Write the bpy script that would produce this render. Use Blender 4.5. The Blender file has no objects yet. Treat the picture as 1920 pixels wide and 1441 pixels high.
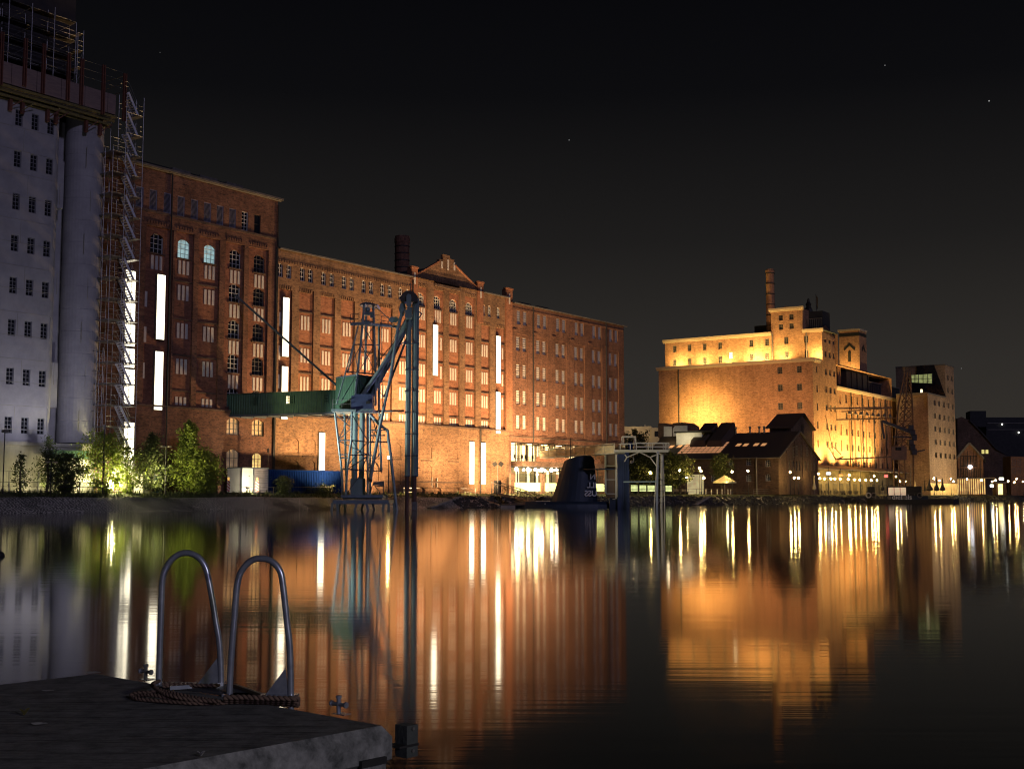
import bpy, math, random
from mathutils import Vector, Matrix
R = math.radians
sin, cos, pi = math.sin, math.cos, math.pi
rnd = random.Random(7)
SC = bpy.context.scene
COL = SC.collection
# ------------------------------------------------------------------ camera model
FPX, PITCH, CH = 2350.0, R(5.1), 1.5
def ray(px, py):
    a = (px-960)/FPX; b = (720.5-py)/FPX
    return Vector((a, cos(PITCH)-b*sin(PITCH), sin(PITCH)+b*cos(PITCH)))
def at(px, py, Y):
    d = ray(px, py); k = Y/d.y
    return Vector((d.x*k, Y, CH+d.z*k))
def atz(px, py, z):
    d = ray(px, py); k = (z-CH)/d.z
    return Vector((d.x*k, d.y*k, z))
class Fr:
    def __init__(s, x, y, az):
        a = R(az); s.o = Vector((x, y, 0)); s.u = Vector((sin(a), cos(a), 0))
        s.n = Vector((cos(a), -sin(a), 0)); s.rot = R(90)-a; s.az = az
    def p(s, t, o, z): return s.o+s.u*t+s.n*o+Vector((0, 0, z))
    def tz(s, px, py, o=0):
        d = ray(px, py); C = Vector((0, 0, CH))
        k = (s.o+s.n*o-C).dot(s.n)/d.dot(s.n)
        P = C+d*k
        return (P-s.o).dot(s.u), P.z
    def t(s, px, py, o=0): return s.tz(px, py, o)[0]
    def z(s, px, py, o=0): return s.tz(px, py, o)[1]
# ------------------------------------------------------------------ mesh helpers
ORG = {}
def org(o): return ORG.get(o.name, Vector((0, 0, 0))) if o else Vector((0, 0, 0))
class MB:
    def __init__(s): s.v = []; s.f = []
    def poly(s, pts):
        n = len(s.v); s.v += [Vector(p) for p in pts]; s.f.append(tuple(range(n, n+len(pts)))); return s
    def hexa(s, c):
        n = len(s.v); s.v += [Vector(p) for p in c]
        for q in ((0,3,2,1),(4,5,6,7),(0,1,5,4),(1,2,6,5),(2,3,7,6),(3,0,4,7)): s.f.append(tuple(n+i for i in q))
        return s
    def box(s, fr, t0, t1, o0, o1, z0, z1):
        # corners ordered so that faces point outward for o0 < o1
        g = fr.p if fr else (lambda a, b, c: Vector((a, b, c)))
        if fr: lo, hi = o1, o0
        else: lo, hi = o0, o1
        return s.hexa([g(t0,lo,z0), g(t1,lo,z0), g(t1,hi,z0), g(t0,hi,z0), g(t0,lo,z1), g(t1,lo,z1), g(t1,hi,z1), g(t0,hi,z1)])
    def cbox(s, c, sx, sy, sz, rot=0):
        c = Vector(c); m = Matrix.Rotation(rot, 3, 'Z')
        q = [(-1,-1,-1),(1,-1,-1),(1,1,-1),(-1,1,-1),(-1,-1,1),(1,-1,1),(1,1,1),(-1,1,1)]
        return s.hexa([c+m @ Vector((a*sx/2, b*sy/2, d*sz/2)) for a, b, d in q])
    def beam(s, p, q, w, h=None):
        h = h or w; p = Vector(p); q = Vector(q); d = (q-p).normalized()
        up = Vector((0,0,1)) if abs(d.z) < .95 else Vector((0,1,0))
        x = d.cross(up).normalized()*w/2; y = x.cross(d).normalized()*h/2
        return s.hexa([p-x-y, p+x-y, q+x-y, q-x-y, p-x+y, p+x+y, q+x+y, q-x+y])
    def tube(s, p, q, r, n=6, r2=None, cap=True):
        p = Vector(p); q = Vector(q); d = (q-p)
        if d.length < 1e-6: return s
        d.normalize(); r2 = r if r2 is None else r2
        up = Vector((0,0,1)) if abs(d.z) < .95 else Vector((0,1,0))
        x = d.cross(up).normalized(); y = d.cross(x).normalized(); b = len(s.v)
        for i in range(n):
            a = 2*pi*i/n; e = x*cos(a)+y*sin(a)
            s.v.append(p+e*r); s.v.append(q+e*r2)
        for i in range(n):
            j = (i+1) % n; s.f.append((b+2*i, b+2*j, b+2*j+1, b+2*i+1))
        if cap:
            s.f.append(tuple(b+2*i for i in range(n))[::-1]); s.f.append(tuple(b+2*i+1 for i in range(n)))
        return s
    def path(s, pts, r, n=8):
        pts = [Vector(p) for p in pts]; b = len(s.v); prev = None
        for i, p in enumerate(pts):
            d = (pts[min(i+1, len(pts)-1)]-pts[max(i-1, 0)]).normalized()
            if prev is None:
                up = Vector((0,0,1)) if abs(d.z) < .9 else Vector((1,0,0)); x = d.cross(up).normalized()
            else: x = (prev-d*prev.dot(d)).normalized()
            prev = x; y = d.cross(x)
            rr = r[i] if isinstance(r, (list, tuple)) else r
            for k in range(n):
                a = 2*pi*k/n; s.v.append(p+(x*cos(a)+y*sin(a))*rr)
        for i in range(len(pts)-1):
            for k in range(n):
                j = (k+1) % n
                s.f.append((b+i*n+k, b+i*n+j, b+(i+1)*n+j, b+(i+1)*n+k))
        s.f.append(tuple(b+k for k in range(n))[::-1]); s.f.append(tuple(b+(len(pts)-1)*n+k for k in range(n)))
        return s
    def prism(s, pts, vec):
        pts = [Vector(p) for p in pts]; vec = Vector(vec); n = len(pts); b = len(s.v)
        s.v += pts+[p+vec for p in pts]
        s.f.append(tuple(range(b, b+n))[::-1]); s.f.append(tuple(range(b+n, b+2*n)))
        for i in range(n): s.f.append((b+i, b+(i+1) % n, b+n+(i+1) % n, b+n+i))
        return s
    def ball(s, c, r, n=10, m=6, sz=1.0):
        c = Vector(c); b = len(s.v); s.v.append(c+Vector((0,0,-r*sz)))
        for i in range(1, m):
            ph = -pi/2+pi*i/m
            for k in range(n): s.v.append(c+Vector((r*cos(ph)*cos(2*pi*k/n), r*cos(ph)*sin(2*pi*k/n), r*sz*sin(ph))))
        s.v.append(c+Vector((0,0,r*sz))); e = len(s.v)-1
        for k in range(n):
            j = (k+1) % n; s.f.append((b, b+1+j, b+1+k))
            for i in range(m-2): s.f.append((b+1+i*n+k, b+1+i*n+j, b+1+(i+1)*n+j, b+1+(i+1)*n+k))
            s.f.append((b+1+(m-2)*n+k, b+1+(m-2)*n+j, e))
        return s
    def lathe(s, c, prof, n=12):
        c = Vector(c); b = len(s.v); m = len(prof)
        for r, z in prof:
            for k in range(n): s.v.append(c+Vector((r*cos(2*pi*k/n), r*sin(2*pi*k/n), z)))
        for i in range(m-1):
            for k in range(n):
                j = (k+1) % n; s.f.append((b+i*n+k, b+i*n+j, b+(i+1)*n+j, b+(i+1)*n+k))
        if prof[0][0] > 1e-3: s.f.append(tuple(b+k for k in range(n))[::-1])
        if prof[-1][0] > 1e-3: s.f.append(tuple(b+(m-1)*n+k for k in range(n)))
        return s
    def mesh(s, name, mat, smooth=False, off=Vector((0,0,0))):
        me = bpy.data.meshes.new(name)
        me.from_pydata([tuple(v-off) for v in s.v], [], s.f); me.update()
        uv = me.uv_layers.new(name='UVMap'); V = s.v
        data = uv.data
        for pl in me.polygons:
            nr = pl.normal
            if abs(nr.z) > .75:
                for li in pl.loop_indices:
                    v = V[me.loops[li].vertex_index]; data[li].uv = (v.x, v.y)
            else:
                tx, ty = -nr.y, nr.x; L = math.hypot(tx, ty) or 1; tx /= L; ty /= L
                if tx < 0: tx, ty = -tx, -ty
                for li in pl.loop_indices:
                    v = V[me.loops[li].vertex_index]; data[li].uv = (v.x*tx+v.y*ty, v.z)
        if smooth:
            for pl in me.polygons: pl.use_smooth = True
        if mat: me.materials.append(mat)
        return me
    def build(s, name, mat, parent=None, loc=None, smooth=False):
        if parent: off = org(parent)
        elif loc is not None: off = Vector(loc)
        elif s.v:
            xs = [v.x for v in s.v]; ys = [v.y for v in s.v]; zs = [v.z for v in s.v]
            off = Vector(((min(xs)+max(xs))/2, (min(ys)+max(ys))/2, min(zs)))
        else: off = Vector((0,0,0))
        o = bpy.data.objects.new(name, s.mesh(name, mat, smooth, off)); COL.objects.link(o)
        if parent: o.parent = parent; ORG[o.name] = org(parent)
        else: o.location = off; ORG[o.name] = off
        return o
def tag(o, label=None, cat=None, group=None, kind=None):
    if label: o['label'] = label
    if cat: o['category'] = cat
    if group: o['group'] = group
    if kind: o['kind'] = kind
    return o
def thing(name, label, cat, loc, group=None, rot=0):
    o = bpy.data.objects.new(name, None); COL.objects.link(o); o.location = loc
    o.rotation_euler = (0,0,rot); o.empty_display_size = .3; ORG[o.name] = Vector((0,0,0)) if rot == 'x' else Vector(loc)
    return tag(o, label, cat, group)
def local(o): ORG[o.name] = Vector((0,0,0)); return o   # parts of this thing are given in its own space
def link(me, name, parent, loc=(0,0,0), rot=0):
    o = bpy.data.objects.new(name, me); COL.objects.link(o); o.parent = parent
    o.location = loc; o.rotation_euler = (0,0,rot); return o
def copy_tree(o, parent=None):
    c = o.copy(); COL.objects.link(c); c.parent = parent
    for ch in list(o.children): copy_tree(ch, c)
    return c
def dup(o, loc, rot=None, label=None, scale=None):
    c = copy_tree(o); c.location = loc
    if rot is not None: c.rotation_euler = (0,0,rot)
    if scale: c.scale = (scale,)*3
    if label: c['label'] = label
    return c
# ------------------------------------------------------------------ materials
def new_mat(name):
    m = bpy.data.materials.new(name); m.use_nodes = True; nt = m.node_tree
    return m, nt, nt.nodes['Principled BSDF']
def noise(nt, scale, detail=4, coord='Object', rough=.6, stretch=None):
    tc = nt.nodes.new('ShaderNodeTexCoord'); n = nt.nodes.new('ShaderNodeTexNoise')
    n.inputs['Scale'].default_value = scale; n.inputs['Detail'].default_value = detail; n.inputs['Roughness'].default_value = rough
    src = tc.outputs[coord]
    if stretch:
        mp = nt.nodes.new('ShaderNodeMapping'); mp.inputs['Scale'].default_value = stretch
        nt.links.new(src, mp.inputs['Vector']); src = mp.outputs[0]
    nt.links.new(src, n.inputs['Vector']); return n
def ramp(nt, src, stops):
    r = nt.nodes.new('ShaderNodeValToRGB'); el = r.color_ramp.elements
    while len(el) < len(stops): el.new(.5)
    for e, (p, c) in zip(el, stops): e.position = p; e.color = (*c, 1) if len(c) == 3 else c
    nt.links.new(src, r.inputs[0]); return r
def mixc(nt, fac, a, b, mode='MIX'):
    m = nt.nodes.new('ShaderNodeMix'); m.data_type = 'RGBA'; m.blend_type = mode
    for s_, v in ((m.inputs['Factor'], fac), (m.inputs['A'], a), (m.inputs['B'], b)):
        if hasattr(v, 'links') or hasattr(v, 'is_linked'): nt.links.new(v, s_)
        elif isinstance(v, (int, float)): s_.default_value = v
        else: s_.default_value = (*v, 1)
    return m.outputs['Result']
def bump(nt, bs, h, strength, dist=.02):
    b = nt.nodes.new('ShaderNodeBump'); b.inputs['Strength'].default_value = strength; b.inputs['Distance'].default_value = dist
    nt.links.new(h, b.inputs['Height']); nt.links.new(b.outputs[0], bs.inputs['Normal'])
def M(name, c1, c2=None, scale=2., rough=.7, metal=0., bmp=0., stretch=None, spec=.5, detail=5):
    m, nt, bs = new_mat(name); bs.inputs['Roughness'].default_value = rough; bs.inputs['Metallic'].default_value = metal
    bs.inputs['Specular IOR Level'].default_value = spec
    c2 = c2 or tuple(x*.6 for x in c1)
    n = noise(nt, scale, detail, 'Object', .65, stretch); r = ramp(nt, n.outputs['Fac'], [(.3, c1), (.7, c2)])
    nt.links.new(r.outputs[0], bs.inputs['Base Color'])
    if bmp: bump(nt, bs, n.outputs['Fac'], bmp)
    return m
def EM(name, col, strength, var=0., scale=1.2):
    m, nt, bs = new_mat(name); bs.inputs['Base Color'].default_value = (*[min(1, x*.8) for x in col], 1)
    bs.inputs['Emission Color'].default_value = (*col, 1); bs.inputs['Emission Strength'].default_value = strength
    if var:
        n = noise(nt, scale, 3, 'Object'); mr = nt.nodes.new('ShaderNodeMapRange')
        mr.inputs[1].default_value = .35; mr.inputs[2].default_value = .65
        mr.inputs[3].default_value = strength*(1-var); mr.inputs[4].default_value = strength*(1+var)
        nt.links.new(n.outputs['Fac'], mr.inputs[0]); nt.links.new(mr.outputs[0], bs.inputs['Emission Strength'])
    return m
def BRICK(name, a, b, dark, mortar, stain=.5):
    m, nt, bs = new_mat(name); bs.inputs['Roughness'].default_value = .88; bs.inputs['Specular IOR Level'].default_value = .25
    tc = nt.nodes.new('ShaderNodeTexCoord'); br = nt.nodes.new('ShaderNodeTexBrick')
    br.inputs['Scale'].default_value = 1; br.inputs['Brick Width'].default_value = .26; br.inputs['Row Height'].default_value = .085
    br.inputs['Mortar Size'].default_value = .008; br.inputs['Mortar Smooth'].default_value = .3; br.inputs['Bias'].default_value = -.1
    br.inputs['Color1'].default_value = (*a, 1); br.inputs['Color2'].default_value = (*b, 1); br.inputs['Mortar'].default_value = (*mortar, 1)
    nt.links.new(tc.outputs['UV'], br.inputs['Vector'])
    # single darker burnt bricks, in clusters
    n1 = noise(nt, 1, 5, 'UV', .75, (2.2, 6.0, 1)); d1 = ramp(nt, n1.outputs['Fac'], [(.53, (0,0,0)), (.6, (1,1,1))])
    c = mixc(nt, d1.outputs[0], br.outputs['Color'], dark)
    n2 = noise(nt, .22, 6, 'UV', .7); s2 = ramp(nt, n2.outputs['Fac'], [(.3, (1-stain,)*3), (.65, (1.12,)*3)])
    c = mixc(nt, 1., c, s2.outputs[0], 'MULTIPLY')
    n3 = noise(nt, 1, 4, 'UV', .6, (1.4, .12, 1)); s3 = ramp(nt, n3.outputs['Fac'], [(.35, (.72,.72,.74)), (.6, (1,1,1))])
    c = mixc(nt, .6, c, s3.outputs[0], 'MULTIPLY')
    n4 = noise(nt, 1, 3, 'UV', .8, (.9, 2.8, 1)); s4 = ramp(nt, n4.outputs['Fac'], [(.36, (.66,.64,.64)), (.5, (1,1,1)), (.64, (1.25,1.22,1.15))])
    c = mixc(nt, .85, c, s4.outputs[0], 'MULTIPLY')
    nt.links.new(c, bs.inputs['Base Color']); bump(nt, bs, br.outputs['Fac'], -.4, .01)
    return m
m_brick = BRICK('brick_brown', (.30,.165,.088), (.23,.115,.062), (.115,.07,.05), (.27,.19,.13))
m_brick2 = BRICK('brick_brown_red', (.25,.115,.068), (.185,.08,.05), (.085,.05,.04), (.2,.13,.1))
m_brickr = BRICK('brick_orange', (.36,.145,.075), (.30,.115,.06), (.19,.08,.05), (.28,.17,.12), .3)
m_brickb = BRICK('brick_ochre', (.42,.215,.12), (.34,.165,.09), (.20,.10,.06), (.36,.25,.17), .3)
m_brickd = BRICK('brick_dark', (.17,.10,.07), (.13,.075,.055), (.07,.05,.04), (.15,.12,.09))
m_white = M('white_render', (.62,.56,.50), (.45,.40,.36), 3, .8)
m_wframe = M('white_window_paint', (.6,.58,.55), (.5,.48,.45), 4, .6)
m_blind = M('pale_blind', (.74,.68,.60), (.56,.50,.45), 2.5, .8, stretch=(1,1,3))
m_dark = M('dark_iron', (.025,.022,.02), (.012,.011,.012), 3, .6)
m_glass = M('dark_glass', (.018,.02,.026), (.012,.012,.016), 1, .12, spec=.6)
m_lead = M('zinc_gutter', (.25,.22,.2), (.12,.11,.1), 1.5, .5, .4)
m_roof = M('slate_roof', (.035,.033,.034), (.018,.018,.02), .8, .8, bmp=.3)
m_tile = M('dark_roof_tiles', (.07,.045,.035), (.035,.025,.022), 2, .85, bmp=.3, stretch=(4,4,4))
m_conc = M('silo_concrete', (.36,.345,.35), (.255,.245,.255), .55, .9, bmp=.15)
m_conc2 = M('old_concrete', (.36,.34,.30), (.2,.19,.165), .7, .9, bmp=.3, stretch=(1,1,.35))
m_steel = M('galvanised_steel', (.30,.29,.29), (.19,.18,.18), 5, .4, .75)
m_rust = M('red_oxide_steel', (.17,.055,.03), (.09,.035,.025), 3, .7)
m_yell = M('yellow_formwork', (.22,.17,.045), (.10,.08,.03), 3, .7)
m_ply = M('formwork_boards', (.26,.18,.15), (.16,.11,.10), 1.2, .8, stretch=(1,1,5))
m_green = M('green_corrugated', (.05,.12,.075), (.03,.08,.05), 1.5, .55, .1)
m_crane = M('crane_paint', (.30,.38,.38), (.15,.20,.22), 1.6, .5, .2)
m_crane2 = M('crane_paint_dark', (.11,.14,.17), (.05,.065,.09), 2, .55, .2)
m_mast = M('elevator_pipe_green', (.30,.38,.37), (.19,.27,.26), 1.2, .4, .3, stretch=(1,1,.3))
m_pipr = M('rusty_pipe', (.16,.07,.05), (.09,.05,.04), 2, .7, .1)
m_blue = M('container_blue', (.004,.016,.095), (.003,.011,.06), 1, .8, spec=.0)
m_contw = M('container_white', (.7,.69,.65), (.55,.54,.5), 1.5, .6)
m_navy = M('submarine_navy', (.012,.028,.055), (.008,.02,.04), .8, .55)
m_cream = M('cream_steel', (.55,.52,.42), (.4,.38,.3), 2, .5)
m_grass = M('scrub_grass', (.07,.075,.02), (.035,.045,.015), 2.5, .95, bmp=.6)
m_pave = M('quay_paving', (.10,.09,.075), (.06,.055,.05), 1.5, .9)
m_asph = M('yard_asphalt', (.05,.048,.045), (.035,.034,.033), .6, .9)
m_fab = M('cream_canvas', (.62,.54,.36), (.5,.43,.28), 3, .9)
m_fabd = M('dark_canvas', (.03,.03,.035), (.02,.02,.022), 3, .9)
m_trunk = M('bark', (.09,.07,.05), (.05,.04,.03), 8, .95, stretch=(3,3,.5))
m_rope = M('hemp_rope', (.21,.13,.09), (.11,.07,.05), 40, .95, bmp=.5)
m_galv = M('handrail_steel', (.52,.54,.60), (.30,.32,.38), 14, .27, .6, detail=8)
m_board = M('timber_boards', (.12,.10,.085), (.07,.06,.05), 1, .9, stretch=(.6,6,6))
m_strip = EM('lit_slit_glazing', (1.0, .90, .66), 3.2)
m_warm = EM('warm_room_light', (1.0, .62, .24), .6, .5, .8)
m_pale = EM('pale_room_light', (1.0, .80, .45), 3.0, .35, 1.0)
m_amber = EM('amber_room_light', (1.0,.66,.22), .8, .5, 1.2)
m_dimroom = EM('dim_room_light', (.9,.62,.34), .09, .8, 1.0)
m_louv = M('grey_louvre', (.42,.39,.45), (.30,.28,.33), 3, .7)
m_corn = M('pale_cornice', (.52,.40,.27), (.42,.32,.21), 2, .8)
m_teal = EM('teal_room_light', (.55,.82,.80), .42, .4, 1.5)
m_globe = EM('lamp_globe', (1.0, .66, .20), 480)
m_globew = EM('lamp_globe_white', (1.0, .85, .55), 60)
m_greenlit = EM('greenish_lit_panel', (.85,.95,.38), 1.1, .3, 1.5)
m_violet = EM('violet_led', (.12,.06,1.0), .7)
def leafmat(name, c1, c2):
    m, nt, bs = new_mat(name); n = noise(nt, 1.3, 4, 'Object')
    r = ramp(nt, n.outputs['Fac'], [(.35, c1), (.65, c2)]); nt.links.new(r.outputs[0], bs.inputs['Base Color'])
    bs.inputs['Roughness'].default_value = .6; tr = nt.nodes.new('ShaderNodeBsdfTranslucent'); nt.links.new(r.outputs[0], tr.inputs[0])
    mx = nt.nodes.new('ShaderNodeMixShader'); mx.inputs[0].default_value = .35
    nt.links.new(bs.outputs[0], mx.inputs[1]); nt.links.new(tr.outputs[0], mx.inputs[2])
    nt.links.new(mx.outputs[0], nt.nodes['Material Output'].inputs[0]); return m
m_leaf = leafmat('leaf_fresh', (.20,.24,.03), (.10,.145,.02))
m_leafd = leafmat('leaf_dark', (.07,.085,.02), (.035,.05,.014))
# thin clear glass that lets the room behind show
def m_clear_():
    m, nt, bs = new_mat('clear_glass'); tr = nt.nodes.new('ShaderNodeBsdfTransparent'); gl = nt.nodes.new('ShaderNodeBsdfGlossy')
    gl.inputs['Roughness'].default_value = .03; tr.inputs[0].default_value = (.9,.92,.9,1)
    mx = nt.nodes.new('ShaderNodeMixShader'); mx.inputs[0].default_value = .08
    nt.links.new(tr.outputs[0], mx.inputs[1]); nt.links.new(gl.outputs[0], mx.inputs[2])
    nt.links.new(mx.outputs[0], nt.nodes['Material Output'].inputs[0]); return m
m_clear = m_clear_()
# ------------------------------------------------------------------ building helpers
def wall(mb, fr, t0, t1, z0, z1, o, holes=()):
    """wall sheet with recesses: hole = (ta, tb, za, zb, depth, arch rise, back?)"""
    hs = [h for h in holes if h[1] > t0 and h[0] < t1]
    zs = sorted({z0, z1} | {round(z, 3) for h in hs for z in (h[2], h[3]) if z0 < z < z1})
    for a, b in zip(zs, zs[1:]):
        if b-a < 1e-4: continue
        zm = (a+b)/2; cut = sorted([(h[0], h[1]) for h in hs if h[2] < zm < h[3]]); x = t0
        for c0, c1 in cut:
            if c0 > x+1e-4: mb.poly([fr.p(x,o,a), fr.p(c0,o,a), fr.p(c0,o,b), fr.p(x,o,b)])
            x = max(x, c1)
        if x < t1-1e-4: mb.poly([fr.p(x,o,a), fr.p(t1,o,a), fr.p(t1,o,b), fr.p(x,o,b)])
    for (ta, tb, za, zb, d, rise, back) in hs:
        q = o-d
        mb.poly([fr.p(ta,o,za), fr.p(ta,q,za), fr.p(tb,q,za), fr.p(tb,o,za)])
        mb.poly([fr.p(ta,o,za), fr.p(ta,o,zb), fr.p(ta,q,zb), fr.p(ta,q,za)])
        mb.poly([fr.p(tb,o,za), fr.p(tb,q,za), fr.p(tb,q,zb), fr.p(tb,o,zb)])
        if rise:
            n = 8; P = []
            for i in range(n+1):
                x = -1+2*i/n; P.append((ta+(tb-ta)*i/n, zb-rise*x*x))
            for (x0, h0), (x1, h1) in zip(P, P[1:]):
                mb.poly([fr.p(x0,o,h0), fr.p(x1,o,h1), fr.p(x1,o,zb), fr.p(x0,o,zb)])
                mb.poly([fr.p(x0,o,h0), fr.p(x0,q,h0), fr.p(x1,q,h1), fr.p(x1,o,h1)])
        else: mb.poly([fr.p(ta,o,zb), fr.p(tb,o,zb), fr.p(tb,q,zb), fr.p(ta,q,zb)])
        if back: mb.poly([fr.p(ta,q,za), fr.p(tb,q,za), fr.p(tb,q,zb), fr.p(ta,q,zb)])
WC = {}
def window(parent, fr, t, z, w, h, o, nx=2, nz=3, mf=None, mp=None, kind='grid', bar=.05):
    """z is the centre; the frame is a part and the pane its sub-part"""
    mf = mf or m_wframe; mp = mp or m_glass
    key = (round(w,2), round(h,2), nx, nz, mf.name, mp.name, kind, bar)
    if key not in WC:
        b = MB(); e = bar*1.4
        b.box(None, -w/2, -w/2+e, -.05, .04, -h/2, h/2); b.box(None, w/2-e, w/2, -.05, .04, -h/2, h/2)
        b.box(None, -w/2+e, w/2-e, -.05, .04, h/2-e, h/2); b.box(None, -w/2+e, w/2-e, -.05, .04, -h/2, -h/2+e)
        for i in range(1, nx):
            x = -w/2+w*i/nx; b.box(None, x-bar/2, x+bar/2, -.04, .03, -h/2+e, h/2-e)
        for i in range(1, nz):
            y = -h/2+h*i/nz
            if kind == 'louvre': b.hexa([(-w/2+e,-.07,y-.02),(w/2-e,-.07,y-.02),(w/2-e,.03,y+.03),(-w/2+e,.03,y+.03),
                                          (-w/2+e,-.07,y),(w/2-e,-.07,y),(w/2-e,.03,y+.05),(-w/2+e,.03,y+.05)])
            else: b.box(None, -w/2+e, w/2-e, -.042, .028, y-bar/2, y+bar/2)
        p = MB().box(None, -w/2, w/2, .045, .07, -h/2, h/2)
        WC[key] = (b.mesh('window', mf), p.mesh('pane', mp))
    f, p = WC[key]; c = fr.p(t, o, z)-org(parent)
    wo = link(f, 'window', parent, c, fr.rot); link(p, 'pane', wo); return wo
def corrug(mb, P, axis, length, z0, z1, pitch=.25, dep=.05, nrm=None):
    """upright corrugated sheet from P along axis"""
    n = max(2, int(length/pitch)); pts = []
    for i in range(n):
        x = i*length/n; w = length/n
        pts += [(x, 0), (x+w*.35, 0), (x+w*.5, -dep), (x+w*.85, -dep)]
    pts.append((length, 0))
    for (a, e), (b, f) in zip(pts, pts[1:]):
        A = P+axis*a+nrm*e; B = P+axis*b+nrm*f
        mb.poly([(A.x,A.y,z0), (B.x,B.y,z0), (B.x,B.y,z1), (A.x,A.y,z1)])
def catmull(P, n=6):
    P = [Vector(p) for p in P]; out = []
    for i in range(len(P)-1):
        a, b, c, d = P[max(i-1,0)], P[i], P[i+1], P[min(i+2,len(P)-1)]
        for k in range(n):
            t = k/n; out.append(.5*((2*b)+(c-a)*t+(2*a-5*b+4*c-d)*t*t+(3*b-a-3*c+d)*t**3))
    return out+[P[-1]]
m_brickr2 = BRICK('brick_deep_red', (.29,.11,.062), (.235,.09,.05), (.15,.065,.045), (.24,.15,.11), .3)
# ------------------------------------------------------------------ frames of the place
FA = Fr(-27.7, 152, 36)            # mill facade; out (towards the harbour) is +o, waterline at o = 10.3
GZ = 1.85                          # quay level
WL = 10.3
cam_d = bpy.data.cameras.new('camera'); cam = bpy.data.objects.new('camera', cam_d); COL.objects.link(cam)
cam.location = (0, 0, CH); cam.rotation_euler = (R(90)+PITCH, 0, 0)
cam_d.sensor_width = 36; cam_d.lens = 36*FPX/1920; cam_d.clip_start = .05; cam_d.clip_end = 5000
SC.camera = cam
SC.view_settings.view_transform = 'Standard'; SC.view_settings.look = 'None'; SC.view_settings.exposure = 0; SC.view_settings.gamma = 1
SC.render.engine = 'CYCLES'
cy = SC.cycles; cy.use_denoising = True; cy.max_bounces = 6; cy.diffuse_bounces = 2; cy.glossy_bounces = 3; cy.transparent_max_bounces = 12
cy.sample_clamp_indirect = 4; cy.caustics_reflective = False; cy.caustics_refractive = False; cy.use_light_tree = True; cy.filter_width = 1.15
# night sky: city glow at the horizon, almost black overhead, a few stars
W = bpy.data.worlds.new('World'); SC.world = W; W.use_nodes = True; nt = W.node_tree; bg = nt.nodes['Background']
tc = nt.nodes.new('ShaderNodeTexCoord'); sep = nt.nodes.new('ShaderNodeSeparateXYZ'); nt.links.new(tc.outputs['Generated'], sep.inputs[0])
rp = ramp(nt, sep.outputs['Z'], [(0, (.036,.031,.0255)), (.10, (.0275,.0246,.0215)), (.20, (.0125,.0116,.0112)), (.31, (.0038,.0038,.0046)), (.46, (.0010,.0011,.0020))])
vo = nt.nodes.new('ShaderNodeTexVoronoi'); vo.inputs['Scale'].default_value = 30; nt.links.new(tc.outputs['Generated'], vo.inputs['Vector'])
lt = nt.nodes.new('ShaderNodeMath'); lt.operation = 'LESS_THAN'; lt.inputs[1].default_value = .0155; nt.links.new(vo.outputs['Distance'], lt.inputs[0])
sc_ = nt.nodes.new('ShaderNodeMath'); sc_.operation = 'MULTIPLY'; sc_.inputs[1].default_value = .30; nt.links.new(lt.outputs[0], sc_.inputs[0])
ad = nt.nodes.new('ShaderNodeMix'); ad.data_type = 'RGBA'; ad.blend_type = 'ADD'; ad.inputs['Factor'].default_value = 1
cb = nt.nodes.new('ShaderNodeCombineColor')
for i in range(3): nt.links.new(sc_.outputs[0], cb.inputs[i])
nt.links.new(rp.outputs[0], ad.inputs['A']); nt.links.new(cb.outputs[0], ad.inputs['B'])
nt.links.new(ad.outputs['Result'], bg.inputs[0]); bg.inputs[1].default_value = 1
# the moon, low behind the camera on the right
sd = bpy.data.lights.new('moon', 'SUN'); so = bpy.data.objects.new('moon', sd); COL.objects.link(so)
sd.energy = .38; sd.angle = R(4); sd.color = (.62,.59,1.0)
dirv = Vector((-.50, .84, -.27)).normalized(); so.rotation_euler = dirv.to_track_quat('-Z', 'Y').to_euler(); so.location = (40,-40,40)
def lamp(name, typ, loc, power, col, aim=None, size=.3, cone=120, blend=.8):
    d = bpy.data.lights.new(name, typ); o = bpy.data.objects.new(name, d); COL.objects.link(o); o.location = loc
    d.energy = power; d.color = col; d.shadow_soft_size = size
    if typ == 'SPOT': d.spot_size = R(cone); d.spot_blend = blend
    if aim is not None: o.rotation_euler = (Vector(aim)-Vector(loc)).to_track_quat('-Z', 'Y').to_euler()
    return o
SOD = (1.0, .66, .30)
# ------------------------------------------------------------------ water
m_water, nt, bs = new_mat('harbour_water')
bs.inputs['Base Color'].default_value = (.004,.0055,.0045,1); bs.inputs['Roughness'].default_value = .064; bs.inputs['IOR'].default_value = 1.38
tc = nt.nodes.new('ShaderNodeTexCoord')
def wn(scale, st, det):
    mp = nt.nodes.new('ShaderNodeMapping'); mp.inputs['Scale'].default_value = st; nt.links.new(tc.outputs['Object'], mp.inputs[0])
    n = nt.nodes.new('ShaderNodeTexNoise'); n.inputs['Scale'].default_value = scale; n.inputs['Detail'].default_value = det
    nt.links.new(mp.outputs[0], n.inputs['Vector']); return n.outputs['Fac']
h1 = wn(1.0, (.12, 1.5, 1), 3); h2 = wn(1.0, (.5, 7., 1), 2)
b1 = nt.nodes.new('ShaderNodeBump'); b1.inputs['Strength'].default_value = .6; b1.inputs['Distance'].default_value = .0028; nt.links.new(h1, b1.inputs['Height'])
b2 = nt.nodes.new('ShaderNodeBump'); b2.inputs['Strength'].default_value = .5; b2.inputs['Distance'].default_value = .0014
nt.links.new(h2, b2.inputs['Height']); nt.links.new(b1.outputs[0], b2.inputs['Normal']); nt.links.new(b2.outputs[0], bs.inputs['Normal'])
w = MB(); w.poly([(-900,-300,0), (900,-300,0), (900,1600,0), (-900,1600,0)])
tag(w.build('water', m_water, loc=(0,0,0)), kind='structure')
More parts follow.
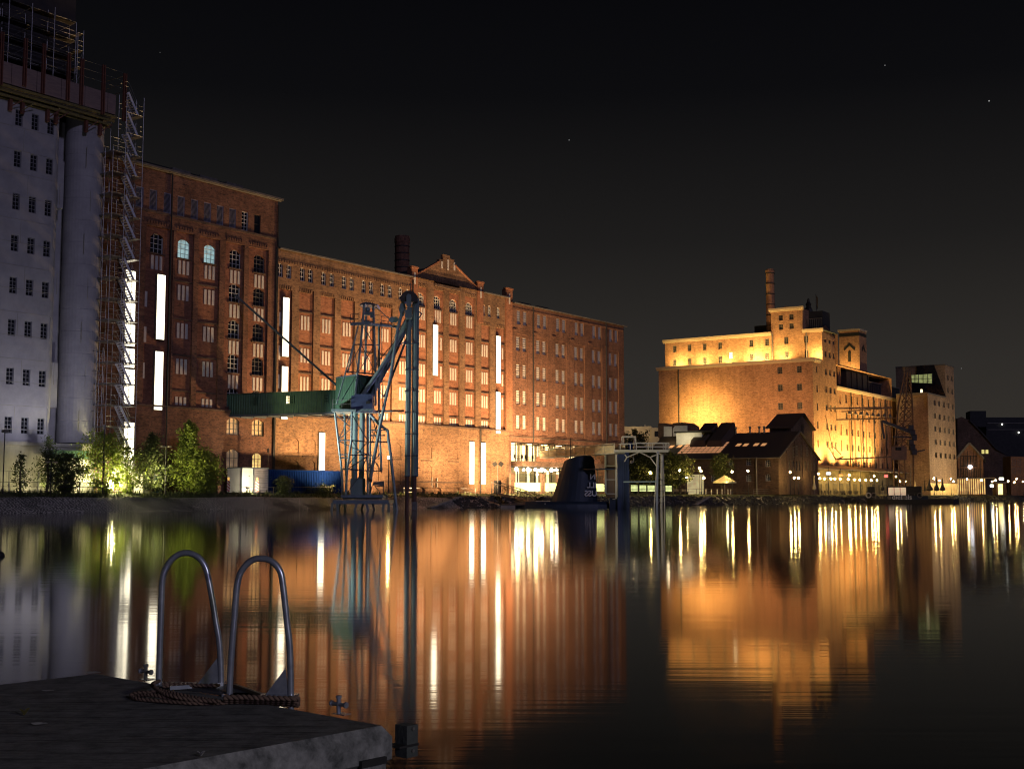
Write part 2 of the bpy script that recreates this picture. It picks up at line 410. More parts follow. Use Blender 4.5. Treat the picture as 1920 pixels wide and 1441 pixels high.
# ------------------------------------------------------------------ far bank: stone revetment, grass verge, quay
m_stone, nt, bs = new_mat('revetment_stone'); bs.inputs['Roughness'].default_value = .85
tc = nt.nodes.new('ShaderNodeTexCoord'); mp = nt.nodes.new('ShaderNodeMapping'); mp.inputs['Scale'].default_value = (.62, 1.45, 1); nt.links.new(tc.outputs['UV'], mp.inputs[0])
nz = nt.nodes.new('ShaderNodeTexNoise'); nz.inputs['Scale'].default_value = 1.1; nt.links.new(mp.outputs[0], nz.inputs['Vector'])
mv = nt.nodes.new('ShaderNodeMix'); mv.data_type = 'RGBA'; mv.inputs['Factor'].default_value = .08; nt.links.new(mp.outputs[0], mv.inputs['A']); nt.links.new(nz.outputs['Color'], mv.inputs['B'])
ve = nt.nodes.new('ShaderNodeTexVoronoi'); ve.feature = 'DISTANCE_TO_EDGE'; ve.inputs['Randomness'].default_value = .7; nt.links.new(mv.outputs['Result'], ve.inputs['Vector'])
vc = nt.nodes.new('ShaderNodeTexVoronoi'); vc.inputs['Randomness'].default_value = .7; nt.links.new(mv.outputs['Result'], vc.inputs['Vector'])
n2 = noise(nt, .13, 5, 'Object'); msk = ramp(nt, n2.outputs['Fac'], [(.38, (.12,.12,.12)), (.52, (1,1,1))])
sp = nt.nodes.new('ShaderNodeSeparateColor'); nt.links.new(vc.outputs['Color'], sp.inputs[0])
stc = ramp(nt, sp.outputs[0], [(0, (.007,.008,.009)), (1, (.026,.025,.024))])
jn = ramp(nt, ve.outputs['Distance'], [(.07, (1,1,1)), (.17, (0,0,0))])
jm = nt.nodes.new('ShaderNodeMath'); jm.operation = 'MULTIPLY'; nt.links.new(jn.outputs[0], jm.inputs[0]); nt.links.new(msk.outputs[0], jm.inputs[1])
c = mixc(nt, jm.outputs[0], stc.outputs[0], (.62,.58,.50)); nt.links.new(c, bs.inputs['Base Color'])
bump(nt, bs, ve.outputs['Distance'], .8, .1)
# terrain cross-section (o, z); t runs along the bank
prof = [(WL+2, -.9), (WL, 0), (WL-2.4, 1.28), (WL-2.9, 1.42), (WL-5.2, GZ), (WL-5.3, GZ)]
random.seed(3)
def strip(name, mat, ia, ib, t0, t1, step, jit, kind='structure'):
    b = MB(); n = int((t1-t0)/step); rows = []
    for i in range(n+1):
        t = t0+(t1-t0)*i/n; row = []
        for k in range(ia, ib+1):
            o, z = prof[k]; j = jit*math.sin(t*.37+k)*math.sin(t*.091+2*k) if 0 < k < 5 else 0
            j += jit*.5*(random.random()-.5) if 0 < k < 4 else 0
            row.append(FA.p(t, o+(j*.6 if k in (1, 2, 3) else 0), z+(j*.3 if k in (2, 3) else 0)))
        rows.append(row)
    for r0, r1 in zip(rows, rows[1:]):
        for k in range(len(r0)-1): b.poly([r0[k], r1[k], r1[k+1], r0[k+1]])
    o = b.build(name, mat, loc=(0,0,0))
    uv = o.data.uv_layers[0].data
    for pl in o.data.polygons:
        for li in pl.loop_indices:
            v = o.data.vertices[o.data.loops[li].vertex_index].co; q = v-FA.o
            uv[li].uv = (q.dot(FA.u), q.dot(FA.n)*1.15)
    return tag(o, kind=kind)
strip('embankment', m_stone, 0, 3, -140, 560, 1.4, .18)
random.seed(3); strip('grass_verge', m_grass, 3, 5, -140, 560, 1.4, .18)
g = MB(); g.box(FA, -140, 560, -900, WL-5.3, GZ-1, GZ); tag(g.build('ground', m_asph, loc=(0,0,0)), kind='structure')
g = MB(); g.box(FA, 60, 560, -5, WL-5.32, GZ+.004, GZ+.03); tag(g.build('promenade_pavement', m_pave, loc=(0,0,0)), kind='structure')
# loose rubble on the slope
m_rub = M('rubble_stone', (.060,.058,.055), (.020,.021,.022), 1.2, .9)
g = MB()
for i in range(5200):
    t = 22+rnd.random()**1.25*330; q = rnd.random(); o = WL+.35-3.0*q; z = max(-.05, min(1.4, (WL-o)*.53))
    s = (.10+.26*rnd.random()**2)*(1+t/260); P = FA.p(t, o, z); a = rnd.random()*6.3
    m3 = Matrix.Rotation(a, 3, 'Z') @ Matrix.Rotation(rnd.uniform(-.6,.6), 3, 'X')
    j = lambda x, y, w: P+m3 @ Vector((x*s*rnd.uniform(.6,1.2), y*s*rnd.uniform(.5,1), w*s*rnd.uniform(.4,.8)))
    g.hexa([j(-1,-1,-1), j(1,-1,-1), j(1,1,-1), j(-1,1,-1), j(-.7,-.7,1), j(.7,-.7,1), j(.7,.7,1), j(-.7,.7,1)])
tag(g.build('rubble', m_rub, loc=(0,0,0)), 'loose dark rubble stones covering the sloping bank above the waterline', 'rubble', kind='stuff')
# tufts of weeds along the verge
g = MB()
for i in range(5200):
    t = -40+rnd.random()**1.3*150; o = WL-2.6-rnd.random()*3.2; zz = 1.40+(WL-2.9-o)*.187; zz = max(1.3, min(GZ, zz))
    hh = .12+.5*rnd.random()**2*(1 if t < 30 else .5); a = rnd.random()*6.3; w_ = .05+.1*rnd.random(); P = FA.p(t, o, zz-.08)
    d = Vector((cos(a)*w_, sin(a)*w_, 0)); l = Vector((rnd.uniform(-.2,.2), rnd.uniform(-.2,.2), hh))
    g.poly([P-d, P+d, P+l])
tag(g.build('weeds', m_leafd, loc=(0,0,0)), 'short scrubby weeds and grass growing along the top of the stone bank', 'weeds', kind='stuff')
# ------------------------------------------------------------------ the red brick mill, three wings
def slits(parent, fr, t, z, h, o=.0, n=3, w=.34, gap=.24):
    b = MB(); tot = n*w+(n-1)*gap
    for i in range(n):
        a = t-tot/2+i*(w+gap); b.box(fr, a, a+w, o, o+.05, z-h/2, z+h/2)
    return b.build('whitewashed_niche', m_white, parent)
def ledge(parent, fr, ta, tb, z, o, d=.14, h=.16):
    return MB().box(fr, ta, tb, o, o+d, z, z+h).build('ledge', m_brickd, parent)
def teeth(mb, fr, ta, tb, z, o, d=.14, h=.38, w=.2, gap=.17):
    x = ta
    while x+w <= tb+.01: mb.box(fr, x, x+w, o-.02, o+d, z-h, z); x += w+gap
def light_strip(parent, fr, px, ya, yb, w, o=.12):
    ym = (ya+yb)/2; t, _ = fr.tz(px, ym, o); za = fr.z(px, yb, o); zb = fr.z(px, ya, o)
    f = MB(); e = .07
    f.box(fr, t-w/2-e, t+w/2+e, o-.3, o, za-e, zb+e)
    fo = f.build('slit_window', m_lead, parent)
    MB().box(fr, t-w/2, t+w/2, o+.005, o+.03, za, zb).build('lit_pane', m_strip, fo)
RD = .26
def zrow(px, py, o=0): return FA.z(px, py, o)
def bay_t(a, b, y): return FA.t(a, y), FA.t(b, y)
# ---- tall wing
LW = thing('mill_building', 'tallest dark red brick mill wing, louvred openings under its eaves', 'mill', FA.p(-15, 0, GZ))
tL0, tL1 = -27.5, FA.t(521, 400)
zT = FA.z(400, 343); zS = FA.z(314, 762)         # eaves and string course
zTop_bay = FA.z(366, 440)
bays = [(-20.9, -17.2), bay_t(327, 362, 560), bay_t(371.5, 411, 560), bay_t(421.5, 457, 560), bay_t(466, 502.5, 560)]
front, backh, wins = [], [], []
rows_arch = [FA.z(444, 485.4), FA.z(442.6, 549), FA.z(441, 617), FA.z(440, 681), FA.z(440, 681)-(FA.z(441, 617)-FA.z(440, 681))]
for a, b in bays: front.append((a, b, zS+.15, zTop_bay, RD, 0, False))
cen = [FA.t(297, 455), FA.t(347.9, 465), FA.t(396.5, 476), FA.t(444, 485), FA.t(489, 494.6)]
AW, AH = 1.75, 2.2
for i, c in enumerate(cen):
    for r, z in enumerate(rows_arch):
        if r == 0 or i >= 3: backh.append((c-AW/2, c+AW/2, z-AH/2, z+AH/2, .3, .42, False)); wins.append((i, r, c, z))
topz = FA.z(364.6, 395); tw = 1.0; th = 2.25
tops = [FA.t(px, py) for px, py in ((262,366), (287.7,372), (314,379), (339.6,386), (364.6,393), (389,400), (412.6,407), (436,412), (459.2,417), (482.6,421))]
topz = FA.z(436, 409)
for c in tops: front.append((c-tw/2, c+tw/2, topz-th/2, topz+th/2, .22, 0, False))
gw = [(436.9, 798.8, 1.9, 2.0), (483.6, 801.7, 1.9, 2.0), (436.6, 866, 1.95, 3.0), (482.5, 866, 1.6, 2.2)]
for px, py, w_, h_ in gw:
    c, z = FA.tz(px, py); front.append((c-w_/2, c+w_/2, z-h_/2, z+h_/2, .3, .4, False))
dc, dz = FA.tz(391, 880); front.append((dc-1.3, dc+1.3, GZ, dz+2.1, .8, .6, True))
b = MB(); wall(b, FA, tL0, tL1, zS-.1, zTop_bay+.1, -RD, backh); b.build('bay_panel', m_brickr2, LW)
b = MB(); wall(b, FA, tL0, tL1, GZ, zT, 0, front)
b.poly([FA.p(tL1,0,GZ), FA.p(tL1,-18,GZ), FA.p(tL1,-18,zT), FA.p(tL1,0,zT)])
b.poly([FA.p(tL0,-18,GZ), FA.p(tL0,0,GZ), FA.p(tL0,0,zT), FA.p(tL0,-18,zT)])
b.poly([FA.p(tL1,-18,GZ), FA.p(tL0,-18,GZ), FA.p(tL0,-18,zT), FA.p(tL1,-18,zT)])
for a, c in bays: teeth(b, FA, a+.1, c-.1, zTop_bay+.55, -.001, .1, .3)
b.build('wall', m_brick2, LW)
r = MB()
zR = zT+3.4
r.poly([FA.p(tL0,.5,zT), FA.p(tL1+.4,.5,zT), FA.p(tL1-4,-9,zR), FA.p(tL0,-9,zR)])
r.poly([FA.p(tL1+.4,-18.4,zT), FA.p(tL0,-18.4,zT), FA.p(tL0,-9,zR), FA.p(tL1-4,-9,zR)])
r.poly([FA.p(tL1+.4,.5,zT), FA.p(tL1+.4,-18.4,zT), FA.p(tL1-4,-9,zR)])
ro = r.build('roof', m_roof, LW)
r = MB(); r.box(FA, tL0, tL1+.4, .42, .62, zT-.12, zT+.1); r.box(FA, tL0, tL1+.4, .0, .42, zT-.2, zT-.08); r.build('gutter', m_lead, LW)
r = MB()
for t_ in (-16, -12, -8): r.box(FA, t_, t_+2.6, -3, -2, zT+.8, zT+1.25)
r.build('skylight', m_lead, ro)
MB().box(FA, tL0, tL1, .0, .10, topz-th/2-.32, topz-th/2-.05).build('string_course', m_brickd, LW); MB().box(FA, tL0, tL1, 0, .16, zS-.12, zS+.1).build('string_course', m_brickd, LW)
for k, c in enumerate(tops):
    if k < 8: window(LW, FA, c, topz, tw, th, -.1, 1, 17, m_louv, m_dark, 'louvre', .04)
    elif k == 8: window(LW, FA, c, topz, tw, th, -.16, 2, 5)
    else: window(LW, FA, c, topz, tw, th, -.18, 1, 2, m_dark, m_glass)
for i, rr, c, z in wins:
    mp_ = m_teal if (rr == 0 and i in (1, 2)) else m_glass
    window(LW, FA, c, z, AW, AH, -RD-.2, 3, 4, m_wframe if i < 4 else m_lead, mp_, bar=.05)
for k, (px, py, w_, h_) in enumerate(gw):
    c, z = FA.tz(px, py)
    window(LW, FA, c, z, w_, h_, -.2, 3, 3, m_lead, [m_dimroom, m_dimroom, m_dimroom, m_amber][k], bar=.05)
MB().box(FA, dc-1.2, dc+1.2, -.7, -.6, GZ, dz+1.2).build('door', m_dark, LW)
sH = rows_arch[0]-rows_arch[1]
for i, c in enumerate(cen):
    for rr, z in enumerate(rows_arch):
        if rr == 0 or i >= 3:
            zz = z-AH/2-1.05
            if zz > zS+1: slits(LW, FA, c, zz, 1.55, -RD)
            ledge(LW, FA, c-1.05, c+1.05, z-AH/2-.14, -RD)
        elif rr < 5 and i > 0:
            zz = z-1.0
            ledge(LW, FA, bays[i][0]+.05, bays[i][1]-.05, z+.2, -RD)
            if rr < 4: slits(LW, FA, c, zz, 1.7, -RD)
            else: slits(LW, FA, c, zS+.75, .9, -RD)
slits(LW, FA, cen[0]-1.3, FA.z(290, 562), 1.7, -RD, 1); slits(LW, FA, cen[0]-1.3, FA.z(288, 628), 1.7, -RD, 1)
slits(LW, FA, cen[0]-1.4, FA.z(282, 695), 1.7, -RD, 1)
light_strip(LW, FA, 301.5, 515, 636, 1.05); light_strip(LW, FA, 297.5, 659, 768, 1.05)
# tall glazing seen through the scaffold, in five lengths
for ya, yb in ((506, 566), (567, 606), (607, 650), (652, 690), (691, 758), (790, 890)):
    light_strip(LW, FA, 244.5-(ya-506)*.012, ya+1.5, yb-1.5, 1.25, .16)
for px, y0, y1 in ((322, 345, 905), (521, 385, 905)):
    t = FA.t(px, y0); MB().tube(FA.p(t, .12, GZ), FA.p(t, .12, zT-.2 if px < 400 else FA.z(px, 385)), .09, 6).build('downpipe', m_dark, LW)
# ---- central wing with the gable
MW = thing('mill_building', 'long mid-height brick mill wing with whitewashed niches and a stepped gable, behind the harbour crane', 'mill', FA.p(22, 0, GZ))
tM0, tM1 = tL1, FA.t(955, 700)
zM = FA.z(640, 491); zF = FA.z(611, 549.8)
tG0, tG1 = FA.t(776, 530), FA.t(899, 560)
mb_b = [(519.4+3,546.6), (560.2,587.4), (600,627.3), (639,665), (675.8,701), (711.8,735.5), (746.7,769)]
gb_b = [(784,801), (813,833), (842,862), (872,892)]
eb_b = [(902.5,919), (929.5,948)]
allb = [bay_t(a, c, 650) for a, c in mb_b+gb_b+eb_b]
zGf = FA.z(852, 545)
front, backh = [], []
for k, (a, c) in enumerate(allb):
    top = zF if k < 7 or k > 10 else FA.z(852, 545)
    front.append((a, c, zS+.15, top, RD, 0, False))
pr = [(525.8,506), (541.8,508), (567.3,514), (582.5,517), (607,521.5), (622.4,525), (645.3,529.5), (659.8,533), (682.2,536), (696.2,539.5), (717.2,545), (731.2,547.5), (751.2,551), (764.8,549), (906.6,585), (917.7,586), (934.4,590)]
zw = FA.z(645.3, 529.5); small = [FA.t(px, py) for px, py in pr]
for c in small: front.append((c-.42, c+.42, zw-.85, zw+.85, .3, .2, False))
zga = FA.z(852, 573)
gcen = [FA.t(790.5,559.5), FA.t(821.5,566), FA.t(852,573), FA.t(882,578)]
for c in gcen: backh.append((c-.85, c+.85, zga-.95, zga+.95, .3, .4, False))
# blind arches low on the base
base_c = [FA.t(px, 830) for px in (548, 580, 650, 700, 742, 800, 850)]
for c in base_c: front.append((c-1.1, c+1.1, GZ+1.2, GZ+4.2, .09, .5, True)); front.append((c-1.1, c+1.1, GZ+4.9, GZ+6.9, .09, .5, True))
dtt = FA.t(814.5, 905); front.append((dtt-.55, dtt+.55, GZ+.9, FA.z(814.5, 896), .3, 0, True))
wt0 = FA.t(801, 918); lowb = [FA.t(px, 918) for px in (790, 821, 858)]
for c in lowb: front.append((c-.8, c+.8, GZ+.05, GZ+.95, .5, .35, True))
b = MB(); wall(b, FA, tM0+.002, tM1, zS-.1, max(zGf, zF)+.1, -RD, backh); b.build('bay_panel', m_brickr, MW)
b = MB(); wall(b, FA, tM0+.002, tM1, GZ, zM, 0, [h for h in front])
# gable above the eaves
tAp = FA.t(838, 500); zAp = FA.z(838, 492); s0 = FA.z(784, 508); s1 = FA.z(893, 545)
sh = min(s0, s1)
gp = [(tG0, zM), (tG1, zM), (tG1-.5, sh+.3), (tAp+1.7, zAp-.2), (tAp+1.7, FA.z(852, 487)), (tAp+.7, FA.z(852, 487)), (tAp+.7, FA.z(838, 478)), (tAp-.8, FA.z(838, 478)), (tAp-.8, FA.z(826, 486)), (tAp-1.7, FA.z(826, 486)), (tAp-1.7, zAp-.2), (tG0+.5, sh+.3)]
b.prism([FA.p(t, 0, z) for t, z in gp], FA.n*-.5)
for a, c in allb[:7]+allb[11:]: teeth(b, FA, a+.05, c-.05, zF+.02, -RD, RD+.05, .42)
for a, c in allb[7:11]: teeth(b, FA, a+.05, c-.05, FA.z(852, 545)+.02, -RD, RD+.05, .42)
teeth(b, FA, tM0+.3, tG0-.4, zM-1.3, 0, .12, .3, .22, .22)
x0 = tAp-3.0; teeth(b, FA, x0, x0+6.0, zAp-2.6, 0, .12, .4, .22, .2)
b.poly([FA.p(tM1,-16,GZ), FA.p(tM0,-16,GZ), FA.p(tM0,-16,zM), FA.p(tM1,-16,zM)])
b.build('wall', m_brick, MW)
# piers with a white slit
for px, y0, y1, w_ in ((775.5, 503, 560, 1.3), (899.5, 531, 605, 1.3), (953, 543, 830, 1.6)):
    t = FA.t(px, y0+10); z1 = FA.z(px, y0)
    p_ = MB().box(FA, t-w_/2, t+w_/2, 0, .22, zS if px > 950 else FA.z(px, y1), z1)
    p_.box(FA, t-w_/2-.1, t+w_/2+.1, -.3, .32, z1, z1+.25); p_.box(FA, t-w_/2, t+w_/2, -.6, 0, zM-.4, z1)
    po = p_.build('pier', m_brickr, MW)
    MB().box(FA, t-.16, t+.16, .22, .25, z1-2.2, z1-.6).build('whitewashed_niche', m_white, po)
for px, y0, y1 in ((828.5, 490, 503), (840.2, 487, 506.5), (852, 492, 507)):
    t = FA.t(px, y0); MB().box(FA, t-.17, t+.17, .0, .04, FA.z(px, y1), FA.z(px, y0)).build('whitewashed_niche', m_white, MW)
# sloping gable copings
MB().beam(FA.p(tG0+.5,-.1,sh+.42), FA.p(tAp-1.7,-.1,zAp-.08), .5, .2).build('coping', m_brickr, MW); MB().beam(FA.p(tG1-.5,-.1,sh+.42), FA.p(tAp+1.7,-.1,zAp-.08), .5, .2).build('coping', m_brickr, MW)
r = MB(); zr = zM+2.4
r.poly([FA.p(tM0,.4,zM+.02), FA.p(tM1,.4,zM+.02), FA.p(tM1,-8,zr), FA.p(tM0,-8,zr)]); r.poly([FA.p(tM1,-16,zM), FA.p(tM0,-16,zM), FA.p(tM0,-8,zr), FA.p(tM1,-8,zr)])
# cross roof behind the gable
r.poly([FA.p(tG0,-.5,sh+.1), FA.p(tAp,-.5,zAp-.4), FA.p(tAp,-14,zAp-.4), FA.p(tG0-.5,-14,sh+.1)])
r.poly([FA.p(tG1,-.5,sh+.1), FA.p(tG1,-14,sh+.1), FA.p(tAp,-14,zAp-.4), FA.p(tAp,-.5,zAp-.4)])
r.build('roof', m_roof, MW)
MB().box(FA, tM0+.1, tG0-.6, .3, .5, zM-.1, zM+.08).build('gutter', m_lead, MW); MB().box(FA, tG1+.7, tM1-.8, .3, .5, zM-.1, zM+.08).build('gutter', m_lead, MW)
MB().box(FA, tM0+.05, tM1, 0, .16, zS-.12, zS+.1).build('string_course', m_brickd, MW)
MB().box(FA, FA.t(813,530), FA.t(862,545), 0, .3, FA.z(838,541), FA.z(838,541)+.35).build('canopy_ledge', m_brickd, MW)
MB().box(FA, tM0+.3, FA.t(868, 900), 0, .12, FA.z(820, 905), FA.z(820, 905)+.2).build('string_course', m_brickd, MW)
for c in small: window(MW, FA, c, zw, .84, 1.7, -.2, 2, 3, bar=.06)
for c in gcen: window(MW, FA, c, zga, 1.7, 1.9, -RD-.2, 4, 4, bar=.06)
zl = [FA.z(611, 611), FA.z(611, 671), FA.z(610, 723)]
zrows = [zl[0], zl[1], zl[2]]
for k, (a, c) in enumerate(allb):
    m_ = (a+c)/2; wd = c-a
    if 7 <= k <= 10:
        slits(MW, FA, m_, FA.z(852, 598), 1.75, -RD, 3, .3, .22)
        ledge(MW, FA, gcen[k-7]-1, gcen[k-7]+1, zga-1.12, -RD)
    for zz in zrows:
        if k == 0: slits(MW, FA, a+.35, zz, 1.75, -RD, 1); ledge(MW, FA, a+.05, a+.8, zz+1.25, -RD); continue
        if k == 12: slits(MW, FA, c-.5, zz, 1.75, -RD, 1); ledge(MW, FA, m_+.3, c-.05, zz+1.25, -RD); continue
        n = 1 if k == 8 and zz == zrows[0] else 3
        if k == 8 and zz in zrows[:2]: slits(MW, FA, c-.45, zz, 1.75, -RD, 1)
        else: slits(MW, FA, m_, zz, 1.75, -RD, 3, .32, .24)
        ledge(MW, FA, a+.05, c-.05, zz+1.25, -RD)
    if k not in (0, 12):
        slits(MW, FA, m_, zS+.75, .95, -RD, 3, .32, .24); ledge(MW, FA, a+.05, c-.05, zS+1.35, -RD)
for c in base_c: ledge(MW, FA, c-1.2, c+1.2, GZ+4.5, 0, .1, .12)
for px, ya, yb in ((536, 558, 668), (533.8, 687, 785), (603.6, 811, 881), (816.5, 609, 703.5), (934.8, 630, 718), (934, 735, 812), (884.8, 828, 907), (906.6, 830, 907)):
    light_strip(MW, FA, px, ya, yb, .98 if px < 700 else 1.02)
for px in (513.5, 898, 769.5):
    t = FA.t(px, 700)
    if px == 513.5: MB().tube(FA.p(t, .12, GZ), FA.p(t, .12, zM), .1, 6).build('downpipe', m_dark, MW)
    else: MB().tube(FA.p(t, .36 if px < 900 else .12, GZ), FA.p(t, .36, zS if px > 800 else zM-.4), .1, 6).build('downpipe', m_dark, MW)
MB().box(FA, dtt-.62, dtt-.5, .0, .06, GZ+.9, FA.z(814.5, 895)).box(FA, dtt+.5, dtt+.62, 0, .06, GZ+.9, FA.z(814.5, 895)).build('door_frame', m_conc2, MW)
# ---- right wing
RW = thing('mill_building', 'right end wing of the brick mill, paired windows above the lit restaurant', 'mill', FA.p(64, 0, GZ))
tR0, tR1 = tM1, FA.t(1170, 700)
zRt = FA.z(1060, 588.5)
cols = [(688,742), (858,910), (1020,1071), (1177,1225), (1325,1373), (1468,1513)]
rowp = [FA.z(820+715/4.503, 520+342/4.503), FA.z(820+712/4.503, 520+563/4.503), FA.z(820+712/4.503, 520+793/4.503), FA.z(820+708/4.503, 520+1013/4.503), FA.z(820+706/4.503, 520+1222/4.503)]
zb0 = FA.z(957, 826)        # underside of the brick above the restaurant
front, backh, wl = [], [], []
WW, WH = 1.02, 2.15
for (xa, xb) in cols:
    ta = FA.t(820+xa/4.503, 700); tb = FA.t(820+xb/4.503, 700)
    front.append((ta-.75, tb+.75, zb0+1.0, rowp[1]+1.5, .13, 0, False))
    for k, z in enumerate(rowp):
        for t in (ta, tb):
            (front if k == 0 else backh).append((t-WW/2, t+WW/2, z-WH/2, z+WH/2, .3, 0, False)); wl.append((t, z, k))
b = MB(); wall(b, FA, tR0+.002, tR1, zb0, zRt, 0, front); wall(b, FA, tR0+.002, tR1-.05, zb0+.9, rowp[1]+1.6, -.13, backh)
b.poly([FA.p(tR1,0,GZ), FA.p(tR1,-16,GZ), FA.p(tR1,-16,zRt), FA.p(tR1,0,zRt)]); b.poly([FA.p(tR1,-16,GZ), FA.p(tR0,-16,GZ), FA.p(tR0,-16,zRt), FA.p(tR1,-16,zRt)])
b.poly([FA.p(tR0,0,zb0), FA.p(tR1,0,zb0), FA.p(tR1,-6,zb0), FA.p(tR0,-6,zb0)])
tE = FA.t(1141, 850); b.box(FA, tE, tR1-.01, -6, 0, GZ, zb0); b.box(FA, tR0-.1, tR0+.45, -6, .0, GZ, zb0)
teeth(b, FA, tR0+.5, tR1-.3, zRt-.7, 0, .1, .3, .2, .2)
for (xa, xb) in cols[:]:
    t = FA.t(820+(xa+xb)/2/4.503-14, 640); b.box(FA, t-.5, t+.5, 0, .1, (rowp[0]+rowp[1])/2-.2, (rowp[0]+rowp[1])/2+.12)
b.build('wall', m_brick2, RW)
for t, z, k in wl: window(RW, FA, t, z, WW, WH, -.17-(.13 if k else 0), 1, 6, m_lead, m_blind, bar=.03)
r = MB(); zr = zRt+2.2
r.poly([FA.p(tR0,.4,zRt), FA.p(tR1+.5,.4,zRt), FA.p(tR1+.5,-8,zr), FA.p(tR0,-8,zr)]); r.poly([FA.p(tR1+.5,-16,zRt), FA.p(tR0,-16,zRt), FA.p(tR0,-8,zr), FA.p(tR1+.5,-8,zr)])
r.poly([FA.p(tR1+.1,.4,zRt), FA.p(tR1+.1,-16,zRt), FA.p(tR1+.1,-8,zr)])
for t_ in (14, 24): r.box(FA, tR0+t_*.5, tR0+t_*.5+3, -3.6, -3, zRt+.4, zRt+1.2)
r.build('roof', m_roof, RW)
MB().box(FA, tR0+.9, tR1+.5, .32, .5, zRt-.08, zRt+.08).build('gutter', m_lead, RW)
r = MB(); r.box(FA, tR0, tR1, 0, .14, zb0+.55, zb0+.75); r.build('string_course', m_brickd, RW)
for px in (999, 1136):
    t = FA.t(px, 700); MB().tube(FA.p(t, .1, zb0 if px < 1100 else GZ), FA.p(t, .1, zRt), .1, 6).build('downpipe', m_dark, RW)
# restaurant in the open ground storeys
zsl = FA.z(958, 864); zs2 = zsl-.75
r = MB(); r.box(FA, tR0+.46, tE, -6, 2.0, zs2, zsl); r.build('terrace_slab', m_brickd, RW)
r = MB(); r.box(FA, tR0+4.5, tE-6, 1.85, 2.05, zsl, zsl+.75); r.build('terrace_parapet', m_brick2, RW)
MB().box(FA, tR0+.46, tE, -6.2, -6, GZ, zb0).build('back_wall', M('room_plaster', (.6,.5,.36), (.5,.38,.25), .8, .8), RW)
x = tR0+.5; k = 0
while x < tE-1.2:
    wd = 1.55
    f = MB(); f.box(FA, x, x+.07, -1.6, -1.45, zsl, zb0); f.box(FA, x, x+wd, -1.58, -1.47, zsl, zsl+.1); f.box(FA, x, x+wd, -1.58, -1.47, zb0-.12, zb0)
    fo = f.build('glazing_frame', m_dark, RW); MB().box(FA, x+.07, x+wd, -1.54, -1.52, zsl+.1, zb0-.12).build('pane', m_clear, fo)
    x += wd
x = tR0+.5
while x < tE-2:
    wd = 2.3
    f = MB(); f.box(FA, x, x+.1, -.6, -.45, GZ, zs2); f.box(FA, x, x+wd, -.58, -.47, zs2-.1, zs2)
    fo = f.build('glazing_frame', m_dark, RW); MB().box(FA, x+.1, x+wd, -.54, -.52, GZ, zs2-.1).build('pane', m_clear, fo)
    x += wd
random.seed(5)
f = MB()
for i in range(11):
    t = tR0+1.5+i*2.4
    f.box(FA, t, t+random.uniform(.5,1.6), -5.99, -5.9, zsl+.3, zb0-.2)
f.build('wall_glow_panel', m_pale, RW)  # glowing panels added on the back wall as painted room light
f = MB()
for i in range(9):
    t = tR0+1.2+i*2.9; f.box(FA, t, t+random.uniform(.4,1.2), -5.98, -5.9, GZ+.4, zs2-.3)
f.build('lit_door', m_pale, RW)
# ceiling downlights of the two floors
for i in range(7):
    t = tR0+2+i*4.3
    MB().box(FA, t-.35, t+.35, -4.2, -3.5, zb0-.14, zb0-.08).build('ceiling_lamp', EM('ceiling_lamp_glow', (1,.74,.36), 14) if i == 0 else bpy.data.materials['ceiling_lamp_glow'], RW)
for px in (968, 990, 1004, 1016, 1034, 1043):
    t = FA.t(px, 880, .6); MB().ball(FA.p(t, .6, zs2-.45), .27, 10, 6).build('ceiling_lamp', EM('lobby_lamp_glow', (1,.86,.6), 42) if px == 968 else bpy.data.materials['lobby_lamp_glow'], RW)

for px in (975, 1010, 1050, 1095):
    t = FA.t(px, 850, -3)
    lamp('restaurant_upper', 'POINT', FA.p(t, -3.5, zb0-1.0), 260, (1,.70,.32), None, .4)
    lamp('restaurant_lower', 'POINT', FA.p(t, -2.8, zs2-1.0), 330, (1,.74,.38), None, .4)
# ------------------------------------------------------------------ white silo building at the far left
OS = 1.6
SI = thing('silo_building', 'pale concrete silo block with square windows and a round tower, at the far left', 'silo', FA.p(-38, 0, GZ))
tSr = FA.t(109, 560, OS); tS0 = tSr-26
zPod = FA.z(60, 829, OS); zCap = FA.z(60, 200, OS)
prf = [(tS0, OS)]+[(tSr-1.1+1.1*sin(R(a)), OS-1.1+1.1*cos(R(a))) for a in range(0, 91, 15)]+[(tSr, OS-5), (tS0, OS-5)]
# body: sheet with window holes on the front, rounded corner beside it
wnr = [[(35,222),(67,229),(97,237)], [(33.5,297.5),(63.5,305),(93.5,314)], [(31.5,378),(61,384),(91,391)], [(28.5,455),(58.5,461.5),(88.5,467)], [(25,534),(56,539),(85.5,544.5)], [(21.5,613),(52.5,617.5),(82,621)], [(18,704.5),(49.5,707),(79,710)], [(14.5,796),(45.5,797.5),(75.5,799)]]
hol, wp = [], []
for row in wnr:
    z = sum(FA.z(x, y, OS) for x, y in row)/3
    for x, y in row:
        t = FA.t(x, y, OS); wp.append((t, z))
tcs = [sum(wp[i*3+k][0] for i in range(8))/8 for k in range(3)]
SW, SHh = .80, 1.62
for k, (t, z) in enumerate(wp):
    hol.append((tcs[k % 3]-SW/2, tcs[k % 3]+SW/2, z-SHh/2, z+SHh/2, .25, 0, False))
for k in range(8):
    z = wp[k*3][1]
    for dt in (4.4, 6.1, 7.7): hol.append((tcs[0]-dt-SW/2, tcs[0]-dt+SW/2, z-SHh/2, z+SHh/2, .25, 0, False))
b = MB(); wall(b, FA, tS0, tSr-1.1, zPod, zCap+2.5, OS, hol)
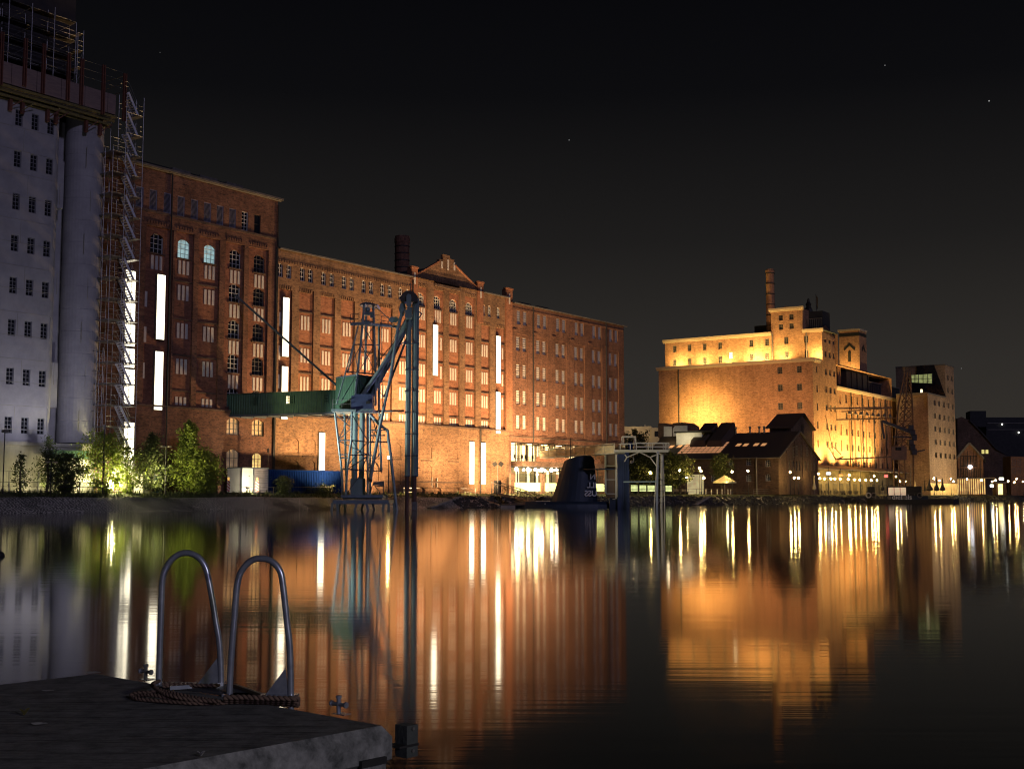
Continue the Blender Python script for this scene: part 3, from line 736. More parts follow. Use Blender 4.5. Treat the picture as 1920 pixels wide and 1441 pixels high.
for (a, o0), (c, o1) in zip(prf[1:], prf[2:]):
    b.poly([FA.p(a,o0,zPod), FA.p(c,o1,zPod), FA.p(c,o1,zCap+2.5), FA.p(a,o0,zCap+2.5)])
b.poly([FA.p(a, o, zPod) for a, o in prf][::-1])
b.build('wall', m_conc, SI)
# casting joints
j = MB()
for k in range(17):
    z = zPod+1.2+k*2.28
    j.box(FA, tS0, tSr-1.1, OS-.02, OS+.012, z, z+.05)
for t in (-4.9, -1.2, 2.4, 6): 
    for k in range(8): j.box(FA, tcs[1]+t+(.6 if k % 2 else 0), tcs[1]+t+.05+(.6 if k % 2 else 0), OS-.02, OS+.011, zPod+1.25+k*4.56, zPod+3.4+k*4.56)
j.build('casting_joint', m_conc2, SI)
for k, (t, z) in enumerate(wp):
    window(SI, FA, tcs[k % 3], z, SW, SHh, OS-.14, 2, 4, M('silo_window_frame', (.22,.21,.22), (.15,.15,.16), 2, .6) if k == 0 else bpy.data.materials['silo_window_frame'], m_glass if k != 20 else m_violet and m_glass, bar=.045)
# round tower
cR = 1.93
P0 = FA.p(FA.t(152, 500, OS-cR), OS-cR, 0)
zC0 = FA.z(140, 829, OS)
pf = [(cR, zC0)]
zz = zC0
while zz < FA.z(110, 146, OS+1.3)-2.9:
    pf += [(cR, zz+2.2), (cR-.025, zz+2.23), (cR-.025, zz+2.27), (cR, zz+2.3)]; zz += 2.3
MB().lathe((P0.x, P0.y, 0), pf, 36).build('round_tower', m_conc, SI, smooth=False)
for ya, yb, dt in ((302, 391, .0), (681, 765, 0)):
    t = tSr+.05; MB().box(FA, t-.1, t+.95, OS-3.2, OS-1.15, FA.z(118, yb, OS-1), FA.z(118, ya, OS-1)).build('duct_box', m_conc, SI)
b = MB(); b.box(FA, tS0, FA.t(172, 850, OS), OS-7, OS+.25, GZ, zPod-.35); b.box(FA, tS0, FA.t(176, 850, OS), OS-7, OS+.55, zPod-.35, zPod)
b.build('podium', m_conc2, SI)
MB().box(FA, FA.t(93, 840, OS+.6), FA.t(160, 840, OS+.6), OS+.25, OS+1.2, zPod-1.5, zPod-.7).build('loading_beam', m_green, SI)
# core behind, carrying the rooftop scaffold
zK = FA.z(0, -40, OS-3)
MB().box(FA, tS0, FA.t(143, 60, OS-4), OS-14, OS-4.2, zCap, zK+5).build('roof_core', M('raw_core', (.035,.03,.032), (.02,.018,.02), .8, .9), SI)
MB().box(FA, tS0, FA.t(188, 180, OS-3), OS-16, OS-3.6, GZ, zCap+.5).build('rear_block', m_conc, SI)
# ---- climbing formwork around the top
FW = thing('formwork_platform', 'timber formwork ring with yellow beams and rust-red posts around the silo top', 'formwork', FA.p(-36, OS, FA.z(100, 210, OS)))
OF = OS+1.3
tf0, tf1 = tS0, FA.t(218, 190, OF)
zfb = FA.z(110, 191, OF); zft = FA.z(110, 146, OF)
b = MB()
x = tf0
while x < tf1-.2:
    w_ = min(2.75, tf1-x); b.box(FA, x, x+w_-.06, OF-.08, OF, zfb+.35, zft); x += 2.75
b.box(FA, tf1-.08, tf1, OF-4.5, OF-.1, zfb+.35, zft); b.build('board_panel', m_ply, FW)
for k, (zo, oo) in enumerate(((0, .02), (-.35, -.3), (-.7, -.7), (-.85, -1.1))):
    MB().box(FA, tf0, tf1+.1, OF+oo-.2, OF+oo, zfb+zo, zfb+zo+.24).build('yellow_beam', m_yell, FW)
MB().box(FA, tf0, tf1, OF-3.0, OF-.15, zfb-.1, zfb).build('deck', m_board, FW)
for px, ya, yb in ((2, 60, 160), (46.5, 72, 162), (81, 82, 176), (127.5, 101, 188), (152.5, 110, 198), (193, 122, 215), (233, 138, 228)):
    t = FA.t(px, (ya+yb)/2, OF+.1); z1 = FA.z(px, ya, OF+.1); z0 = FA.z(px, yb, OF+.1)
    p_ = MB(); p_.box(FA, t-.17, t-.07, OF+.03, OF+.28, z0, z1); p_.box(FA, t+.07, t+.17, OF+.03, OF+.28, z0, z1); p_.build('post', m_rust, FW)
for px, ya, yb in ((22, 165, 207), (45, 168, 213), (92, 184, 228), (108, 188, 232), (164, 209, 248), (190, 215, 254)):
    t = FA.t(px, ya, OS+.4); z1 = FA.z(px, ya, OS+.4); z0 = FA.z(px, yb, OS+.4)
    MB().box(FA, t-.16, t+.16, OS+.06, OS+.4, z0, z1).build('bracket_post', m_rust, FW)
    MB().beam(FA.p(t-.1, OS+.4, z0+.3), FA.p(t+.8, OF-.1, zfb-.75), .09, .09).build('brace', m_yell if px % 2 else m_rust, FW)
for dz in (.9, 1.75, 2.6):
    MB().tube(FA.p(tf0, OF+.15, zft+dz), FA.p(FA.t(228, 150, OF), OF+.15, zft+dz), .03, 5).build('guard_rail', m_steel, FW)
    MB().tube(FA.p(FA.t(231, 150, OF), OF+.1, zft+dz-.3), FA.p(FA.t(231, 150, OF), OF-4, zft+dz-.3), .03, 5).build('guard_rail', m_steel, FW)
# ---- scaffold on the roof
def scaffold(name, label, t0, t1, o0, o1, z0, z1, bay, lift, tr=.034, rails=True, decks=True, group='steel scaffolds on the silo', diag=True):
    T = thing(name, label, 'scaffold', FA.p((t0+t1)/2, o1, z0), group)
    n = max(1, round((t1-t0)/bay)); m = max(1, round((z1-z0)/lift))
    for i in range(n+1):
        t = t0+(t1-t0)*i/n; b = MB()
        for o in (o0, o1): b.tube(FA.p(t, o, z0), FA.p(t, o, z1+.4*((i*7) % 3)), tr, 5)
        for k in range(m+1): b.tube(FA.p(t, o0, z0+(z1-z0)*k/m), FA.p(t, o1, z0+(z1-z0)*k/m), tr*.8, 4)
        b.build('standard_frame', m_steel, T)
    for k in range(m+1):
        z = z0+(z1-z0)*k/m; b = MB()
        for dz in ((0, .5, 1.0) if rails and k < m else (0,)):
            for o in (o0, o1): b.tube(FA.p(t0, o, z+dz), FA.p(t1, o, z+dz), tr*.8, 4)
        b.build('ledger', m_steel, T)
        if decks and k: MB().box(FA, t0, t1, min(o0,o1)+.1, max(o0,o1)-.1, z-.06, z).build('deck', m_board, T)
    if diag:
        for i in range(0, n, 2):
            for k in range(m):
                za = z0+(z1-z0)*k/m; zb_ = z0+(z1-z0)*(k+1)/m; ta = t0+(t1-t0)*i/n; tb = t0+(t1-t0)*(i+1)/n
                MB().tube(FA.p(ta, o1, za), FA.p(tb, o1, zb_), tr*.7, 4).build('diagonal', m_steel, T)
    return T
OSc = OS-1.2
scaffold('roof_scaffold', 'dense steel tube scaffold cage wrapped around the dark core on top of the silo', FA.t(16, 60, OSc), FA.t(143, 60, OSc), OSc-1.2, OSc, zft-.5, FA.z(80, 20, OSc), 2.9, 1.9)
scaffold('roof_scaffold', 'narrow steel scaffold cut by the left edge of the photo on the silo top', FA.t(16, 60, OSc)-6, FA.t(12, 60, OSc), OSc-1.2, OSc+.4, zft-.5, zK+3, 1.5, 1.9)
scaffold('roof_scaffold', 'small corner scaffold with guard rails beside the roof cage on the silo', FA.t(146, 80, OSc-1), FA.t(152, 80, OSc-1)+.3, OSc-3.5, OSc-1, zft-.5, FA.z(150, 62, OSc-1), 1., 1.9)
# ---- stair tower
m_alu = M('aluminium_stair', (.70,.70,.74), (.55,.55,.60), 3, .6, .1)
ST = thing('stair_tower', 'tall scaffold stair tower zigzagging up between the silo and the brick mill', 'scaffold', FA.p(-25, 2.5, GZ))
oA, oB = 1.0, 3.6
tA, tB, tC = FA.t(206, 500, oB), FA.t(229.5, 500, oB), FA.t(262, 500, oB)
zt = FA.z(266, 182, oB); lift = 2.2; nl = int((zt-GZ)/lift)
for t, z1 in ((tA, GZ+nl*lift-6), (tB, zt), (tC, zt)):
    b = MB()
    for o in (oA, 2.3, oB): b.tube(FA.p(t, o, GZ), FA.p(t, o, z1), .028, 5)
    b.build('standard', m_steel, ST)
for k in range(nl+1):
    z = GZ+k*lift+.2; b = MB(); top = k >= nl-2
    if z > zt: break
    for o in (oA, oB):
        for dz in (0, .5, 1.0):
            b.tube(FA.p(tB if top else tA, o, z+dz), FA.p(tB, o, z+dz), .026, 4)
        b.tube(FA.p(tB, o, z), FA.p(tC, o, z), .026, 4)
    for dz in (0, .5, 1.): b.tube(FA.p(tC, oA, z+dz), FA.p(tC, oB, z+dz), .026, 4)
    b.build('ledger', m_steel, ST)
    if k: 
        d = MB()
        if not top: d.box(FA, tA, tB+.2, oA, oB, z-.07, z)
        d.box(FA, tC-.75, tC, oA, oB, z-.07, z); d.build('landing', m_steel, ST)
    if k < nl-0 and z+lift < zt+.2:
        f = MB(); a = tC-.6; c = tB+.25
        for o in (oB-.15, oB-1.0):
            f.beam(FA.p(a, o, z), FA.p(c, o, z+lift), .06, .24)
        for s in range(9):
            q = (s+.5)/9; tt = a+(c-a)*q; zz = z+lift*q
            f.box(FA, tt-.12, tt+.12, oB-.97, oB-.18, zz-.03, zz+.02)
        h = MB()
        for o in (oB-.1, oB-1.05):
            for dz in (.55, 1.05):
                h.path([FA.p(a+.5, o, z+dz), FA.p(a, o, z+dz), FA.p(c, o, z+lift+dz), FA.p(c-.4, o, z+lift+dz)], .024, 4)
        fo = f.build('stair_flight', m_alu, ST); h.build('handrail', m_steel, fo)
scaffold('low_scaffold', 'lower narrow scaffold squeezed between the round silo tower and the stair tower', FA.t(180, 700, 2.2), FA.t(192, 700, 2.2), 1.2, 2.2, GZ, FA.z(182, 657, 2.2), 1.1, 2.0, .035, False, False, diag=True)
scaffold('low_scaffold', 'upper narrow scaffold of frames on the mill wall left of the stair tower', FA.t(191, 400, 1.4), FA.t(203, 400, 1.4), .5, 1.4, FA.z(195, 530, 1.4), FA.z(195, 285, 1.4), 1.0, 2.2, .03, True, False, diag=False)
# ------------------------------------------------------------------ conveyor bridge
YB0, YB1 = 145.2, 139.5
pL = at(427, 778, YB0); pR = at(632, 772, YB1); zb_ = (pL.z+pR.z)/2; zt_ = zb_+2.42
pL = at(427, 760, YB0); pR = at(632, 750, YB1)
ax = (pR-pL); ax.z = 0; Lb = ax.length; ax.normalize(); nb = Vector((ax.y, -ax.x, 0))
BR = thing('conveyor_bridge', 'long green corrugated conveyor bridge running from the mill wall to the crane', 'bridge', (pL.x, pL.y, zb_))
FB = Fr(pL.x, pL.y, math.degrees(math.atan2(ax.x, ax.y)))
b = MB(); corrug(b, FB.p(-1.5,0,0), FB.u, Lb+2, zb_, zt_, .33, .05, FB.n); b.build('cladding', m_green, BR)
b = MB(); corrug(b, FB.p(-1.5,-2.1,0), FB.u, Lb+2, zb_, zt_, .33, .05, -FB.n); b.build('cladding', m_green, BR)
r = MB(); r.prism([FB.p(-1.5,.12,zt_), FB.p(-1.5,-2.3,zt_), FB.p(-1.5,-1.1,zt_+.18)], FB.u*(Lb+2)); r.build('roof', m_green, BR)
r = MB(); r.box(FB, -1.5, Lb, -2.2, .1, zb_-.22, zb_); 
for i in range(8): r.box(FB, i*Lb/8, i*Lb/8+.15, -2.25, .15, zb_-.34, zb_-.22)
r.build('underframe', m_crane2, BR)
for px, lit in ((478, 0), (540.5, 1), (547.5, 0), (612, 0)):
    t = FB.t(px, 745); window(BR, FB, t, zb_+1.55, .62 if px != 612 else .55, .95, .03, 2, 3, m_green, m_pale if lit else m_glass, bar=.045)
# stay pole down to the crane cabin
sa = FA.p(*[FA.t(440, 552), 0, FA.z(440, 552)]); sb = at(630, 721, 139.3)
st = MB(); st.tube(sa, sb, .13, 6); tag(st.build('stay_pole', m_crane2), 'long slanting steel stay pole from the mill wall down to the crane cabin', 'pole')
# ------------------------------------------------------------------ harbour grain crane (pneumatic elevator)
YC = 137.0
CR = thing('harbour_crane', 'blue-green lattice grain elevator crane standing on legs in the water by the mill', 'crane', at(680, 955, YC))
def X(px, py, dy=0): return at(px, py, YC+dy)
def tubes(name, segs, r, mat, n=6):
    for s in segs:
        MB().path([X(*q) for q in s], r, n).build(name, mat, CR)
# base frame standing in the water
bf = MB()
for dy in (-3.0, 3.0):
    bf.beam(X(632, 940.5, 0)+Vector((0,dy,0)), X(732, 940.5, 0)+Vector((0,dy,0)), .3, .42)
for px in (633.5, 683, 731): bf.beam(X(px, 940.5)+Vector((0,-3,0)), X(px, 940.5)+Vector((0,3,0)), .3, .42)
bf.build('base_frame', m_steel and M('base_frame_paint', (.24,.30,.34), (.14,.18,.22), 2, .5), CR)
mbp = bpy.data.materials['base_frame_paint']
for px, w_ in ((635, 6.5), (684, 14), (729, 6.5)):
    for dy in (-3, 3):
        g_ = MB(); c = X(px, 942)+Vector((0,dy,0)); e = w_/FPX*YC
        for sgn in (-1, 1): g_.beam(c+Vector((sgn*.25*(2 if w_ > 10 else 1),0,0)), Vector((c.x+sgn*e, c.y, -.4)), .22, .22)
        g_.build('leg', m_mast if w_ < 10 else mbp, CR)
t_ = MB()
for dy in (-2.4, 2.4): t_.beam(X(645, 930)+Vector((0,dy,0)), X(723, 930)+Vector((0,dy,0)), .35, .3)
t_.cbox(X(684, 932.5), 4.2, 4.2, .35); t_.build('turntable', mbp, CR)
# lower trestle
low = [[(628,773,-2), (634,825,-2), (640.5,880,-2), (643,928,-2)], [(659.6,770,-2.6), (659,823,-2.6), (651,880,-2.6), (648,928,-2.6)],
       [(689.4,775,-2), (689.4,928,-2)], [(694,775,2), (694,928,2)], [(646,773,2.4), (650,925,2.4)], [(712,775,2), (713,830,2), (715,882,2)]]
tubes('leg_tube', low, .13, m_crane)
rings = [[(634,825,-2), (659,825,-2.6), (689,828,-2), (728,828,-1)], [(640.5,880,-2), (651,879,-2.6), (689,882,-2), (716,883,1)], [(634,852,-2), (655,852,-2.6)], [(640,858,-2), (653,858,-2.6)], [(655,853,-2.6), (694,852,-2)], [(693,806,0), (722,806,0)], [(695,816,0), (722,816,0)]]
tubes('ring_beam', rings, .07, m_crane2, 5)
dg = [[(628,775,-2), (659,802,-2.6)], [(659,775,-2.6), (634,825,-2)], [(659,802,-2.6), (634,825,-2)], [(634,826,-2), (689,852,-2)], [(689,828,-2), (645,880,-2)], [(659,775,-2.6), (689,825,-2)], [(659,824,-2.6), (700,882,-1)], [(641,882,-2), (652,866,-2.6)], [(648,928,-2.5), (672,895,-2), (690,852,-2)], [(650,880,-2.6), (689,855,-2)], [(689,880,-1), (712,850,0)], [(695,850,0), (716,886,0)], [(697,780,0), (712,830,1)], [(712,780,1), (697,830,0)], [(697,808,0), (712,828,1)], [(700,905,0), (693,926,0)], [(704,912,0), (716,928,0)], [(700,905,0), (719,905,0)], [(702,911,0), (718,911,0)], [(719,905,0), (719,928,0)]]
tubes('diagonal', dg, .05, m_crane2, 4)
for px in (664.5, 677.5):
    b = MB(); c = X(px, 928, 0); top = X(px, 773, 0).z
    b.tube((c.x, c.y, c.z), (c.x, c.y, top), .29, 12)
    for z in (c.z+1.5, c.z+4.5, c.z+7): b.tube((c.x, c.y, z), (c.x, c.y, z+.12), .34, 12)
    b.build('filter_pipe', m_mast, CR)
b = MB(); b.cbox(X(671, 914, -1), 1.6, .3, 2.0); b.build('hopper_box', m_mast, CR)
b = MB()
b.cbox(X(716, 906, 0), .5, .5, .5); b.cbox(X(708, 906, 0), .9, .4, .35); b.tube(X(692, 898, -2), X(698, 898, -2), .3, 8); b.build('winch', m_steel, CR)
# cabin
c0 = X(629, 770, 1.5); c1 = X(668, 770, -2.0); c2 = X(701, 770, 1.2)
zc0, zc1 = X(668, 770, -2).z, X(668, 703.5, -2).z
c3 = c0+(c2-c1)
cb_ = MB(); q = [Vector((p.x, p.y, zc0)) for p in (c0, c1, c2, c3)]
for a, c in zip(q, q[1:]+q[:1]):
    d_ = (c-a); L_ = d_.length; d_.normalize(); corrug(cb_, a, d_, L_, zc0, zc1, .4, .05, Vector((d_.y, -d_.x, 0)))
cb_.poly([Vector((p.x, p.y, zc0)) for p in q]); cb_.build('cabin', m_green, CR)
r = MB(); r.hexa([Vector((p.x, p.y, zc1)) for p in q]+[Vector((p.x, p.y, zc1+.15)) for p in q]); r.build('cabin_roof', m_crane2, CR)
b = MB(); b.cbox(X(683, 756, -2.4), 1.9, 1.4, 1.9); b.cbox(X(663.5, 756, -2.6), .45, 1., 1.6); b.build('machinery_housing', M('housing_blue', (.06,.08,.17), (.035,.045,.10), 1.5, .5), CR)
MB().cbox(X(690.5, 754, -3.16), .42, .06, .32).build('name_plate', m_dark, CR)
b = MB(); b.cbox(X(665, 771, -1.), 4.5, 4.2, .25); b.beam(X(624, 768.5, -3), X(668, 769.5, -3.2), .16, .25)
b.beam(X(624, 769, -3), X(626, 769, .5), .14, .2); b.build('platform', m_crane, CR)
b = MB()
for y in (748.5, 757): b.tube(X(623.5, y, -3), X(658, y+.5, -3.2), .03, 5)
for px in (623.5, 641, 658): b.tube(X(px, 748.5, -3), X(px, 769, -3), .03, 5)
b.build('balcony_railing', m_steel, CR)
# upper tower
up = [[(683,568,-1.2), (677,640,-1.6), (670,700,-2), (665,752,-2.3)], [(700,573,-1), (704,700,-1.2), (704,760,-1.4)], [(710.7,609,1.6), (710.7,775,1.8)], [(687,568,1.2), (686,640,1.6), (684,702,2)]]
tubes('mast_leg', up, .13, m_crane)
tubes('back_stay', [[(671.6,611,-1.5), (663,645,-1.8), (648,697,-2.5), (631,757,-3)], [(671,611,1.5), (652,700,1.5)]], .075, m_crane)
tubes('ring_beam', [[(663,645.7,-1.8), (677,645.5,-1.6), (702,646.5,-1.1), (711,646.5,1.6)], [(648,697,-2.5), (670,698,-2), (704,701.5,-1.2), (711,701,1.7)], [(680,602,-1.3), (702,603,-1)]], .07, m_crane2, 5)
tubes('diagonal', [[(677,645,-1.6), (704,698,-1.2)], [(702,646,-1.1), (672,698,-2)], [(663,646,-1.8), (672,699,-2)], [(677,646,-1.6), (650,697,-2.5)], [(680,611,-1.4), (702,646,-1.1)], [(701,611,-1), (678,645,-1.6)], [(702,650,-1), (711,700,1.7)], [(711,650,1.7), (704,700,-1)], [(668,705,-2.2), (700,748,-1.5)], [(700,704,-1.3), (668,750,-2.2)], [(640,752,-3), (668,703,-2)], [(690,700,-1), (740,640,-1)], [(716,612,0), (716,700,1), (718,780,2)], [(704,575,-1), (730,598,-1), (745,618,-1)], [(710,700,1.5), (745,620,0)]], .045, m_crane2, 4)
b = MB(); b.prism([X(673.5,570.5,-1.5), X(686,565.5,-1.5), X(708.5,570.5,-1.5), X(706,572.5,-1.5), X(686,569,-1.5), X(675,572,-1.5)], (0,3,0)); b.build('mast_roof', m_crane2, CR)
b = MB(); b.beam(X(658, 607.5, -2), X(694, 605, -2), .25, .3); b.beam(X(658, 608, -2), X(660, 608, 1.8), .15, .2); b.beam(X(694, 607, -2), X(748, 613, -1.2), .15, .22); b.beam(X(660, 608, 1.8), X(745, 612, 1.8), .12, .2)
b.build('platform', m_crane, CR)
b = MB()
for y in (588, 597): b.tube(X(657.5, y+1, -2), X(673, y, -2), .03, 5); b.tube(X(700, y+1, -2), X(729, y+6, -1.5), .03, 5)
for px, y in ((657.5, 589), (673, 588), (715, 592), (729, 594)): b.tube(X(px, y, -2), X(px, y+19, -2), .03, 5)
b.build('platform_railing', m_crane2, CR)
b = MB(); b.ball(X(689, 580, -1), .32, 8, 6); b.cbox(X(690, 588, -1), 1.0, .6, .35); b.cbox(X(697, 592, -1), .3, .3, .5); b.build('motor', m_mast, CR)
b = MB(); b.tube(X(737, 599.5, -1.3), X(752, 599, -1.3), .12, 6); b.tube(X(735, 599, -1.6), X(735, 599, -1.1), .33, 12); b.tube(X(741, 599, -1.6), X(741, 599, -1.1), .33, 12); b.build('pulley', m_crane, CR)
# luffing boom
tubes('boom_chord', [[(668,758,-2.4), (712,694,-2.2), (745,640,-2), (780,586,-1.8)], [(697,741,-1), (728,675,-1), (768,592,-1)]], .24, m_crane, 8)
tubes('boom_chord', [[(699,741,1), (735,676,1), (776,588,1)], [(720,745,1.5), (748,672,1.5), (782,583,1.5)], [(690,745,.5), (762,596,.5)]], .13, m_crane2, 6)
tubes('boom_lacing', [[(712,694,-2.2), (728,675,-1)], [(728,675,-1), (745,640,-2)], [(690,726,-2.3), (735,676,1)], [(745,650,-1), (765,600,-1)], [(730,658,-2), (760,640,1)], [(720,700,0), (738,660,0)], [(705,727,-1), (722,745,1.5)], [(738,665,1), (752,640,0)]], .05, m_crane2, 4)
tubes('suction_pipe', [[(757,575,-2.8), (747,611,-2.8), (740,655,-2.8), (732.6,705,-2.8), (712,800,-2.6), (694.5,897,-2.4)]], .17, m_crane, 8)
tubes('swing_arm', [[(694,777,-1.5), (712,796,-1.5), (727,807,-1.5), (728,822,-1.5), (732,849,-1.5), (738,903,-1.5), (744,957,-1.5)]], .16, m_crane, 8)
tubes('tie_bar', [[(700,771,0), (758,769.5,-1)]], .1, m_crane2, 6)
# the twin elevator pipes hanging from the boom head
for (pa, w_) in ((764.2, 8.7), (777.8, 10.2)):
    r_ = w_/2/FPX*YC; y0 = 600 if pa < 770 else 560
    b = MB(); c = X(pa, 892, -2.5)
    for k in range(4):
        dx = (-1.5+k)*r_*.5; b.tube((c.x+dx, c.y-abs(0)-.12*(1 if k in (1,2) else 0), c.z), (c.x+dx, c.y-.12*(1 if k in (1,2) else 0), X(pa, y0, -2.5).z), r_*.42, 10)
    po = b.build('elevator_pipe', m_mast, CR)
    for y in (644, 693, 733, 773, 813.4, 854, 892):
        z = X(pa, y, -2.5).z; cl = MB(); cl.cbox((c.x, c.y-.05, z), r_*2.5, r_*2.0, .13); cl.build('clamp', m_crane2, po)
    lo = MB(); lo.tube((c.x-.05, c.y, -1), (c.x-.05, c.y, c.z), r_*.82, 12)
    for z in (1.0, 2.3): lo.tube((c.x-.05, c.y, z), (c.x-.05, c.y, z+.1), r_*.95, 12)
    lo.build('lower_pipe', m_pipr, CR)
b = MB(); c = X(766, 556, -2.5)
hp = [(751,565),(751,556),(756,548),(765,544.5),(775,546),(782,554),(783,566)]
b.prism([X(x, y, -3.2) for x, y in hp], (0,1.6,0)); b.build('boom_head_hood', M('hood_brown', (.10,.085,.06), (.05,.045,.035), 2, .6), CR)
b = MB(); b.prism([X(x, y, -3.5) for x, y in ((762,572),(762,555),(765,550.5),(770,552),(771,558),(770,574),(766,577))], (0,.3,0)); b.build('head_cover_plate', m_mast, CR)
b = MB(); b.prism([X(x, y, -2.8) for x, y in ((748,580),(751,568),(758,567),(760,576),(756,590),(750,590))], (0,1.0,0)); b.cbox(X(766, 589, -3.2), .7, .6, .9); b.cbox(X(768, 580, -3.2), .5, .5, .4); b.build('gear_motor', m_mast, CR)
b = MB(); b.beam(X(783, 583, -2.5), X(791, 588, -2.5), .12, .12); b.beam(X(791, 588, -2.5), X(783, 600, -2.5), .1, .1); b.tube(X(770, 531, -2.5), X(770, 552, -2.5), .05, 5)
b.beam(X(782, 877, -2.6), X(787, 877, -2.6), .08, .08); b.build('head_bracket', m_crane2, CR)
fn = MB(); fn.cbox(X(778, 948, -2.6), .55, .5, .9); fn.build('pipe_foot', m_steel, CR)
# ------------------------------------------------------------------ containers, beacons
def on_quay(px, py): return atz(px, py, GZ)
pc0 = on_quay(453, 921.5); YCt = None
CTf = Fr(0, 0, 36)
def shipping(name, label, cat, pxl, pxr, o, depth, h, mat, endmat=None):
    ta, tb = FA.t(pxl, 900, o), FA.t(pxr, 900, o)
    T = thing(name, label, cat, FA.p((ta+tb)/2, o-depth/2, GZ))
    b = MB(); corrug(b, FA.p(ta+.1,o,0), FA.u, tb-ta-.2, GZ+.15, GZ+h-.1, .28, .045, FA.n)
    corrug(b, FA.p(ta,o-depth+.1,0), FA.n, depth-.2, GZ+.15, GZ+h-.1, .28, .045, -FA.u)
    b.poly([FA.p(tb-.02,o-.1,GZ+.15), FA.p(tb-.02,o-depth+.1,GZ+.15), FA.p(tb-.02,o-depth+.1,GZ+h-.1), FA.p(tb-.02,o-.1,GZ+h-.1)])
    b.box(FA, ta+.05, tb-.05, o-depth+.05, o-.05, GZ+h-.14, GZ+h-.08); b.build('side_panel', mat, T)
    f = MB()
    for t in (ta, tb-.14):
        for oo in (o-.12, o-depth): f.box(FA, t, t+.14, oo, oo+.14, GZ, GZ+h)
    for z in (GZ+.02, GZ+h-.13):
        for oo in (o-.09, o-depth): f.box(FA, ta+.14, tb-.14, oo, oo+.12, z, z+.13)
        for t in (ta+.01, tb-.12): f.box(FA, t, t+.1, o-depth+.14, o-.12, z, z+.12)
    f.build('frame', mat, T); return T, ta, tb
c_, ta_, tb_ = shipping('shipping_container', 'long dark blue corrugated shipping container left of the harbour crane', 'container', 505, 641, 3.8, 2.4, 2.75, m_blue)
oc, ot = 3.6, FA.t(503, 900, 3.6)
WCn = thing('office_container', 'white site office container, brightly lit end wall facing the harbour', 'container', FA.p(ot-2, oc, GZ))
t1_ = FA.t(503.5, 900, oc); t0_ = FA.t(475.5, 900, oc); tm_ = FA.t(453, 900, oc)
b = MB(); b.box(FA, tm_, t0_-.02, oc-2.4, oc, GZ+.1, GZ+2.85); b.build('wall', m_contw, WCn)
b = MB()
for k in range(10): b.box(FA, t0_, t1_, oc-2.35, oc-.06, GZ+.1+k*.275, GZ+.1+k*.275+.25)
b.build('roller_shutter', M('grey_pink_shutter', (.33,.29,.30), (.25,.22,.24), 2, .6), WCn)
b = MB(); b.box(FA, tm_-.05, t1_+.02, oc-2.45, oc+.03, GZ+2.85, GZ+2.95)
for t in (tm_-.04, t0_-.06, t1_-.06): b.box(FA, t, t+.1, oc-.02, oc+.04, GZ, GZ+2.85)
b.build('frame', m_crane2, WCn)
MB().box(FA, t0_-.75, t0_-.6, oc, oc+.04, GZ+1.9, GZ+2.02).build('vent', m_dark, WCn)
# small white hut and blue portable toilet among the trees
T = thing('site_hut', 'small pale site hut with a blue door seen between two bushes', 'hut', on_quay(286, 921)); c = on_quay(286, 921)
t = FA.t(286, 900, 4); b = MB(); b.box(FA, t-1.4, t+1.0, 2.3, 4.2, GZ, GZ+2.2); b.build('wall', m_contw, T)
MB().box(FA, t+.1, t+.7, 4.2, 4.24, GZ+.05, GZ+1.85).build('door', M('blue_door', (.03,.13,.28), (.02,.09,.2), 2, .5), T)
MB().box(FA, t-1.5, t+1.1, 2.2, 4.35, GZ+2.2, GZ+2.3).build('roof', m_dark, T)
mst, nt, bs = new_mat('red_white_stripes'); tcx = nt.nodes.new('ShaderNodeTexCoord'); mp = nt.nodes.new('ShaderNodeMapping'); mp.inputs['Rotation'].default_value = (0, R(-35), 0)
wv = nt.nodes.new('ShaderNodeTexWave'); wv.bands_direction = 'Z'; wv.inputs['Scale'].default_value = 1.15; nt.links.new(tcx.outputs['Object'], mp.inputs[0]); nt.links.new(mp.outputs[0], wv.inputs[0])
r_ = ramp(nt, wv.outputs['Fac'], [(.49, (.55,.03,.02)), (.51, (.75,.74,.7))]); nt.links.new(r_.outputs[0], bs.inputs['Base Color'])
m_orl = EM('orange_beacon', (1.0,.55,.12), .9)
def beacon(px, label):
    o = 5.5; t = FA.t(px, 905, o); T = local(thing('warning_beacon', label, 'traffic beacon', FA.p(t, o, GZ-.05), 'striped warning beacons by the containers'))
    T.rotation_euler = (0,0,FA.rot)
    b = MB(); b.box(None, -.20, .20, -.03, .03, .25, 1.45); b.build('striped_board', mst, T)
    MB().box(None, -.26, .26, -.2, .2, 0, .12).box(None, -.03, .03, -.03, .03, .12, .25).build('foot', m_dark, T)
    MB().box(None, -.08, .08, -.05, .05, 1.45, 1.55).ball((0,0,1.68), .13, 8, 6).build('warning_light', m_orl, T)
beacon(428.5, 'upright red and white warning beacon left of the white container')
beacon(482, 'leaning red and white warning beacon in front of the grey roller shutter')
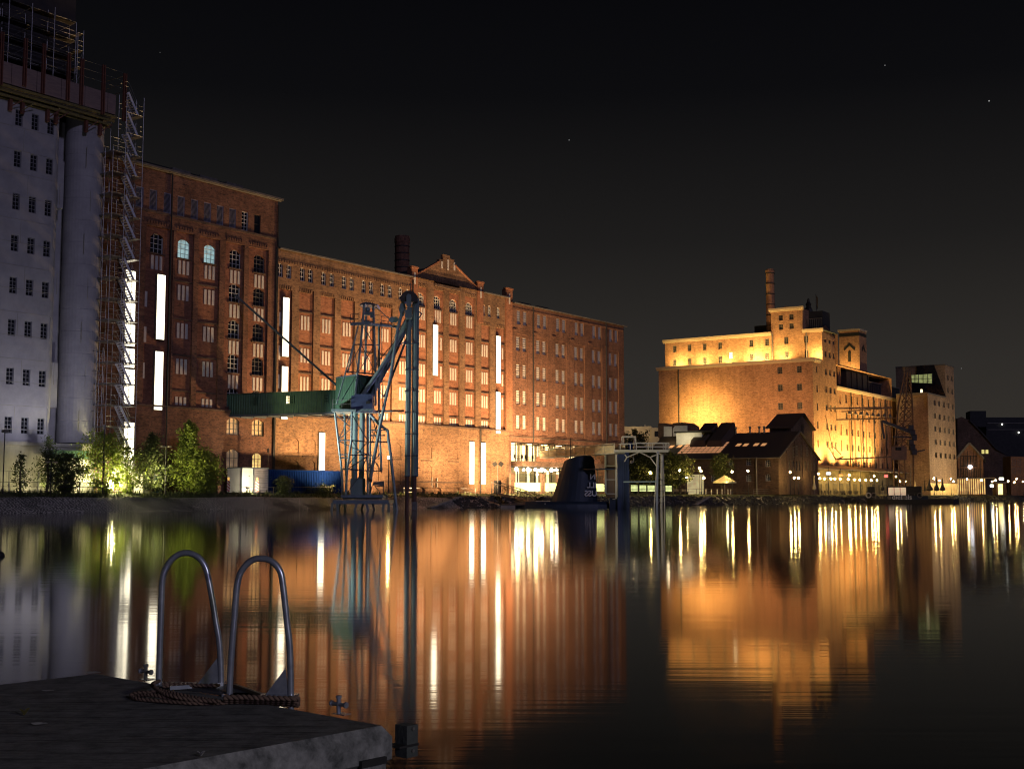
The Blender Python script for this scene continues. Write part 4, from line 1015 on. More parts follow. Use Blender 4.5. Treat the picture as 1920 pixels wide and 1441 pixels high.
# ------------------------------------------------------------------ quay railings
def railing(label, t0, t1, o, h, step, zg, mat, nr=3, tilt=0, group='waterside railings on the far quay'):
    T = thing('railing', label, 'railing', FA.p((t0+t1)/2, o, zg), group)
    n = max(1, round((t1-t0)/step))
    for i in range(n+1):
        t = t0+(t1-t0)*i/n; k = tilt*math.sin(i*2.3); MB().beam(FA.p(t, o, zg-.3), FA.p(t+k, o, zg+h), .06, .06).build('post', mat, T)
    for k in range(nr):
        z = zg+h*(k+1)/nr-.03; MB().beam(FA.p(t0, o, z), FA.p(t1, o, z), .045, .045).build('rail', mat, T)
zrl = 1.6
def rt(px): return FA.t(px, 915, WL-3.4)
railing('dark railing with three rails in front of the pale silo podium', rt(-20), rt(250), WL-3.4, 1.25, 2.9, zrl, m_dark, 3, .08)
railing('short bent railing in front of the white office container', rt(455), rt(515), WL-3.6, .95, 4.5, zrl, m_lead, 2)
railing('low thin railing in front of the blue container', rt(545), rt(625), WL-3.6, 1.0, 4, zrl, m_dark, 2)
railing('low dark railing below the glowing mill wall', rt(760), rt(925), WL-3.7, 1.0, 3.5, zrl, m_dark, 2)
# mesh site fence behind the bushes
T = thing('site_fence', 'tall wire mesh site fence standing behind the bushes at the left', 'fence', FA.p(FA.t(60,900,5), 5, GZ))
ta, tb = FA.t(-10, 900, 4.9), FA.t(225, 900, 4.9); n = 9
for i in range(n):
    a = ta+(tb-ta)*i/n; c = ta+(tb-ta)*(i+1)/n-.1; b = MB()
    for t in (a, c): b.tube(FA.p(t,4.9,GZ), FA.p(t,4.9,GZ+2.0), .025, 5)
    for z in (.15, 1.0, 2.0): b.tube(FA.p(a,4.9,GZ+z), FA.p(c,4.9,GZ+z), .02, 4)
    k = a+.2
    while k < c: b.tube(FA.p(k,4.9,GZ+.15), FA.p(k,4.9,GZ+2.0), .006, 3); k += .2
    b.build('fence_panel', m_steel, T)
# ------------------------------------------------------------------ trees and bushes
def tree(label, P, h, r, n, leaf, mat, shape='cone', lo=.1, cat='tree', name='leafy_tree', group=None, seed=0, sz=.16, dens=1.0):
    rg = random.Random(seed); P = Vector(P); T = thing(name, label, cat, P, group)
    tb = MB(); top = P+Vector((rg.uniform(-.1,.1)*r, rg.uniform(-.1,.1)*r, h*.93)); prev = P; rad0 = .02*h+.03
    cen = []
    def env(q):
        if shape == 'cone': return r*(1-q)**.75*(.55+.45*min(1, q*4))
        if shape == 'ball': return r*math.sqrt(max(.02, 1-(2*q-1)**2))
        return r*(.8 if q < .6 else .8*(1-q)/.4+.1)
    K = 8
    pts = [P.lerp(top, i/K)+Vector((rg.uniform(-.04,.04)*h*.3, rg.uniform(-.04,.04)*h*.3, 0))*(i > 0) for i in range(K+1)]
    tb.path(pts, [rad0*(1-.85*i/K) for i in range(K+1)], 6)
    nb_ = int(26*dens)
    for i in range(nb_):
        q = lo+(1-lo)*(i+rg.random())/nb_; base = pts[min(K, int(q*K*.93))]; a = i*2.4+rg.random()
        L_ = env((q-lo)/(1-lo))*rg.uniform(.6, 1.1); e = Vector((P.x, P.y, P.z+h*q))+Vector((cos(a)*L_, sin(a)*L_, rg.uniform(0,.25)*L_))
        b0 = Vector((base.x, base.y, P.z+h*max(.05, q-.12))); tb.tube(b0, e, rad0*.22, 4, rad0*.06)
        for k in range(4): cen.append((b0.lerp(e, .35+.65*k/3), .12+.16*L_))
    tb.build('trunk', m_trunk, T)
    lb = MB()
    for _ in range(n):
        c, s = rg.choice(cen); g_ = lambda: rg.gauss(0, 1)
        p = c+Vector((g_(), g_(), g_()*.7))*s; w_ = leaf*rg.uniform(.6, 1.3)
        d = Vector((g_(), g_(), g_())).normalized()*w_; e = d.cross(Vector((g_(), g_(), g_()))).normalized()*w_*.6
        if p.z < P.z+.05: continue
        lb.poly([p-d, p+e*.8-d*.1, p+d, p-e*.8-d*.1])
    lb.build('crown', mat, T); return T
def quay(px, o): return FA.p(FA.t(px, 915, o), o, GZ-.05)
tree('bushy bright green young tree, tallest on the bank, left of the dark doorway', quay(352, 5.2), 7.7, 3.2, 8000, .15, m_leaf, 'cone', .06, seed=11, dens=1.8)
tree('lower green bush leaning beside the tallest young tree', quay(388, 5.4), 4.4, 2.0, 3500, .14, m_leaf, 'ball', .05, 'bush', 'bush', seed=12)
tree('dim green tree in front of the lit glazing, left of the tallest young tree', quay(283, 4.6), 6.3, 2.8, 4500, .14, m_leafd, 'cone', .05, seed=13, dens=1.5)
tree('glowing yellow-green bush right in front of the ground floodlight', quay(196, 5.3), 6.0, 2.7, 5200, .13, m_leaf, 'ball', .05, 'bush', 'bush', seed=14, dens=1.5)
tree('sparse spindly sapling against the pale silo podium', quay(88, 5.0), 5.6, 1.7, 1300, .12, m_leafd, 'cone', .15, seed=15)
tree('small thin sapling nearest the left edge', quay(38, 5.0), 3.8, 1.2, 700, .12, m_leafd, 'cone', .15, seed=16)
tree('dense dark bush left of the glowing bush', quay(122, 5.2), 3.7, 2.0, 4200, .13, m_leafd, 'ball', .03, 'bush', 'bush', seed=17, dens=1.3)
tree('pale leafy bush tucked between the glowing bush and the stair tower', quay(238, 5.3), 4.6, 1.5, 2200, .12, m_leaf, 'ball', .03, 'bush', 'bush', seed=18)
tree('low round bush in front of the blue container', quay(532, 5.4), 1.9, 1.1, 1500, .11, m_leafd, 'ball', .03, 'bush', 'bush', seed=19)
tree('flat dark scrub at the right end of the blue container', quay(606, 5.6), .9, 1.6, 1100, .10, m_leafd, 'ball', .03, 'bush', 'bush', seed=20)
# posts with lamp heads on the left quay
def quay_post(label, px, o, h, kind):
    P = FA.p(FA.t(px, 900, o), o, GZ-.1); T = local(thing('lamp_post', label, 'lamp post', P, 'unlit lamp posts on the far quay')); T.rotation_euler = (0,0,FA.rot)
    MB().tube((0,0,0), (0,0,h), .06, 8, .045).tube((0,0,0), (0,0,.5), .09, 8).build('pole', m_dark, T)
    b = MB()
    if kind == 'box': b.cbox((.0,-.1,h+.1), .5, .45, .25)
    elif kind == 'cross': b.cbox((0,0,h+.15), .18, .18, .5); b.cbox((0,-.05,3.15), 1.5, .06, .1)
    elif kind == 'twin': b.cbox((-.42,0,h), .35, .3, .14); b.cbox((.42,0,h), .35, .3, .14); b.cbox((0,0,h-.03), .9, .05, .05)
    else: b.lathe((0,0,h), [(.06,0),(.14,.05),(.12,.35),(.16,.4),(.02,.5)], 8)
    b.build('lamp_head', m_lead if kind != 'lan' else m_dark, T)
quay_post('thin lamp post with a boxy head at the left edge', 6, 6.6, 5.6, 'box')
quay_post('tall post with a crossbar standing before the glowing bush', 193, 6.6, 6.4, 'cross')
quay_post('short post with two small white lamp heads among the dark bush', 95, 5.9, 3.0, 'twin')
quay_post('post with two pale heads left of the tallest young tree', 310, 6.2, 4.9, 'twin')
quay_post('lantern post between the two arched ground windows and the blue container', 502, 2.0, 4.9, 'lan')
# floodlight on the ground behind the glowing bush
T = thing('ground_floodlight', 'blazing yellow floodlight on the ground behind the bush beside the silo', 'floodlight', FA.p(FA.t(205, 905, 3.6), 3.6, GZ))
t = FA.t(205, 905, 3.6); MB().box(FA, t-.3, t+.3, 3.3, 3.7, GZ+.4, GZ+1.2).box(FA, t-.05, t+.05, 3.4, 3.6, GZ, GZ+.4).build('housing', m_dark, T)
MB().box(FA, t-.42, t+.42, 3.71, 3.76, GZ+.35, GZ+1.25).build('lit_glass', EM('yellow_flood_glass', (1,.86,.38), 60), T)
YEL = (1.0,.88,.42)
lamp('flood_silo', 'SPOT', FA.p(t-.5, 4.3, GZ+.7), 4200, YEL, FA.p(t-7, OS, GZ+5), .3, 150, 1)
lamp('flood_podium', 'SPOT', FA.p(t-8, 4.6, GZ+.5), 900, YEL, FA.p(t-12, OS, GZ+3), .3, 150, 1)
lamp('flood_bush', 'POINT', FA.p(t+.2, 4.3, GZ+1.3), 4200, YEL, None, .25)
lamp('flood_bush2', 'SPOT', FA.p(FA.t(262,905,7.4), 7.4, GZ+.5), 8000, (1.,.9,.42), quay(352, 5.2)+Vector((0,0,4.2)), .25, 62, .8)
T = thing('work_light', 'small bright work light shining onto the white office container', 'floodlight', FA.p(tm_-1, 5.4, GZ))
MB().tube(FA.p(tm_-.7,5.4,GZ), FA.p(tm_-.7,5.4,GZ+.5), .03, 5).box(FA, tm_-.9, tm_-.5, 5.3, 5.5, GZ+.5, GZ+.7).build('housing', m_dark, T)
lamp('flood_container', 'SPOT', FA.p(tm_-.4, 5.9, GZ+.6), 1100, (1,.87,.55), FA.p(tm_+1.2, oc, GZ+1.0), .12, 140, .7)

lamp('silo_wash', 'SPOT', FA.p(-36, 9.0, 6.5), 1700, (.80,.80,1.0), FA.p(-35, 1, 20), .4, 150, .8)
lamp('crane_green', 'SPOT', FA.p(-20, 9.8, GZ+.6), 26000, (.86,1.0,.93), X(730, 740), .3, 42, .9)
lamp('crane_violet', 'SPOT', FA.p(30, 10.0, 2.2), 15000, (.36,.34,1.0), X(735, 690), .3, 36, .8)
# ------------------------------------------------------------------ submarine tower in the harbour
YS = 165.0
def S(px, py, dy=0): return at(px, py, YS+dy)
SB = thing('submarine', 'dark navy submarine conning tower and flat hull afloat before the restaurant', 'submarine', at(1010, 955, YS))
def plan(x0, x1, w, n=10, e=.6):
    """pointed-oval outline between x0 and x1"""
    P = []
    for i in range(n+1):
        q = i/n; P.append((x0+(x1-x0)*q, w*(max(0, sin(pi*q))**e)))
    return P
def loft(mb, outlines):
    rings = []
    for (x0, x1, w, zf) in outlines:
        P = plan(x0, x1, w); R_ = [Vector((x, YS-y, zf(x))) for x, y in P]+[Vector((x, YS+y, zf(x))) for x, y in P[-2:0:-1]]
        rings.append(R_)
    b = len(mb.v); n = len(rings[0])
    for r in rings: mb.v += r
    for i in range(len(rings)-1):
        for k in range(n):
            j = (k+1) % n; mb.f.append((b+i*n+k, b+i*n+j, b+(i+1)*n+j, b+(i+1)*n+k))
    mb.f.append(tuple(b+(len(rings)-1)*n+k for k in range(n)))
hz = S(1000, 939.5).z
xl, xr = S(965, 950).x, S(1158, 950).x
b = MB(); loft(b, [(xl, xr+.1, 2.4, lambda x: -.3), (xl, xr, 2.3, lambda x: hz-.35 if x < xr-2.2 else max(.05, hz-.35-(x-xr+2.2)**2*.12)), (xl+.1, xr-.25, 2.0, lambda x: hz if x < xr-2.2 else max(.1, hz-(x-xr+2.2)**2*.2))])
b.build('hull', m_navy, SB, smooth=False)
bx0, bx1 = S(1034, 938).x, S(1120, 938).x; mx0, mx1 = S(1047, 893).x, S(1117.5, 893).x; tx0, tx1 = S(1057.5, 864).x, S(1114, 862).x
zt0, zt1 = S(1058, 864).z, S(1100, 854).z
def ztop(x):
    q = (x-tx0)/(tx1-tx0); return zt0+(zt1-zt0)*min(1, max(0, (1-(1-min(1,q*1.35))**2)))-(.25 if q > .96 else 0)
b = MB(); loft(b, [(bx0, bx1, 1.25, lambda x: hz-.02), (mx0, mx1, 1.15, lambda x: (hz+zt1)/2), (tx0, tx1, .95, lambda x: min(ztop(x), zt0+ (x-tx0)*.5+.05)-.15 if x < tx0+.5 else ztop(x)-.12), (tx0+.2, tx1-.15, .8, lambda x: ztop(x))])
b.build('conning_tower', m_navy, SB)
for px, pr, y, dy in ((1132, 1146, 881, -2.6), (1040, 1052, 884, 2.4)):
    a, c = S(px-30 if px > 1100 else px, y), S(pr, y); b = MB()
    x0, x1 = a.x, c.x
    if px > 1100: b.prism([(S(1104,y).x, YS-.4, c.z), (x1, YS-2.6, c.z), (x1+.1, YS-3.1, c.z), (S(1122,y).x, YS-3.2, c.z), (S(1090,y).x, YS-.9, c.z)], (0,0,.16))
    else: b.prism([(x1+.6, YS+.5, c.z), (x0, YS+2.2, c.z), (x0+.2, YS+2.9, c.z), (x1+.8, YS+1.6, c.z)], (0,0,.16))
    b.build('diving_plane', m_navy, SB)
for px, y0 in ((1069.5, 821), (1072.5, 820)): MB().tube(S(px, 868), S(px, y0), .045, 6).build('antenna', m_dark, SB)
m_let = M('white_lettering', (.80,.80,.78), (.7,.7,.68), 5, .6)
def text(body, size, P, rotz, parent, mat, mirror=False, depth=.01, name='lettering', bold=.0):
    cu = bpy.data.curves.new('txt', 'FONT'); cu.body = body; cu.size = size; cu.extrude = depth; cu.align_x = 'LEFT'; cu.offset = bold
    to = bpy.data.objects.new('txt', cu); COL.objects.link(to)
    dg_ = bpy.context.evaluated_depsgraph_get(); me = bpy.data.meshes.new_from_object(to.evaluated_get(dg_)); bpy.data.objects.remove(to)
    me.name = name; me.materials.clear(); me.materials.append(mat); mm = Matrix.Rotation(R(90), 4, 'X')
    if mirror: mm = Matrix.Scale(-1, 4, (1,0,0)) @ mm
    me.transform(mm); o = bpy.data.objects.new(name, me); COL.objects.link(o); o.parent = parent
    o.location = Vector(P)-org(parent); o.rotation_euler = (0,0,rotz); return o
def side_o(px, py): return YS-1.22
# mirror-written letters wrapping round the aft edge
for body, px, py, wpx in (('SSU'[::-1], 1119.5, 929.5, 0), ('ILL', 1118.5, 914, 0), ('N', 1117, 898, 0)):
    q = S(px, py, -1.05); text(body, 1.02, (q.x, q.y-.12, q.z), R(2), SB, m_let, True, .06, bold=.018)
MB().ball(S(1022, 944, -2.2), .09, 6, 4).build('deck_light', m_wframe, SB)
MB().box(None, S(1005,939).x, S(1031,939).x, YS-1.0, YS+1.0, hz, hz+.07).build('deck_rim', m_cream, SB)
# floating pontoon and truss footbridge left of the submarine
T = thing('pontoon', 'low dark floating pontoon at the left end of the submarine', 'pontoon', S(950, 950, 2))
x0, x1 = S(939, 950).x, S(966, 950).x
MB().box(None, x0, x1, YS-1, YS+3, -.3, .35).build('float', m_conc2, T)
b = MB(); b.box(None, x0, x1+1, YS-1.1, YS+3.1, .35, .5)
b.build('deck', m_board, T)
b = MB()
for i in range(4): b.tube((x0+i*.6, YS-1, .5), (x0+i*.6, YS-1, 1.5), .03, 5)
b.tube((x0, YS-1, 1.5), (x1+1, YS-1, 1.5), .03, 5); b.tube((x0, YS-1, 1.0), (x1+1, YS-1, 1.0), .03, 5); b.build('railing', m_dark, T)
T = thing('footbridge', 'small sloping truss footbridge leading down to the submarine pontoon', 'footbridge', S(935, 915, 6))
P0_, P1_ = S(928, 922, 9), S(1003, 939, 1); P0_.z = GZ+.1; P1_.z = .8
sd_ = (P1_-P0_).normalized(); sw = Vector((sd_.y, -sd_.x, 0)).normalized()*.6; hT = 1.5
b = MB()
for s in (-1, 1):
    for h in (0, 1): b.beam(P0_+sw*s+Vector((0,0,hT*h)), P1_+sw*s+Vector((0,0,hT*h*.6)), .1, .1)
b.build('chord', m_lead, T)
n = 9
for s in (-1, 1):
    b = MB()
    for i in range(n):
        a = P0_.lerp(P1_, i/n)+sw*s; c = P0_.lerp(P1_, (i+1)/n)+sw*s; ha = hT*(1-.4*i/n); hc = hT*(1-.4*(i+1)/n)
        b.tube(a, a+Vector((0,0,ha)), .04, 4); b.tube(a+(Vector((0,0,ha)) if i % 2 else Vector()), c+(Vector() if i % 2 else Vector((0,0,hc))), .035, 4)
    b.build('truss_web', m_lead, T)
MB().beam(P0_, P1_, 1.1, .08).build('deck', m_board, T)
MB().cbox(S(930, 913, 9)+Vector((.2,0,0)), 1.0, 1.2, 1.9).build('gate_box', m_dark, T)
# twin floodlight mast
Pm = FA.p(28, 8.6, 1.35); Pm = at(933.5, 925, 173.0); Pm.z = 1.4
T = thing('floodlight_mast', 'slim mast with two tilted floodlight heads left of the footbridge', 'floodlight', Pm)
zh = at(933, 871, 173).z
MB().tube(Pm, (Pm.x, Pm.y, zh), .06, 8).build('pole', m_lead, T)
for s in (-1, 1):
    c = Vector((Pm.x+s*.42, Pm.y, zh+.1)); b = MB(); m3 = Matrix.Rotation(R(35*s), 3, 'Y')
    b.hexa([c+m3 @ Vector((x*.3, y*.25, z*.28)) for x, y, z in ((-1,-1,-1),(1,-1,-1),(1,1,-1),(-1,1,-1),(-1,-1,1),(1,-1,1),(1,1,1),(-1,1,1))])
    b.build('lamp_head', m_dark, T)
# ------------------------------------------------------------------ gangway, tower and portal of the jetty
YG = 158.0
def G(px, py, dy=0): return at(px, py, YG+dy)
GW = thing('gangway', 'cream lattice gangway high above the water from the terrace to the jetty portal', 'gangway', G(1100, 955, 6))
A0, A1 = at(1021, 848, 178), G(1162, 846, 0); A0.z = G(1100, 847).z-.1; A1.z = A0.z
sd_ = (A1-A0).normalized(); sw = Vector((sd_.y, -sd_.x, 0)).normalized()*.75
for s in (-1, 1):
    b = MB()
    for h in (0, .55, 1.15): b.beam(A0+sw*s+Vector((0,0,h)), A1+sw*s+Vector((0,0,h)), .09, .09)
    for i in range(9):
        a = A0.lerp(A1, i/8)+sw*s; b.beam(a, a+Vector((0,0,1.15)), .07, .07)
        if i < 8:
            c = A0.lerp(A1, (i+1)/8)+sw*s; b.tube(a+Vector((0,0,1.1 if i < 4 else 0)), c+Vector((0,0,0 if i < 4 else 1.1)), .03, 4)
    b.build('truss_side', m_cream, GW)
    P = MB(); a0 = A0+sw*s*.96; a1 = A1+sw*s*.96
    P.poly([a0, a1, a1+Vector((0,0,.95)), a0+Vector((0,0,.95))]); P.build('side_screen', M('translucent_screen', (.62,.55,.36), (.5,.44,.28), 1, .7) if s < 0 else bpy.data.materials['translucent_screen'], GW)
MB().beam(A0-Vector((0,0,.05)), A1-Vector((0,0,.05)), 1.5, .12).build('deck', m_cream, GW)
PT = thing('jetty_portal', 'pale steel portal frame with railed walkway standing in the water right of the blue tower', 'portal frame', G(1236, 955))
zd = G(1200, 845.5).z
b = MB(); b.beam(Vector((G(1150,845).x, YG, zd)), Vector((G(1251.5,845).x, YG, zd)), 2.0, .3); b.build('walkway_deck', m_cream, PT)
b = MB()
for y in (830.5, 837.5):
    z = G(1200, y).z
    for dy in (-1, 1): b.beam(Vector((G(1191,845).x, YG+dy, z)), Vector((G(1253,845).x, YG+dy, z)), .08, .08)
for px in (1192, 1214, 1222, 1245.5, 1252.5):
    for dy in (-1, 1): b.beam(Vector((G(px,845).x, YG+dy, zd)), Vector((G(px,845).x, YG+dy, G(px,830.5).z)), .1, .1)
b.build('railing', m_cream, PT)
def cage(x0, x1, y0, y1, dy0, dy1, name, mat):
    b = MB(); X0, X1 = G(x0, y0).x, G(x1, y0).x; Z0, Z1 = G(x0, y1).z, G(x0, y0).z
    for x in (X0, X1):
        for dy in (dy0, dy1): b.beam((x, YG+dy, Z0), (x, YG+dy, Z1), .11, .11)
    for z in (Z0, Z1):
        for dy in (dy0, dy1): b.beam((X0, YG+dy, z), (X1, YG+dy, z), .1, .1)
        for x in (X0, X1): b.beam((x, YG+dy0, z), (x, YG+dy1, z), .1, .1)
    b.build(name, mat, PT)
cage(1161.5, 1180, 832.5, 844, -1.2, .8, 'lower_cage', m_cream); cage(1167, 1190.5, 818.5, 832, -1, 1, 'upper_cage', m_cream)
b = MB(); b.cbox(G(1182, 836), .5, .6, 1.0); b.build('winch_box', m_blue, PT)
for (xa, ya), (xb, yb) in (((1199,847), (1175.5,857)), ((1175.5,857), (1171,865)), ((1175.5,857), (1171.5,852)), ((1199,847), (1219,857)), ((1219,857), (1231,852)), ((1219,857), (1230,872)), ((1225,845), (1238,851)), ((1230,872), (1234,878))):
    for dy in (-.9, .9): MB().tube(G(xa, ya, dy), G(xb, yb, dy), .075, 5).build('knee_brace', m_cream, PT)
for (xa, ya), (xb, yb), r_, dy in (((1233,846), (1231.5,955), .2, -.9), ((1233,850), (1226,960), .1, -1), ((1240.5,850), (1240,955), .2, .9), ((1243,850), (1246.5,960), .1, 1)):
    MB().beam(G(xa, ya, dy), G(xb, yb, dy), r_*1.2, r_*1.2).build('leg', m_cream if r_ < .15 else M('portal_leg', (.30,.33,.38), (.2,.22,.26), 3, .5) if r_ > .15 and dy < 0 else m_cream, PT)
for i in range(8): MB().tube(G(1231.5, 860+i*11, -.9), G(1240.5, 866+i*11, .9), .035, 4).build('lattice_bar', m_lead, PT)
MB().beam(G(1169, 903, -1), G(1233, 902.5, -1), .14, .16).build('cross_beam', m_mast, PT)
MB().path([G(1186, 846), G(1187.5, 852), G(1188, 866)], .05, 5).ball(G(1184, 866), .22, 6, 4).build('hoist_hook', m_lead, PT)
# brick coloured lattice panels and blue tower
TW = thing('gate_tower', 'tall dark blue steel tower with a white-framed brown lattice panel in the water', 'tower', at(1168, 950, 163))
Yt = 163.
def Q(px, py): return at(px, py, Yt)
b = MB(); x0, x1 = Q(1157.5, 900).x, Q(1180, 900).x
b.box(None, x0, x1, Yt-.1, Yt+1.6, -.5, Q(1168, 847).z)
for k in range(5): b.box(None, x0+.2+k*.3, x0+.3+k*.3, Yt-.16, Yt-.1, .2, Q(1168, 850).z)
b.build('tower_body', M('tower_blue', (.018,.035,.11), (.012,.024,.07), 1, .5), TW)
fx0, fx1 = Q(1134, 900).x, Q(1156.6, 900).x; zs_ = [Q(1145, y).z for y in (849.5, 872, 898, 924.5, 934.5)]
b = MB()
for x in (fx0, fx1-.22): b.box(None, x, x+.22, Yt, Yt+.25, zs_[3] if x == fx0 else zs_[4], zs_[0])
for z in zs_[:4]+zs_[4:]: b.box(None, fx0+.2 if z != zs_[4] else fx0+1, fx1-.22, Yt+.02, Yt+.2, z-.1, z)
b.build('white_frame', m_cream, TW)
MB().box(None, fx0+.15, fx1-.2, Yt+.22, Yt+.3, zs_[4]+.1, zs_[0]-.1).build('lattice_panel', M('brown_mesh', (.20,.13,.08), (.12,.08,.05), 6, .9, stretch=(4,4,4)), TW)
MB().box(None, fx0+.6, x0+1, Yt+.3, Yt+1.2, -.5, zs_[4]+.2).build('footing', m_navy, TW)
# lit terrace screens in front of the restaurant
TS = thing('terrace_screen', 'glass terrace screen glowing yellow-green in front of the lower restaurant windows', 'glass screen', FA.p(FA.t(1000, 905, 3), 3, GZ))
for a, c in ((964, 1013.5), (1021.5, 1044), (1047, 1062), (1064, 1080), (1119, 1132)):
    ta, tb = FA.t(a, 905, 3.2), FA.t(c, 905, 3.2); z0 = GZ+.45; z1 = FA.z(990, 904.5, 3.2); z2 = FA.z(990, 888, 3.2)
    MB().box(FA, ta, tb, 3.1, 3.16, z0, z1).build('lit_lower_panel', m_greenlit, TS)
    MB().box(FA, ta, tb, 3.12, 3.14, z1, z2).build('clear_panel', m_clear, TS)
b = MB()
for px in (960.5, 1017.5, 1045.5, 1063, 1081): t = FA.t(px, 905, 3.2); b.box(FA, t-.45 if px < 1020 else t-.1, t+.45 if px < 1020 else t+.1, 2.9, 3.3, GZ, FA.z(990, 887, 3.2))
b.build('screen_post', m_brickd, TS)
random.seed(8)
for i in range(4):
    px = (975, 995, 1030, 1052)[i]; t = FA.t(px, 880, 1.2); T = local(thing('terrace_table', ('far left', 'second', 'third', 'right')[i]+' small dark table with two chairs on the upper terrace', 'table', FA.p(t, .9, zsl), 'tables on the upper restaurant terrace')); T.rotation_euler = (0,0,FA.rot)
    MB().lathe((0,0,0), [(.25,0),(.04,.05),(.04,.7),(.42,.72),(.42,.76),(.0,.76)], 10).build('table_top', m_dark, T)
    for s in (-1, 1):
        b = MB(); b.cbox((s*.75,0,.45), .42, .42, .05); b.cbox((s*.94,0,.72), .04, .4, .5)
        for x in (-.18, .18):
            for y in (-.18, .18): b.cbox((s*.75+x, y, .22), .04, .04, .44)
        b.build('chair', m_dark, T)
T = thing('rolled_awning_box', 'big dark covered box standing on the terrace above the submarine', 'box', FA.p(FA.t(1045, 858, 1.6), 1.6, zsl))
t = FA.t(1045, 858, 1.6); MB().box(FA, t-1.6, t+1.5, .9, 1.7, zsl, zsl+2.1).build('cover', m_green, T); MB().box(FA, t-1.7, t+1.6, .8, 1.8, zsl+2.1, zsl+2.2).build('lid', m_dark, T)
# white-green lit hoarding right of the blue tower
HD = thing('lit_hoarding', 'low fence of glowing slatted panels along the quay right of the blue tower', 'fence', FA.p(FA.t(1205, 915, 4), 4, GZ))
for a, c in ((1183, 1195), (1199, 1211), (1214, 1227), (1248, 1259), (1120, 1133)):
    ta, tb = FA.t(a, 915, 4), FA.t(c, 915, 4); z0 = FA.z(1200, 920.5, 4); z1 = FA.z(1200, 908.5, 4); n = 5
    for k in range(n): MB().box(FA, ta, tb, 4, 4.05, z0+(z1-z0)*k/n, z0+(z1-z0)*(k+.62)/n).build('lit_slat', m_greenlit, HD)
for px in (1181, 1197, 1212.5, 1229, 1261): t = FA.t(px, 915, 4); MB().box(FA, t-.1, t+.1, 3.9, 4.1, GZ, GZ+1.6).build('post', m_dark, HD)
# ------------------------------------------------------------------ the low brick hall
FD = Fr(*(lambda p: (p.x, p.y))(at(1459.6, 900, 252)), 124)      # long front, corner at t = 0
FDs = Fr(FD.o.x, FD.o.y, 34)                                      # gable side
HL = thing('brick_hall', 'low brick hall with a long dark tiled roof, four skylights and a glazed roof field', 'hall', FD.p(-12, 0, GZ))
zE = FD.z(1459, 856); tl = FD.t(1224, 870); Wg = 22.5; zA_ = zE+5.6
hol = []; wn_ = []
for px, yy in ((1440, 895), (1404, 896), (1440, 868), (1404, 866), (1371, 868), (1338, 896)):
    t, z = FD.tz(px, yy); hol.append((t-.55, t+.55, z-.7, z+.7, .25, .2, False)); wn_.append((t, z))
td = FD.t(1302, 900); hol.append((td-2.2, td+2.2, GZ, FD.z(1302, 888), .5, 0, True))
b = MB(); wall(b, FD, tl, 0, GZ, zE, 0, hol)
gh = []
gws = [(1480.5, 871, .5, 1.5), (1488, 847, .5, 1.6), (1493.5, 845, .5, 1.6), (1503, 846, .55, 2.0), (1513, 846, .5, 1.5), (1520, 846, .5, 1.4)] + [(1488+k*5.6, 873, .5, 1.6) for k in range(8)]
gwl = []
for px, yy, w_, h_ in gws:
    t, z = FDs.tz(px, yy); gh.append((t-w_, t+w_, z-h_/2*1.3, z+h_/2*1.3, .25, .15, False)); gwl.append((t, z, w_*2, h_*1.3))
keep = [i for i, h in enumerate(gh) if all(h[0] > g[1] or h[1] < g[0] or h[2] > g[3] or h[3] < g[2] for g in gh[:i]) and (h[3] < zE or h[2] > zE)]
gwl = [gwl[i] for i in keep]; gh = [gh[i] for i in keep]
wall(b, FDs, 0, Wg, GZ, zE, 0, [h for h in gh if h[3] < zE])
b.poly([FDs.p(0,0,zE), FDs.p(Wg,0,zE), FDs.p(Wg/2,0,zA_)])
for k in range(6): t = .3+k*4.35; b.box(FDs, t-.2, t+.2, 0, .12, GZ, min(zE+min(t, Wg-t)*.45, zA_))
for i in range(11):
    q = (i+.5)/11; b.box(FDs, q*Wg/2-.2, q*Wg/2+.1, 0, .15, zE+(zA_-zE)*q-.9, zE+(zA_-zE)*q-.5); b.box(FDs, Wg-q*Wg/2-.1, Wg-q*Wg/2+.2, 0, .15, zE+(zA_-zE)*q-.9, zE+(zA_-zE)*q-.5)
b.build('wall', m_brickd, HL)
for t, z in wn_: window(HL, FD, t, z, 1.1, 1.4, -.2, 3, 3, m_wframe, m_glass, bar=.05)
for (t, z, w_, h_) in gwl:
    window(HL, FDs, t, z, round(w_,1), round(h_,1), -.2 if z+h_/2 < zE else .03, 2, 3, m_lead, m_glass, bar=.06)
rf = MB()
def roofp(t, q, up=0): return FD.p(t, .5, zE-.25).lerp(FD.p(t, -Wg/2, zA_), q)+Vector((0,0,up))
tE_ = -.0
rf.poly([roofp(tl-3,0), roofp(.4,0), roofp(.4,1), roofp(tl-3,1)])
rf.poly([FD.p(tl-3,-Wg-.5,zE-.25), FD.p(tl-3,-Wg/2,zA_), FD.p(.4,-Wg/2,zA_), FD.p(.4,-Wg-.5,zE-.25)])
ro_ = rf.build('roof', m_tile, HL)
b = MB(); b.beam(roofp(.45,0), roofp(.45,1), .3, .2); b.beam(FD.p(.45,-Wg-.5,zE-.25), FD.p(.45,-Wg/2,zA_), .3, .2); b.beam(FD.p(tl-3,.6,zE-.2), FD.p(.4,.6,zE-.2), .16, .16)
b.build('verge', m_lead, HL)
def on_roof(px, py):
    A = roofp(0,0); nrm = (roofp(1,0)-A).cross(roofp(0,1)-A); d = ray(px, py); C = Vector((0,0,CH)); k = (A-C).dot(nrm)/d.dot(nrm); P = C+d*k
    t = (P-FD.o).dot(FD.u); o = -(P-FD.o).dot(FD.n); return t, (o+.5)/(Wg/2+.5)
